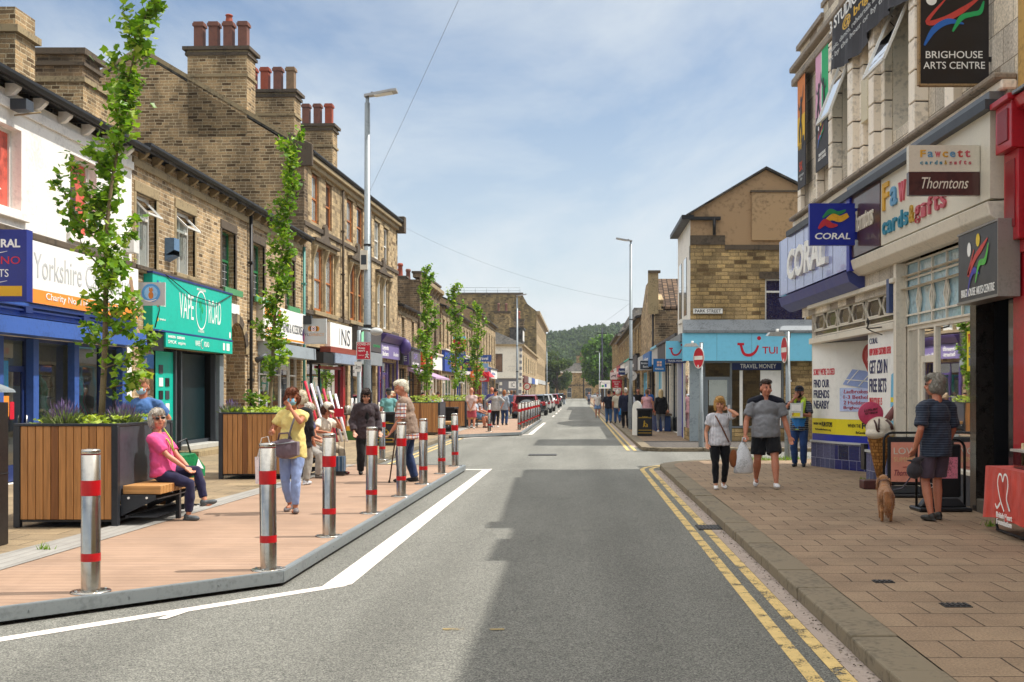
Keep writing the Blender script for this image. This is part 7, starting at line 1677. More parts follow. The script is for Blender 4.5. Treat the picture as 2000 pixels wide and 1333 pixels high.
proj('bright red bank sign with a white flame', -8.5, -7.4, 95.3, 2.55, 3.35, flame, wallx='l')
def four(mb, w_, h, th):
    mb.box(0, 0, 0, w_, th, h, mat('bakery_blue', '#1d6cb0')); pp = mat('bakery_peach', '#e0b9a4', .5)
    for a in (.3, .52):
        for b in (.42, .64): mb.box(a * w_, -.004, b * h, (a + .18) * w_, 0, (b + .17) * h, pp)
    mb.text('GREGGS', .15 * w_, .15 * h, .85 * w_, .28 * h, 0, M_wht, .02)
proj('blue bakery sign with four pale squares over the right pavement', 3.02, 3.5, 46.5, 2.5, 3.02, four)
proj('dark grey bookshop sign with a white rim over the right pavement', 3.1, 3.68, 58, 2.82, 3.26, lambda mb, w_, h, th: (mb.box(-.03, .01, -.03, w_ + .03, th, h + .03, M_wht), board(M_dgrey, ('Brighouse', .1, .55, .9, .8, M_wht), ('Books', .25, .2, .75, .45, M_wht))(mb, w_, h, th)))
proj('white square sign with a black horse, far along the right', 2.9, 3.55, 106, 2.85, 3.5, lambda mb, w_, h, th: (mb.box(0, 0, 0, w_, th, h, M_wht), mb.stroke([(.1, .25), (.3, .35), (.45, .33), (.55, .45)], [.03, .09, .09, .04], 0, M_blk), mb.stroke([(.2, .33), (.12, .15)], [.05, .02], 0, M_blk), mb.stroke([(.45, .3), (.55, .18)], [.05, .02], 0, M_blk)))
proj('red sign with a white bull below the black horse sign', 3.0, 3.85, 104, 2.1, 2.8, board(M_redp, ('THE BUTCHER', .1, .65, .9, .8, M_wht), ('bull', .3, .35, .7, .6, M_wht), ('meats', .3, .1, .7, .25, M_wht)))
proj('small white shop sign under the red bull sign', 3.0, 3.7, 100, 1.75, 2.05, board(M_wht, ('OPEN', .2, .3, .8, .7, M_redp)))
proj('tall dark blue lettered board high on the right hand shops', 3.05, 3.7, 88, 3.0, 3.5, board(M_navy, ('letting', .1, .3, .9, .7, M_wht)))
t = thing('clock', 'round white clock hanging over the right hand shops', 'clock', (3.35, 72, 2.7)); mb = MB(); mb.disc(0, 0, .3, .3, 0, M_wht); mb.box(-.3, .0, -.02, .45, .04, .02, M_gutter); mb.stroke([(0, 0), (0, .2)], [.03, .02], -.01, M_blk); mb.stroke([(0, 0), (.13, .05)], [.03, .02], -.01, M_blk); mb.build('face', t)
t = thing('market_stall', 'fruit stall of pale trays over blue crates by the blue door', 'stall', (3.05, 46.9, .11))
mb = MB(); mb.box(0, -1.1, .62, .66, 2.2, .7, mat('stall_board', '#5a4c3e')); 
for k in range(3): mb.box(.02, -1.05 + k * 1.1, .0, .62, -.05 + k * 1.1, .6, mat('blue_crate', '#1d3a6e', .5))
mb.build('crates', t)
for k in range(3):
    mb = MB(); rr_2 = random.Random(k)
    for q in range(40): mb.ell((rr_2.uniform(.06, .6), -1.0 + k * 1.05 + rr_2.random() * .95, .74 + rr_2.random() * .06), .05, mat(['peach_fruit', 'red_fruit', 'pale_fruit'][k], ['#d08a6a', '#b5483a', '#c9b98a'][k], .5), 7)
    mb.build('fruit_heap', t)

# ------------------------------------------------------------------ parked cars
M_cglass = mat('car_glass', '#14181b', .05, 0, .1, 2, spec=.9, coat=1); M_tyre = mat('tyre', '#121212', .85); M_rim = mat('alloy', '#8d9094', .3, .8); M_tail = mat('tail_lamp', '#a00d14', .2, 0, .1, coat=1)
def paintm(hx): return mat('car_paint_' + hx[1:], hx, .28, .2, .05, 2, coat=1)
def car(label, x, y, hx, rz=0, L=4.1, W=1.74, H=1.5):
    """rear at local y=0, nose at y=L"""
    t = thing('parked_car', label, 'car', (x, y, .0), rz, 'cars parked along the left kerb' if x < 0 else None); p = paintm(hx); h = W / 2
    st = [(0, .82, .42, .78), (.06, .95, .32, .95), (.5, 1.0, .22, .98), (1.4, 1.0, .2, .96), (2.6, 1.0, .2, .94), (3.2, .98, .22, .86), (3.75, .92, .25, .74), (L - .02, .72, .36, .58)]
    vs = []; fs = []
    for yy, wf_, zl, zb in st:
        w_ = h * wf_; vs += [(-w_ * .9, yy, zl), (-w_, yy, zl + .14), (-w_, yy, (zl + zb) / 2 + .06), (-w_ * .93, yy, zb - .03), (-w_ * .8, yy, zb), (w_ * .8, yy, zb), (w_ * .93, yy, zb - .03), (w_, yy, (zl + zb) / 2 + .06), (w_, yy, zl + .14), (w_ * .9, yy, zl)]
    for i in range(len(st) - 1):
        for k in range(10): fs.append((i * 10 + k, (i + 1) * 10 + k, (i + 1) * 10 + (k + 1) % 10, i * 10 + (k + 1) % 10))
    fs += [list(range(10)), list(range(len(vs) - 10, len(vs)))[::-1]]
    mb = MB(); mb.add(vs, fs, p, True); mb.build('body', t, sub=1)
    g_ = [(.1, .86, .80, .96), (.32, .84, .69, H - .07), (1.1, .85, .71, H), (1.9, .85, .7, H - .03), (2.85, .86, .78, .95)]
    vs = []; fs = []
    for yy, wb, wt, zt in g_: vs += [(-h * wb, yy if zt > 1.2 else yy, .93), (-h * wt, yy, zt), (h * wt, yy, zt), (h * wb, yy, .93)]
    for i in range(len(g_) - 1):
        for k in range(3): fs.append((i * 4 + k, (i + 1) * 4 + k, (i + 1) * 4 + k + 1, i * 4 + k + 1))
    mb = MB(); mb.add(vs, fs, M_cglass, True); mb.build('glazing', t)
    mb = MB(); mb.prism([(-h * .69, .26, H - .08), (-h * .72, 1.1, H), (-h * .7, 1.95, H - .035), (h * .7, 1.95, H - .035), (h * .72, 1.1, H), (h * .69, .26, H - .08)], (0, 0, .03), p)
    for s_ in (-1, 1):
        bar(mb, (s_ * h * .84, .12, .96), (s_ * h * .69, .33, H - .06), .045, p); bar(mb, (s_ * h * .86, 1.25, .95), (s_ * h * .715, 1.2, H), .035, p); bar(mb, (s_ * h * .86, 2.8, .97), (s_ * h * .7, 1.92, H - .03), .04, p)
    mb.build('roof', t)
    for a in (.72, L - .78):
        for s_ in (-1, 1):
            mb = MB(); mb.T = Matrix.Translation((s_ * (h - .1), a, .31)) @ Matrix.Rotation(PI2, 4, 'Y'); mb.lathe([(.17, -.1), (.29, -.1), (.31, -.07), (.31, .07), (.29, .1), (.17, .1)], M_tyre, n=20); w_ = mb.build('wheel', t)
            mb = MB(); mb.T = Matrix.Translation((s_ * (h - .1), a, .31)) @ Matrix.Rotation(PI2, 4, 'Y'); mb.lathe([(0, -.08), (.19, -.085), (.19, .085), (0, .08)], M_rim, n=14); mb.build('rim', w_)
    for s_ in (-1, 1):
        mb = MB(); mb.box(s_ * h * .66, -.02, .72, s_ * h * .9, .1, 1.0, M_tail); mb.build('tail_light', t, bevel=.02)
        mb = MB(); mb.box(s_ * h * .5, L - .12, .55, s_ * h * .8, L - .03, .68, M_wht); mb.build('headlight', t, bevel=.02)
        mb = MB(); mb.ell((s_ * (h + .08), 2.45, .98), (.1, .06, .07), p, 10); mb.build('wing_mirror', t)
    mb = MB(); mb.box(-.26, -.035, .52, .26, -.015, .63, mat('yellow_plate', '#c9b13a', .5)); mb.build('number_plate', t)
    mb = MB(); mb.box(-h * .86, -.04, .3, h * .86, .06, .45, M_dgrey); mb.build('bumper', t, bevel=.03)
    return t
car('red hatchback with a pale roof end, first in the parked row behind the bollards', -3.35, 72.5, '#a51420'); car('dark grey hatchback parked behind the first red car', -3.15, 82, '#2e3236'); car('white hatchback, third in the parked row', -3.05, 92, '#cfd0d0'); car('second white car parked just ahead of the other white one', -2.95, 100, '#d9d8d5')
car('bright red hatchback further up the parked row', -2.9, 121, '#b3111c'); car('black car parked ahead of the second red hatchback', -2.85, 133, '#1b1d20'); car('silver white car parked toward the street end', -3.2, 150, '#b9bcbd'); car('dark car, last of the parked row', -2.8, 165, '#24272b')
car('silver car crossing side on at the far end of the street', 6.2, 292, '#aeb4b8', PI2)
# ------------------------------------------------------------------ people
_CT = bpy.data.textures.new('cloth_folds', 'CLOUDS'); _CT.noise_scale = .085; _CT.noise_depth = 2
def crease(o, s=.02, scale=None):
    d = o.modifiers.new('folds', 'DISPLACE'); d.texture = _CT; d.strength = s; d.mid_level = .36; d.texture_coords = 'GLOBAL'; return o
def strands(t, cl, m, k, seed, L=.045):
    rs = np.random.RandomState(seed); Q = []
    for c, r, rot in cl:
        d = rs.normal(size=(k, 3)); d /= np.linalg.norm(d, axis=1)[:, None]; rot = np.array(rot); r = np.array(r)
        b = np.array(c) + (d * r * rs.uniform(.97, 1.05, (k, 1))) @ rot.T; nn = (d / r) @ rot.T; nn /= np.linalg.norm(nn, axis=1)[:, None]
        f = np.array([0, 0, -1.0]) + rs.normal(size=(k, 3)) * .35; f -= nn * (f * nn).sum(1)[:, None]; f /= np.linalg.norm(f, axis=1)[:, None]
        w_ = np.cross(nn, f) * .0022; ll = L * rs.uniform(.5, 1.2, (k, 1)); e = b + f * ll + nn * rs.uniform(-.004, .007, (k, 1)); mid = b + f * ll * .5 + nn * .005
        Q.append(np.stack([b - w_, b + w_, mid + w_, e, mid - w_], 1))
    Q = np.concatenate(Q).reshape(-1, 3); raw_mesh('hair_strands', Q, np.arange(len(Q)).reshape(-1, 5), m, t)
def check(name):
    N = NT(name); o = N.n('ShaderNodeTexCoord').outputs['Object']; s = N.n('ShaderNodeSeparateXYZ', {0: o})
    def st(k, f, th): return N.n('ShaderNodeMath', {0: N.n('ShaderNodeMath', {0: N.n('ShaderNodeMath', {0: s.outputs[k], 1: f}, operation='MULTIPLY').outputs[0]}, operation='FRACT').outputs[0], 1: th}, operation='GREATER_THAN').outputs[0]
    c = N.mix(st(2, 16, .7), lin('#d8d0cb'), lin('#a8502f')); c = N.mix(st(1, 16, .7), c, N.mix(.5, c, lin('#3a4a80'))); c = N.mix(st(0, 16, .75), c, N.mix(.5, c, lin('#c9793f')))
    N.l(c, N.b.inputs['Base Color']); N.b.inputs['Roughness'].default_value = .85
    return N.m
def V3(*a): return Vector(a)
def ik(a, c, l1, l2, hint):
    d = c - a; L = d.length
    if L > (l1 + l2) * .995: d = d * ((l1 + l2) * .995 / L); c = a + d; L = d.length
    u = d.normalized(); x = (l1 * l1 - l2 * l2 + L * L) / (2 * L); hh = math.sqrt(max(l1 * l1 - x * x, 0))
    p = hint - u * hint.dot(u); p = p.normalized() if p.length > 1e-5 else u.orthogonal()
    return a + u * x + p * hh, c
_skin = lambda hx: mat('skin_' + hx[1:], hx, .5, 0, .12, 9, .15, 60)
_hair = lambda hx: (cloth('hair_' + hx[1:], hx, None, fold=.8, fs=38, rough=.55))
def person(label, x, y, z, face, H=1.7, fem=False, bulk=1.0, belly=0.0, lean=0, side=0, head=(0, 0), hands=(None, None), feet=((.055, 0, 0), (-.055, 0, 0)), toes=(8, -8), hip=None, knees=None, skin='#b9795c',
           hair='#6b4a30', hstyle='short', top=('#ccc', .45, .46), bottom=('#223', 'trousers'), shoe='#222', vox=.012, group=None, mask=None, glasses=None, cap=None, vest=None, jacket=None, tanim=None, topmat=None, botmat=None, elbows=(None, None), strap=None, chestlogo=None, extra=None):
    """figure facing local -Y; +X is its own left. All pose numbers in units of height. hands/feet given left (+X) first"""
    t = thing('person', label, 'person', (x, y, z), R(face), group)
    sk = _skin(skin); K = bulk; n = 10 if vox < .02 else 8
    hipz = hip[1] if hip else .512; hy = hip[0] if hip else 0
    P0 = V3(0, hy, hipz); lr = Matrix.Rotation(R(side), 3, 'Y') @ Matrix.Rotation(R(lean), 3, 'X')
    T = lambda a, b, c: P0 + lr @ V3(a, b, c)
    sw = (.092 if fem else .106) * (1 + (K - 1) * .5)
    hw = .052 * (1 + (K - 1) * .4)
    neck = T(0, .008, .325); hc = T(0, -.012, .418); hr = lr @ Matrix.Rotation(R(head[0]), 3, 'Z') @ Matrix.Rotation(R(head[1]), 3, 'X')
    HS = 1.13; HD = lambda a, b, c: hc + hr @ (V3(a, b, c) * HS)
    arms = []; legs = []
    for i, s in enumerate((1, -1)):
        sh = T(s * sw, .004, .274)
        tg = hands[i]
        if tg is None: wr = sh + V3(s * .028 * (1 + (K - 1) * 2), -.03, -.305)
        else: wr = V3(*tg)
        hint = V3(*(elbows[i] or (s * .5, 1, -.2)))
        el, wr = ik(sh, wr, .172, .148, hint); arms.append((sh, el, wr))
        an = V3(feet[i][0], feet[i][1], feet[i][2] + .045); hp = P0 + V3(s * hw, 0, 0)
        kn, an = ik(hp, an, .245, .232, V3(*((knees or ((.12, -1, 0), (-.12, -1, 0)))[i]))); legs.append((hp, kn, an))
    S_ = lambda p: p * H
    # --- body: one continuous skin
    mb = MB()
    def E(c, r, rot=None): mb.ell(S_(c), tuple(q * H for q in r), sk, n + 4, rot)
    def Tb(pts, rs): mb.tube([S_(p) for p in pts], [r * H for r in rs], sk, n, round_ends=True)
    EB = E
    def E(c, r, rot=None): EB(c, tuple(q * HS for q in r), rot)
    E(HD(0, .006, .012), (.044, .054, .058), hr); E(HD(0, -.014, -.028), (.034, .036, .036), hr); E(HD(0, -.026, -.047), (.02, .018, .016), hr)
    E(HD(0, -.056, -.012), (.0085, .012, .012), hr); E(HD(0, -.05, .006), (.006, .008, .018), hr)
    for s in (1, -1): E(HD(s * .045, .004, -.006), (.006, .012, .018), hr); E(HD(s * .024, -.036, -.02), (.014, .014, .013), hr)
    E = EB
    Tb([neck + V3(0, 0, -.02), HD(0, .012, -.035)], [.034 * (1 + (K - 1) * .5), .031])
    E(T(0, 0, .02), (.08 * K, .06 * K, .07), lr); E(T(0, 0, .12), (.07 * K, .052 * K, .09), lr); E(T(0, 0, .22), (.083 * K, .058 * K, .095), lr); Tb([arms[0][0], T(0, .008, .284), arms[1][0]], [.029, .03, .029]); Tb([T(.055, .01, .285), T(.0, .012, .318), T(-.055, .01, .285)], [.022, .026, .022])
    for i, s in enumerate((1, -1)):
        sh, el, wr = arms[i]; k = (.86 if fem else 1.0) * (1 + (K - 1) * .5)
        Tb([sh, (sh + el) / 2, el, el + (wr - el) * .35, wr], [.031 * k, .028 * k, .0215 * k, .0235 * k, .0145 * k])
        d = (wr - el).normalized(); sd = d.cross(V3(0, -1, 0)); sd = (sd.normalized() if sd.length > .2 else V3(1, 0, 0)); nn = sd.cross(d)
        q = Matrix((sd, nn, d)).transposed()
        E(wr + d * .03, (.021, .011, .03), q)
        if vox < .02:
            for f_, (o_, l_) in enumerate(((-.016, .036), (-.006, .043), (.005, .041), (.015, .032))):
                b_ = wr + d * .05 + sd * o_; m_ = b_ + d * l_ * .55 + nn * .004; Tb([b_, m_, m_ + d * l_ * .3 - nn * -.016], [.0062, .0058, .005])
            Tb([wr + d * .018 - sd * .017, wr + d * .036 - sd * .031, wr + d * .052 - sd * .033], [.0075, .0068, .0055])
        else: E(wr + d * .062, (.017, .009, .024), q)
        hp, kn, an = legs[i]; c_ = .72 if bottom[1] in ('trousers', 'slim') else .94; kb = 1 + (K - 1) * .6; Tb([hp, (hp + kn) / 2, kn, kn + (an - kn) * .35, an], [.047 * K * c_, .043 * K * c_, .031 * kb * c_, .034 * kb * c_, .0195]); E(an + V3(0, -.02, -.028), (.02, .045, .018))
    mb.build('body', t, remesh=vox * .72, smooth_it=2)
    # --- face
    if vox < .02:
        for s in (1, -1):
            mb = MB(); mb.ell(S_(HD(s * .0175, -.0455, .004)), (.0075 * H, .004 * H, .0045 * H), mat('eye_dark', '#2a211d', .25), 8, hr); mb.build('eye', t)
            mb = MB(); mb.ell(S_(HD(s * .0175, -.046, .014)), (.0105 * H, .004 * H, .0026 * H), _hair(hair), 8, hr); mb.build('eyebrow', t)
        if not mask: mb = MB(); mb.ell(S_(HD(0, -.0475, -.032)), (.0125 * H, .005 * H, .0034 * H), mat('lips', '#8f4a42', .45), 8, hr); mb.build('mouth', t)
    # --- hair
    hm = _hair(hair); mb = MB()
    HC = []
    def Hh(a, b, c, r):
        HC.append((tuple(S_(HD(a, b, c))), tuple(q * H * 1.04 for q in r), [list(q) for q in hr]))
        mb.ell(S_(HD(a, b, c)), tuple(q * H * 1.05 for q in r), hm, n + 4, hr)
    if hstyle != 'bald':
        Hh(0, .014, .024, (.049, .056, .056)); Hh(0, -.012, .05, (.04, .046, .028))
        if hstyle in ('bob', 'long', 'full'):
            for s in (1, -1): Hh(s * .036, .012, -.012, (.021, .042, .05 if hstyle != 'full' else .035))
            Hh(0, .03, -.015, (.046, .036, .055)); Hh(0, -.04, .042, (.036, .018, .018))
        if hstyle == 'long':
            for s in (1, -1): Hh(s * .036, .008, -.06, (.022, .03, .06))
            Hh(0, .034, -.07, (.045, .03, .07))
        if hstyle == 'bun': Hh(0, .05, .06, (.026, .026, .024))
        if hstyle == 'short': Hh(0, .034, -.012, (.04, .03, .035))
        mb.build('hair', t, remesh=vox * .8, smooth_it=2)
        if vox < .02:
            lo_ = [h_ for h_ in HC]; strands(t, lo_, foliage('strand_' + hair[1:], hair, hair, '#%02x%02x%02x' % tuple(min(255, int(int(hair[i:i + 2], 16) * 1.25)) for i in (1, 3, 5)), .1, .5), 260, int(abs(x * 100)))
    # --- clothes
    tm = topmat or cloth('cloth_' + top[0].lstrip('#'), top[0]); inf = .009
    def torso(mb, m, inf, low, sleeve, open_=False, nk=.3):
        A = lambda c, r, rot=None: mb.ell(S_(c), tuple((q + inf) * H for q in r), m, n + 6, rot)
        lo = max(low - hipz, -.12)
        A(T(0, 0, .22), (.086 * K, .06 * K, .088), lr); A(T(0, 0, .13), (.08 * K, .058 * K, .1), lr)
        z0 = lo
        mb.tube([S_(T(0, 0, z0)), S_(T(0, 0, z0 + .05)), S_(T(0, 0, .16))], [(.083 * K + inf) * H, (.086 * K + inf) * H, (.072 * K + inf) * H], m, n + 8) if False else None
        # skirt of the garment: elliptical rings
        wd_ = .1 if fem else .094; rings = [(z0, wd_, .074), (z0 + .03, wd_, .074), (.05, .092, .07), (.14, .08 if fem else .086, .062)]; vs = []; N_ = n + 8
        for zz, rx, ry in rings:
            for k_ in range(N_):
                a = 2 * math.pi * k_ / N_; vs.append(S_(T((rx * K + inf) * math.cos(a), (ry * K + inf) * math.sin(a) - belly * .3 * (1 if math.sin(a) < 0 else 0) * (1 - abs(zz - .08) * 4), zz)))
        fs = [(i * N_ + k_, i * N_ + (k_ + 1) % N_, (i + 1) * N_ + (k_ + 1) % N_, (i + 1) * N_ + k_) for i in range(3) for k_ in range(N_)] + [list(range(N_))[::-1], [3 * N_ + k_ for k_ in range(N_)]]
        mb.add(vs, fs, m, True)
        if belly: A(T(0, -belly, .1), (.07 * K, .055 * K, .09), lr)
        if fem and not open_:
            for s in (1, -1): A(T(s * .034, -.034 * K, .2), (.036, .03, .042), lr)
        mb.tube([S_(arms[0][0] + V3(.001, 0, .0)), S_(T(.05, .008, .288)), S_(T(-.05, .008, .288)), S_(arms[1][0] + V3(-.001, 0, 0))], [(.028 + inf) * H, (.026 + inf) * H, (.026 + inf) * H, (.028 + inf) * H], m, n + 2, round_ends=True)
        for i, s in enumerate((1, -1)):
            if sleeve <= 0: continue
            sh, el, wr = arms[i]; k = (.88 if fem else 1.0) * (1 + (K - 1) * .5)
            if sleeve <= 1: e = sh + (el - sh) * sleeve; mb.tube([S_(sh), S_((sh + e) / 2), S_(e)], [(.033 * k + inf) * H, (.033 * k + inf) * H, (.033 * k + inf * 1.3) * H], m, n + 2)
            else: e = el + (wr - el) * (sleeve - 1); mb.tube([S_(sh), S_(sh + (el - sh) * .5), S_(el), S_(e)], [(.034 * k + inf) * H, (.031 * k + inf) * H, (.027 * k + inf) * H, (.02 * k + inf) * H], m, n + 2)
    mb = MB(); torso(mb, tm, inf, top[2], top[1]); crease(mb.build('shirt', t, remesh=vox, smooth_it=11), .032 if vox < .02 else .03)
    if vest or jacket:
        hx, sl, lo = vest or jacket; jm = cloth('cloth_' + hx.lstrip('#'), hx); mb = MB(); torso(mb, jm, inf + (.007 if vest else .008), lo, sl, True); crease(mb.build('waistcoat' if vest else 'jacket', t, remesh=vox, smooth_it=3), .04)
        if not vest:
            mb = MB(); mb.ell(S_(T(0, -.052 * K, .13)), (.034 * H, .034 * H, .16 * H), tm, 12, lr); mb.build('shirt_front', t)
    bm = botmat or cloth('cloth_' + bottom[0].lstrip('#'), bottom[0]); mb = MB(); kind = bottom[1]
    mb.ell(S_(T(0, 0.004, .012)), ((.086 * K + .004) * H, (.066 * K + .004) * H, .068 * H), bm, n + 6, lr)
    for i, s in enumerate((1, -1)):
        hp, kn, an = legs[i]; f_ = 1.0
        if kind == 'trousers': mb.tube([S_(hp), S_((hp + kn) / 2), S_(kn), S_((kn + an) / 2), S_(an + V3(0, 0, .0))], [(.05 * K) * H, (.05 * K) * H, .042 * (1 + (K - 1) * .7) * H, .041 * (1 + (K - 1) * .7) * H, .036 * H], bm, n + 2)
        elif kind == 'slim': mb.tube([S_(hp), S_((hp + kn) / 2), S_(kn), S_(kn + (an - kn) * .4), S_(kn + (an - kn) * .9)], [(.05 * K) * H, (.048 * K) * H, .037 * H, .038 * H, .028 * H], bm, n + 2)
        elif kind == 'shorts':
            e = hp + (kn - hp) * bottom[2]; mb.tube([S_(hp), S_((hp + e) / 2), S_(e)], [(.05 * K) * H, (.053 * K) * H, (.053 * K) * H], bm, n + 2)
        elif kind == 'skirt':
            e = hp + (kn - hp) * bottom[2]; mb.tube([S_(hp), S_((hp + e) / 2), S_(e)], [.06 * K * H, .066 * K * H, .074 * K * H], bm, n + 2)
    crease(mb.build({'shorts': 'shorts', 'skirt': 'skirt'}.get(kind, 'trousers'), t, remesh=vox, smooth_it=3), .02)
    for i, s in enumerate((1, -1)):
        hp, kn, an = legs[i]; q = Matrix.Rotation(R(toes[i]), 3, 'Z'); mb = MB(); m = mat('shoe_' + shoe[1:], shoe, .6, 0, .15, 12)
        if len(feet[i]) > 3: q = q @ Matrix.Rotation(R(feet[i][3]), 3, 'X')
        B = lambda a, b, c: S_(an + q @ V3(a, b, c - .0))
        mb.ell(B(0, -.042, -.026), (.027 * H, .052 * H, .021 * H), m, n + 2, q); mb.ell(B(0, .008, -.016), (.025 * H, .032 * H, .03 * H), m, n + 2, q); mb.ell(B(0, -.012, -.036), (.025 * H, .066 * H, .009 * H), m, n + 2, q)
        mb.build('shoe', t, remesh=vox * .7, smooth_it=2)
    if mask:
        mm = cloth('mask_' + mask[1:], mask, fold=.25, fs=20); mb = MB(); mb.ell(S_(HD(0, -.026, -.026)), (.041 * H, .041 * H, .035 * H), mm, 16, hr); mb.tube([S_(HD(.033, -.03, -.015)), S_(HD(.047, .006, -.004))], .002 * H, M_wht, 5); mb.tube([S_(HD(-.033, -.03, -.015)), S_(HD(-.047, .006, -.004))], .002 * H, M_wht, 5); mb.build('face_mask', t)
    if glasses:
        gm_ = mat('dark_lens', '#171416', .15, 0, .05, coat=.6); mb = MB()
        for s in (1, -1): mb.ell(S_(HD(s * .019, -.053, .004)), ((.016 if glasses == 'sun' else .013) * H, .003 * H, (.012 if glasses == 'sun' else .009) * H), gm_, 12, hr); mb.tube([S_(HD(s * .034, -.048, .007)), S_(HD(s * .047, .004, .004))], .0022 * H, gm_, 5)
        mb.tube([S_(HD(-.006, -.055, .006)), S_(HD(.006, -.055, .006))], .002 * H, gm_, 5)
        mb.build('glasses', t)
    if cap:
        cm_ = cloth('cap_' + cap[1:], cap); mb = MB(); mb.ell(S_(HD(0, .006, .04)), (.059 * H, .069 * H, .047 * H), cm_, 16, hr); mb.ell(S_(HD(0, -.062, .03)), (.045 * H, .041 * H, .007 * H), cm_, 12, hr); mb.build('cap', t)
    if strap:
        a, b, hx = strap; mb = MB(); A0, B0 = T(*a), T(*b); dd = .012 + .007
        def surf(f_, yy): return A0.lerp(B0, f_) + V3(0, yy, 0)
        fr = [S_(A0.lerp(B0, k_ / 6) + lr @ V3(0, -(.075 * K + .016) * math.sin(math.pi * (.18 + .7 * k_ / 6)) ** .5, 0)) for k_ in range(7)]; mb.tube(fr, .008 * H, mat('strap_' + hx[1:], hx, .6), 6); mb.build('bag_strap', t)
    if extra: extra(t, S_, T, HD, arms, legs, hr)
    return t
def held(name, label, cat, x, y, z, rz=0, group=None): return thing(name, label, cat, (x, y, z), R(rz), group)
NEAR, FAR = .0115, .03
# -- lady in pink on the planter bench, legs crossed
def lanyard(t, S_, T, HD, arms, legs, hr):
    mb = MB(); lm = mat('lime_ribbon', '#a9bb52', .6); mb.tube([S_(HD(.04, .02, -.065)), S_(T(.03, -.085, .25)), S_(T(.005, -.1, .16))], .006 * 1.6, lm, 6); mb.tube([S_(HD(-.04, .02, -.065)), S_(T(-.03, -.085, .25)), S_(T(.005, -.1, .16))], .006 * 1.6, lm, 6); mb.build('lanyard', t)
person('seated lady in a pink top and navy trousers with sunglasses, legs crossed', -5.02, 13.95, .12, 82, 1.6, True, 1.12, lean=-9, head=(-42, 2), hip=(.0, .345), hands=((.045, -.215, .345), (-.015, -.225, .355)), elbows=((.6, .6, -.6), (-.6, .6, -.6)), feet=((.02, -.315, .105, -12), (-.035, -.215, .0)), knees=((.1, -.4, 1), (-.05, -.6, 1)), toes=(10, -5), skin='#c08468', hair='#c9c2ba', hstyle='bob', top=('#e0568f', .75, .33), bottom=('#272543', 'slim'), shoe='#51575a', vox=NEAR, glasses='sun', extra=lanyard)
# -- masked woman in yellow, walking
t = person('woman in a yellow top and blue mask walking with a purple handbag', -3.66, 14.75, .125, -8, 1.58, True, 1.08, head=(10, 6), hands=((.03, -.105, .835), (-.1, -.16, .655)), elbows=((1, -.1, -1), (-.8, .9, -.5)), feet=((.045, -.055, .0), (-.065, .1, .015, 18)), knees=((.1, -1, 0), (-.05, -1, 0)), toes=(28, -10), skin='#ab6c4e', hair='#76432a', hstyle='full', top=('#e6d284', .5, .44), bottom=('#8ea3d0', 'slim'), shoe='#6d6667', vox=NEAR, mask='#8fc3da', strap=((.06, 0, .29), (-.02, 0, .02), '#77757d'))
h_ = held('handbag', 'purple grey shoulder bag hanging at the yellow top woman', 'bag', -3.7, 14.53, .80); mb = MB(); bgm = cloth('purple_bag', '#6f6069', fold=.6, fs=12)
mb.ell((0, 0, .15), (.19, .09, .13), bgm, 16); mb.box(-.17, -.07, .06, .17, .07, .24, bgm); mb.build('bag', h_, remesh=.014, smooth_it=4); mb = MB(); mb.tube([(-.09, 0, .26), (-.07, -.02, .34), (.04, -.02, .35), (.08, 0, .27)], .012, bgm, 8); mb.build('handle', h_); mb = MB(); mb.tube([(-.15, -.085, .2), (.14, -.095, .24)], .006, M_galv, 6); mb.build('zip', h_)
h_ = held('carrier_bag', 'white printed carrier bag held by the yellow top woman behind the bollard', 'bag', -3.98, 14.62, .5); mb = MB(); mb.prism([(-.12, 0, 0), (.12, 0, 0), (.13, 0, .34), (-.13, 0, .34)], (0, .07, 0), mat('floral_plastic', '#cfc7c8', .4, 0, .5, 16)); mb.tube([(-.1, .03, .34), (-.05, .03, .58), (.03, .03, .6), (.1, .03, .34)], .008, M_wht, 6); mb.build('bag', h_)
# -- white haired woman in black cardigan, back turned
person('white haired woman in a black cardigan seen from behind the yellow top woman', -4.62, 19.2, .125, 160, 1.55, True, 1.1, head=(25, 8), skin='#b9795c', hair='#d9cdb8', hstyle='full', top=('#1d1c20', 1.7, .4), bottom=('#9a958c', 'trousers'), shoe='#b8bcc2', vox=.014)
# -- seated pair on the second planter's bench
person('seated person in grey trousers beside the second planter, blue mask under the chin', -4.95, 20.85, .12, 75, 1.6, True, 1.05, lean=4, head=(-15, 20), hip=(0, .35), hands=((.08, -.2, .42), (-.06, -.2, .42)), feet=((.07, -.24, 0), (-.07, -.2, 0)), knees=((.2, -.5, 1), (-.2, -.5, 1)), skin='#bb7d60', hair='#d9d3ca', hstyle='bob', top=('#4d4a6e', .5, .35), bottom=('#a39e97', 'trousers'), shoe='#6e6a64', vox=.014, mask='#9cc8da')
person('seated woman in a cream top raising a red phone to her face', -4.85, 21.75, .12, 62, 1.6, True, 1.1, lean=10, head=(-8, 24), hip=(0, .35), hands=((.06, -.16, .66), (-.2, -.25, .5)), elbows=((.6, -.2, -1), (-.6, .6, -.4)), feet=((.07, -.26, 0), (-.07, -.22, 0)), knees=((.2, -.5, 1), (-.2, -.5, 1)), skin='#b9775a', hair='#5f3a2c', hstyle='bob', top=('#ddd3c2', .6, .35), bottom=('#b3a58f', 'trousers'), shoe='#8a2530', vox=.014, cap='#ddd2c0')
mb = MB(); mb.box(-.09, -.02, 0, .09, .02, .16, M_redp); o = mb.build('phone_case'); o.location = (-4.5, 21.63, 1.2); tag(o, 'red phone case held up by the seated woman', 'phone')
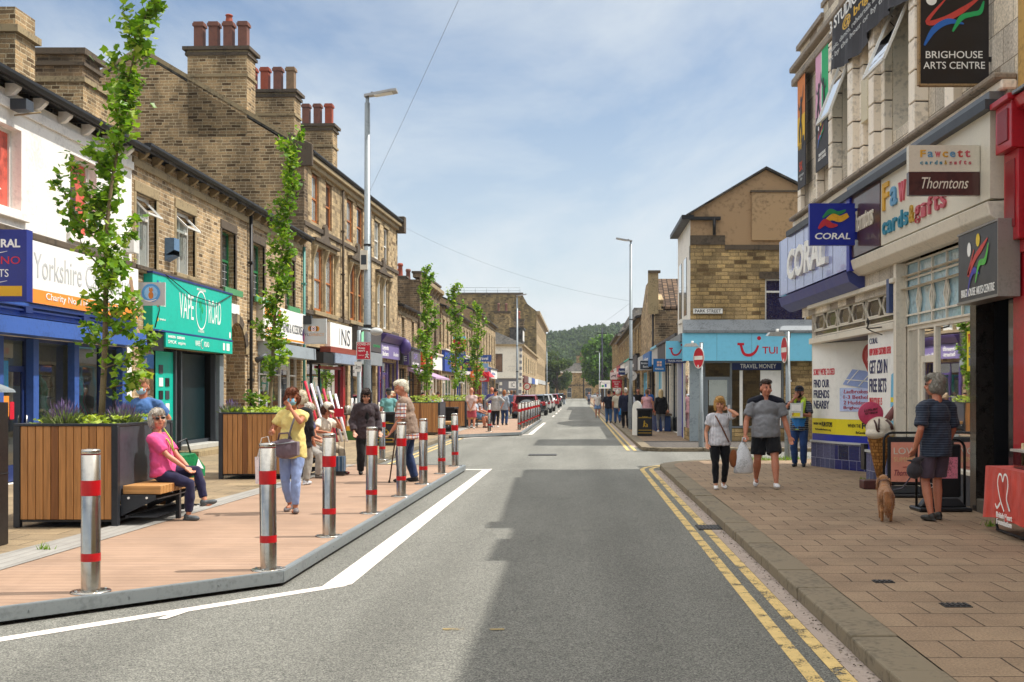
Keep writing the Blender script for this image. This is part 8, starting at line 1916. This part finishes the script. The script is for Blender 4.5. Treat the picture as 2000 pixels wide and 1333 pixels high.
h_ = held('shopping_trolley', 'blue patterned shopping trolley standing in front of the seated woman', 'trolley', -4.4, 21.3, .12); h_.scale = (.5, .6, .72); mb = MB(); mb.box(-.16, -.12, .08, .16, .12, .5, cloth('trolley_cloth', '#3b5a78', '#7c8fa0', 0, 7, .6)); mb.box(-.16, -.13, .02, .16, .12, .12, M_blk); mb.tube([(-.1, .1, .1), (-.1, .16, .9), (.1, .16, .9), (.1, .1, .1)], .012, M_blk, 6)
for s in (-1, 1): mb.lathe([(.0, -.02), (.07, -.02), (.07, .02), (0, .02)], M_tyre, (s * .17, .1, .07), 10)
mb.build('body', h_)
h_ = held('shopping_bag', 'green and white shopping bag leaning beside the lady in pink', 'bag', -4.98, 14.62, .59, 60); h_.scale = (1.15, 1.15, 1.15); mb = MB(); gb = mat('green_plastic', '#0f6a3c', .35, 0, .35, 5, .5, 9); mb.prism([(-.16, -.1, 0), (.18, -.1, 0), (.22, -.06, .1), (.08, -.05, .26), (-.12, -.06, .24)], (0, .2, 0), gb); mb.prism([(.05, -.105, .1), (.16, -.105, .08), (.1, -.085, .2)], (0, .01, 0), M_wht); mb.tube([(-.1, 0, .24), (-.12, 0, .38), (.02, .02, .42), (.06, 0, .26)], .012, M_blk, 6); mb.build('bag', h_, bevel=.01)
# -- woman in black looking down
person('woman in a black jacket with long dark hair looking down beside a bollard', -4.0, 21.6, .125, 22, 1.6, True, 1.16, lean=6, head=(-10, 17), hands=((.15, -.09, .5), (-.15, -.1, .5)), skin='#c08a70', hair='#3a2a24', hstyle='long', top=('#101012', .9, .42), jacket=('#40363a', 1.85, .43), bottom=('#1a1a1c', 'trousers'), shoe='#141414', vox=.0125, glasses='reading')
# -- man with the stick
person('white haired man in a beige waistcoat and checked shirt leaning on a walking stick', -2.93, 19.75, .125, -92, 1.74, False, 1.2, .02, lean=7, head=(6, 8), hands=((.1, -.14, .5), (-.09, -.12, .46)), feet=((.06, -.04, 0), (-.06, .06, 0)), skin='#bb7c62', hair='#e4ddcc', hstyle='short', topmat=check('checked_shirt'), top=('#ccc', .9, .42), vest=('#8d7767', 0, .475), bottom=('#26375c', 'trousers'), shoe='#1b1b1e', vox=.0125)
h_ = held('walking_stick', 'thin dark walking stick with a rubber foot, held by the waistcoat man', 'walking stick', -3.22, 19.6, .125); mb = MB(); mb.tube([(0, 0, .0), (.12, -.05, .82), (.17, -.06, .86), (.22, -.06, .83)], .012, mat('stick_wood', '#3c2620', .5), 8); mb.lathe([(.02, 0), (.016, .04)], M_blk, n=8); mb.build('shaft', h_)
# -- man in blue polo behind the first planter
person('man in a blue polo shirt and mask, hand on hip, behind the first planter', -6.62, 17.5, .11, 12, 1.76, False, 1.12, .01, head=(-20, 10), hands=((.135, .02, .53), (-.14, -.13, .6)), elbows=((1, .5, 0), (-.6, .7, -.3)), skin='#bc7d62', hair='#9a7a58', hstyle='short', top=('#4a6fa5', .75, .44), bottom=('#8c8672', 'trousers'), shoe='#333333', vox=.0125, mask='#a5cbe0')
# -- teal shirt man and companion by the bin
person('man in a teal shirt and flat cap walking away past the litter bin', -5.85, 35.5, .11, 195, 1.66, False, 1.08, skin='#b9795c', hair='#5a5048', top=('#6fa3a2', .7, .45), bottom=('#4d5058', 'trousers'), vox=.02, cap='#20222a'); person('white haired companion of the teal shirt man', -5.6, 36.6, .11, 170, 1.58, True, 1.1, hair='#e0d8cc', hstyle='full', top=('#d9d5cf', .8, .42), bottom=('#77736d', 'trousers'), vox=.02)
person('woman in orange browsing the ornament stall', -6.9, 41.5, .11, 110, 1.6, True, 1.15, lean=12, hair='#d8c6a8', hstyle='full', top=('#d96a3e', .8, .42), bottom=('#57535e', 'trousers'), vox=.02); person('blonde shopper in blue at the stall table', -7.0, 42.6, .11, 100, 1.6, True, 1.05, lean=10, hair='#c2a276', hstyle='bun', top=('#34498a', .8, .42), bottom=('#3b3a40', 'trousers'), vox=.02)
person('dark haired person in black seated behind the far planter', -6.0, 44.3, .11, 20, 1.62, False, 1.1, hip=(0, .46), feet=((.06, -.2, 0), (-.06, -.2, 0)), hair='#221a18', top=('#1b1a1d', 1.5, .4), bottom=('#222226', 'trousers'), vox=FAR); person('person in a denim jacket seated behind the far planter', -5.75, 45.6, .11, 200, 1.6, True, 1.1, hip=(0, .46), feet=((.06, -.2, 0), (-.06, -.2, 0)), hair='#b9a183', hstyle='bob', top=('#6c83a4', 1.7, .4), bottom=('#3f4a60', 'trousers'), vox=FAR)
person('person in a pale lilac top standing between the far planters', -6.0, 49.2, .11, 190, 1.58, True, 1.05, hair='#4a3a34', hstyle='bun', top=('#b9b3cc', .6, .42), bottom=('#55525a', 'trousers'), vox=FAR)
# -- far deck group
person('bald man in a pale pink shirt and pink shorts, hands clasped behind his back', -4.52, 48.6, .125, 172, 1.72, False, 1.12, hands=((.02, .1, .49), (-.02, .1, .49)), elbows=((1, .4, 0), (-1, .4, 0)), skin='#c08468', hair='#b08a70', hstyle='bald', top=('#d3b9b3', .8, .45), bottom=('#bc5562', 'shorts', .95), shoe='#b9b4ae', vox=.02)
person('seated woman in a dark floral dress on the far planter bench', -4.4, 51.2, .12, 75, 1.6, True, 1.2, hip=(0, .35), hands=((.05, -.2, .42), (-.05, -.2, .42)), feet=((.08, -.32, 0), (-.04, -.28, 0)), knees=((.2, -.5, 1), (-.2, -.5, 1)), hair='#8b5a3c', hstyle='bun', topmat=cloth('floral_top', '#3a4052', '#c9b7b0', 2, 11, .62), bottom=('#3a4052', 'shorts', .8), shoe='#2f3d66', skin='#bb7657', vox=.02)
person('seated woman in blue flowered summer dress next to the other bench sitter', -4.5, 50.3, .12, 80, 1.58, True, 1.15, hip=(0, .35), hands=((.05, -.2, .42), (-.05, -.2, .42)), feet=((.06, -.26, 0), (-.06, -.26, 0)), knees=((.2, -.5, 1), (-.2, -.5, 1)), hair='#3b2a22', hstyle='bun', topmat=cloth('flower_dress', '#5f7c99', '#cdd3d6', 0, 13, .6), bottom=('#5f7c99', 'skirt', .9), shoe='#4b3a34', skin='#b9775a', vox=.02)
person('bald man in a purple shirt turned away on the far deck', -4.1, 54.5, .125, 150, 1.76, False, 1.18, skin='#bb7459', hair='#9b7a60', hstyle='bald', head=(-40, 0), top=('#4e4a8c', .8, .45), bottom=('#27365c', 'trousers'), vox=.02); person('woman in a grey top with a shoulder strap, hands on hips, on the far deck', -3.62, 50.2, .125, 176, 1.68, True, 1.2, hands=((.17, .03, .55), (-.17, .03, .55)), elbows=((1, .3, 0), (-1, .3, 0)), hair='#2a1d1a', hstyle='bun', top=('#a9a8a6', 1.3, .44), bottom=('#1c1b20', 'slim'), shoe='#d5d2cc', vox=.02); person('woman in a pale denim jacket and jeans at the edge of the far deck', -3.5, 54.3, .125, 165, 1.64, True, 1.1, hair='#a0683f', hstyle='bob', top=('#9aa4b0', 1.7, .43), bottom=('#2b4470', 'trousers'), vox=.02)
for k, (x, y, hx, b_, hr_, lb) in enumerate(((-4.6, 79, '#5a7391', '#37435c', '#8a6242', 'couple member in blue walking beyond the far deck'), (-4.2, 78, '#b7707a', '#3d4c70', '#a8805a', 'couple member in pink walking beyond the far deck'), (-5.6, 92, '#d8d3cd', '#48505e', '#ccc3b4', 'white haired person in white beyond the parked red car'), (-5.0, 104, '#33363f', '#222730', '#403630', 'dark clad walker far along the left pavement'), (-5.4, 118, '#7f93a8', '#2c3547', '#8a7a66', 'grey blue walker far along the left pavement'), (-1.9, 152, '#33302f', '#9fa6ad', '#7a5a40', 'walker in dark top beside the last parked cars'))): person(lb, x, y, .11 if x < -2 else .0, 170 + 25 * (k % 2), 1.68, k % 2 == 1, 1.05, hair=hr_, hstyle='short' if k % 2 else 'full', top=(hx, .8, .44), bottom=(b_, 'trousers'), feet=((.05, -.05, 0), (-.05, .06, 0)), vox=FAR)
# -- right pavement, near
person('blonde woman in a white striped blouse and black leggings holding a phone to her ear', 2.27, 18.55, .11, 4, 1.47, True, 1.14, head=(-8, 8), hands=((.075, -.05, .875), (-.15, -.06, .5)), elbows=((.9, -.25, -1.2), (-.4, 1, -.2)), feet=((.06, .07, .008, 12), (-.055, -.08, 0)), skin='#c48a6c', hair='#d0a868', hstyle='bob', topmat=cloth('striped_blouse', '#d9d8dc', '#8f909a', 0, 46, .72, fold=.6), top=('#ccc', .55, .475), bottom=('#131317', 'slim'), shoe='#d8d8d8', vox=.0115, strap=((-.06, 0, .29), (.09, 0, .0), '#6b4430'))
h_ = held('handbag', 'tan brown shoulder bag at the hip of the blonde woman', 'bag', 2.49, 18.5, .47, 0); mb = MB(); mb.ell((0, 0, .13), (.075, .07, .15), cloth('tan_leather', '#8a5230', fold=.3), 14); mb.tube([(-.06, -.03, .2), (0, -.075, .16), (.06, -.03, .12)], .006, mat('strap_brown', '#5c3a28'), 5); mb.build('bag', h_, remesh=.012, smooth_it=3)
mb = MB(); mb.box(-.02, -.012, 0, .02, .012, .13, mat('phone_white', '#c8c9cc', .3)); o = mb.build('phone'); o.location = (2.41, 18.46, 1.33); tag(o, 'phone the blonde woman holds to her ear', 'phone')
def yoke(t, S_, T, HD, arms, legs, hr):
    for s in (0, 1):
        mb = MB(); sh = arms[s][0]; mb.tube([S_(T(.045 if s == 0 else -.045, .004, .318)), S_(sh + V3(.012 if s == 0 else -.012, 0, .014))], .042 * 1.72, cloth('navy_yoke', '#191b28'), 12, round_ends=True); mb.build('shoulder_panel', t, remesh=.012, smooth_it=2)
person('heavy man in a grey T shirt with navy shoulders and black shorts', 3.04, 18.7, .11, -2, 1.74, False, 1.34, .028, head=(18, 0), hands=((.215, -.05, .47), (-.2, -.09, .5)), feet=((.08, -.13, 0), (-.075, .13, .035, 28)), toes=(6, -12), skin='#bd7b60', hair='#4a3a32', hstyle='short', top=('#85868a', .72, .475), bottom=('#17171b', 'shorts', .82), shoe='#d6d5d6', vox=.0115, extra=yoke)
h_ = held('carrier_bag', 'crumpled white plastic carrier bag hanging between the two walkers', 'bag', 2.64, 18.5, .36); mb = MB(); pl = mat('white_plastic_film', '#c9cbce', .35, 0, .3, 7, 1.0, 14)
vs = []; N_ = 18
for j, (zz, rx, ry) in enumerate(((0, .13, .05), (.02, .155, .075), (.2, .14, .085), (.36, .1, .06), (.45, .055, .03), (.5, .03, .02))):
    for k in range(N_): a = 2 * math.pi * k / N_; q = 1 + .12 * math.sin(a * 3 + j) + .08 * math.sin(a * 7 - j * 2); vs.append((rx * q * math.cos(a), ry * q * math.sin(a), zz))
mb.add(vs, [(j * N_ + k, j * N_ + (k + 1) % N_, (j + 1) * N_ + (k + 1) % N_, (j + 1) * N_ + k) for j in range(5) for k in range(N_)] + [list(range(N_))[::-1]], pl, True); mb.tube([(-.02, 0, .48), (.0, 0, .57), (.04, 0, .57), (.03, 0, .48)], .012, pl, 6); mb.build('bag', h_)
def hivis(t, S_, T, HD, arms, legs, hr):
    H = 1.64; mb = MB(); lime = mat('hi_vis_lime', '#b9d63a', .6, 0, .08, 5); gry = mat('reflective_tape', '#b4b6ac', .35, .3)
    def wrap(z0, z1, m, e):
        vs = []; N_ = 24
        for zz in (z0, z1):
            for k in range(N_): a = 2 * math.pi * k / N_; vs.append(S_(T((.096 + e) * math.cos(a), (.082 + e) * math.sin(a) - .004, zz)))
        mb.add(vs, [(k, (k + 1) % N_, N_ + (k + 1) % N_, N_ + k) for k in range(N_)], m, True)
    wrap(.1, .27, lime, .008); wrap(-.04, .1, mat('hi_vis_blue', '#1f78c4', .6), .008); wrap(.13, .155, gry, .0095); wrap(-.045, -.035, lime, .0095)
    for s in (1, -1): mb.tube([S_(T(s * .05, -.085, .1)), S_(T(s * .055, -.09, .2)), S_(T(s * .06, -.06, .3)), S_(T(s * .055, .0, .335)), S_(T(s * .055, .07, .28))], .034 * H, lime, 8); mb.tube([S_(T(s * .05, -.118, .11)), S_(T(s * .055, -.122, .2)), S_(T(s * .06, -.095, .3))], .012 * H, gry, 6)
    mb.build('hi_vis_vest', t)
    mb = MB(); mb.tube([S_(arms[0][2] + V3(0, 0, .004)), S_(arms[0][2] + V3(-.012, -.003, 0))], .017 * H, M_steel, 10); mb.build('wrist_watch', t)
person('steward in a lime and blue hi-vis vest, dark cap and black mask', 4.62, 24.1, .11, -22, 1.66, False, 1.12, head=(6, 4), hands=((.02, -.17, .66), (-.05, -.1, .85)), elbows=((1, .4, -.4), (-1, -.2, -1.2)), skin='#a86c54', hair='#2b2320', hstyle='short', topmat=cloth('navy_striped_polo', '#171a2c', '#9fa3b0', 2, 26, .82), top=('#ccc', .8, .45), bottom=('#27406e', 'trousers'), shoe='#2a2d38', vox=.013, mask='#121214', cap='#20263a', extra=hivis)
h_ = held('collecting_box', 'clear plastic folder of papers held against the steward', 'folder', 4.5, 23.78, 1.14, -22); mb = MB(); mb.box(-.13, -.02, 0, .13, .02, .3, mat('folder_grey', '#b9bdb8', .25, 0, .3, 8)); mb.rect(-.09, .02, .08, .1, -.022, M_yellow); mb.rect(-.1, .14, .1, .27, -.023, M_wht); mb.build('folder', h_)
# -- man with the dog, seen from behind
person('grey haired man in a navy striped polo and mauve shorts holding a dog lead', 4.33, 13.95, .11, 200, 1.76, False, 1.1, .015, head=(38, -2), hands=((.15, -.03, .5), (-.15, -.1, .5)), feet=((.05, .01, 0), (-.055, -.05, 0)), toes=(10, -14), skin='#b9785c', hair='#8f8a80', hstyle='full', topmat=cloth('navy_fine_stripe', '#262e3d', '#525c6b', 2, 34, .82), top=('#ccc', .85, .44), bottom=('#564a56', 'shorts', .88), shoe='#2e2c28', vox=.011, glasses='reading')
h_ = held('lead_bag', 'dark grey drawstring bag hanging with the lead from his hand', 'bag', 4.04, 13.85, .62); mb = MB(); dg = cloth('dark_grey_bag', '#3a373b', fold=1.0, fs=14); mb.ell((0, 0, .1), (.1, .07, .1), dg, 14); mb.ell((.02, 0, .2), (.06, .05, .06), dg, 10); mb.ell((.07, 0, .24), (.05, .03, .03), dg, 8); mb.ell((-.05, 0, .22), (.05, .02, .012), dg, 8); mb.build('bag', h_, remesh=.011, smooth_it=2)
mb = MB(); mb.tube([(4.09, 13.88, .86), (4.05, 13.9, .7), (3.93, 13.97, .5), (3.8, 14.12, .45), (3.74, 14.16, .53)], [.008, .008, .01, .01, .008], mat('lead_webbing', '#4a4650', .7), 6); tag(mb.build('dog_lead'), 'grey lead sloping from the man down to the dog', 'dog lead')
# -- golden dog seen from behind
t = thing('dog', 'golden long eared dog seen from behind on a lead', 'dog', (3.72, 13.95, .11), R(168)); t.scale = (.9, .88, .88)
N = NT('golden_fur'); o_ = N.n('ShaderNodeTexCoord').outputs['Object']; fmp = N.n('ShaderNodeMapping', {'Vector': o_, 'Scale': (1, 1, .28)}).outputs[0]; ff = N.noise(fmp, 55, 6, .7)
N.l(N.mix(1.0, N.ramp(N.noise(o_, 7, 4), [(.3, lin('#8a5426')), (.7, lin('#b98046'))]), N.ramp(ff, [(.3, g(.62)), (.7, g(1.25))]), 'MULTIPLY'), N.b.inputs['Base Color']); N.b.inputs['Roughness'].default_value = .75; N.b.inputs['Sheen Weight'].default_value = .3; N.bump(ff, .9, .02); M_fur = N.m
mb = MB(); e = lambda c, r: mb.ell(c, r, M_fur, 14); tb = lambda p, r: mb.tube(p, r, M_fur, 10, round_ends=True)
e((0, .12, .36), (.098, .13, .105)); e((0, -.08, .355), (.1, .16, .115)); e((0, -.24, .37), (.095, .12, .12)); tb([(0, -.28, .42), (.0, -.36, .5)], [.08, .065])
e((.01, -.41, .535), (.07, .08, .07)); e((.01, -.49, .515), (.036, .055, .034))
for s in (-1, 1):
    tb([(s * .055, .14, .34), (s * .062, .1, .22), (s * .058, .19, .14), (s * .056, .16, .03)], [.062, .045, .027, .022]); e((s * .056, .135, .018), (.028, .045, .02))
    tb([(s * .06, -.24, .34), (s * .062, -.22, .18), (s * .06, -.24, .03)], [.05, .034, .024]); e((s * .06, -.265, .018), (.027, .042, .02))
mb.build('body', t, remesh=.009, smooth_it=3)
for s in (-1, 1):
    mb = MB(); mb.ell((.01 + s * .078, -.385, .475), (.022, .045, .085), M_fur, 12); mb.build('ear', t, remesh=.008, smooth_it=2)
mb = MB(); mb.tube([(0, .23, .43), (.0, .3, .4), (-.015, .325, .28), (-.03, .3, .14), (-.035, .28, .1)], [.03, .05, .062, .05, .012], M_fur, 10, round_ends=True); mb.build('tail', t, remesh=.009, smooth_it=2)
rs = np.random.RandomState(9); q = []
for c, r, k in (((0, .12, .36), (.1, .135, .108), 700), ((0, -.08, .355), (.103, .165, .118), 800), ((0, -.24, .37), (.098, .125, .124), 500), ((-.01, .31, .27), (.06, .06, .17), 900), ((.01, -.41, .535), (.072, .082, .072), 300), ((-.068, -.385, .47), (.025, .047, .088), 200), ((.088, -.385, .47), (.025, .047, .088), 200), ((-.06, .13, .26), (.05, .06, .1), 250), ((.06, .13, .26), (.05, .06, .1), 250)):
    d = rs.normal(size=(k, 3)); d /= np.linalg.norm(d, axis=1)[:, None]; b = np.array(c) + d * np.array(r) * .97; tip = b + d * .012 + np.array([0, .012, -.03]) + rs.normal(size=(k, 3)) * .006; sd_ = np.cross(d, rs.normal(size=(k, 3))); sd_ = sd_ / np.linalg.norm(sd_, axis=1)[:, None] * .0035; q.append(np.stack([b - sd_, b + sd_, tip], 1))
q = np.concatenate(q).reshape(-1, 3); raw_mesh('fur', q, np.arange(len(q)).reshape(-1, 3), M_fur, t)
mb = MB(); mb.T = Matrix.Translation((0, -.335, .475)) @ Matrix.Rotation(R(55), 4, 'X'); mb.lathe([(.082, -.012), (.086, 0), (.082, .012)], mat('strap_brown', '#5c3a28'), n=20); mb.build('collar', t)
# -- right pavement, far
person('blonde woman in a black top and grey leggings walking by the fruit stall', 3.2, 44.8, .11, 185, 1.66, True, 1.1, hair='#d2b98c', hstyle='long', top=('#17171b', 1.8, .43), bottom=('#7d7f88', 'slim'), shoe='#c9c9cc', feet=((.05, -.06, 0), (-.05, .08, .03, 30)), vox=.02); person('short haired woman in a sleeveless pink top with a bag strap behind the right bin', 2.78, 46.8, .11, 178, 1.66, True, 1.25, hair='#6f5a45', hstyle='short', top=('#d9a5ad', 0, .43), bottom=('#c9a0a8', 'trousers'), skin='#bd8266', vox=.02)
person('grey haired man in a navy hooded coat walking away on the right pavement', 2.06, 50.4, .11, 184, 1.74, False, 1.22, hair='#bfb8ad', hstyle='short', top=('#1d2238', 1.85, .42), bottom=('#17171c', 'trousers'), vox=.02); person('red haired person in a pale jacket just beyond the navy coat', 2.42, 54, .11, 180, 1.64, True, 1.1, hair='#8a3d22', hstyle='bob', top=('#c6cad8', 1.8, .43), bottom=('#a3202c', 'shorts', .9), vox=FAR)
person('bearded man in black facing the camera beside the dark shop', 2.95, 57, .11, -8, 1.76, False, 1.15, hair='#4a3c34', hstyle='short', top=('#131318', .8, .44), bottom=('#202228', 'trousers'), skin='#ad7058', vox=FAR); person('man in a bright blue top with a hand at his chin', 3.35, 55, .11, 20, 1.76, False, 1.1, hands=(None, (-.02, -.1, .84)), hair='#55483e', hstyle='short', top=('#1c6cc0', .8, .44), bottom=('#2b2f3a', 'trousers'), skin='#b57a60', vox=FAR)
person('white haired man in a cream shirt carrying a bright blue bag', 1.95, 57.5, .11, 190, 1.68, False, 1.15, hair='#dcd6ca', hstyle='full', top=('#c8c0ac', .8, .45), bottom=('#33507f', 'trousers'), feet=((.05, -.08, 0), (-.05, .08, .02)), vox=FAR); h_ = held('carrier_bag', 'bright blue carrier bag hanging from the cream shirt man', 'bag', 2.18, 57.2, .55); mb = MB(); mb.prism([(-.18, 0, 0), (.18, 0, 0), (.14, 0, .42), (-.14, 0, .42)], (0, .12, 0), mat('blue_plastic', '#1f86c9', .35, 0, .25, 6, .6, 10)); mb.build('bag', h_, bevel=.02)
person('dark haired man in a navy T shirt and jeans at the kerb', 1.62, 62, .0, 178, 1.76, False, 1.2, hair='#2b211c', hstyle='short', top=('#1b1d2c', .85, .45), bottom=('#3f6391', 'trousers'), vox=FAR); person('woman in a white top and denim skirt stepping off the right kerb', 1.25, 76, .0, 5, 1.7, True, 1.15, hair='#a58a6a', hstyle='bob', top=('#d8d2cb', .6, .46), bottom=('#6f8fb8', 'skirt', .75), shoe='#8a6a58', vox=FAR, mask='#d8d8d8')
person('man in grey standing in the road far ahead', 1.35, 150, .0, 10, 1.72, False, 1.1, hair='#4a4038', hstyle='short', top=('#6b7080', .8, .45), bottom=('#232a3c', 'trousers'), vox=FAR)
for k, (x, y, hx, hr_) in enumerate(((2.5, 70, '#9c4a46', '#c7b59a'), (2.2, 80, '#b9a58c', '#8d6a48'), (2.7, 90, '#6f5148', '#3a2c26'))): person(['red topped walker in the right hand crowd', 'buff coated walker in the right hand crowd', 'brown clad walker deepest in the right hand crowd'][k], x, y, .11, 170 + 20 * k, 1.66, k == 1, 1.1, hair=hr_, top=(hx, 1.5, .44), bottom=('#3a3d48', 'trousers'), vox=FAR)

# ------------------------------------------------------------------ air: distant things soften slightly
hz_m = bpy.data.materials.new('haze'); hz_m.use_nodes = True; nt_ = hz_m.node_tree; nt_.nodes.clear()
pv = nt_.nodes.new('ShaderNodeVolumePrincipled'); pv.inputs['Color'].default_value = (.80, .87, .95, 1); pv.inputs['Density'].default_value = .00022; pv.inputs['Anisotropy'].default_value = .2
ho = nt_.nodes.new('ShaderNodeOutputMaterial'); nt_.links.new(pv.outputs[0], ho.inputs['Volume'])
mb = MB(); mb.box(-905, -45, -1.03, 905, 1505, 62, hz_m); hzo = mb.build('haze'); hzo['kind'] = 'stuff'; hzo['label'] = 'thin summer haze over the street and hill'; hzo['category'] = 'haze'
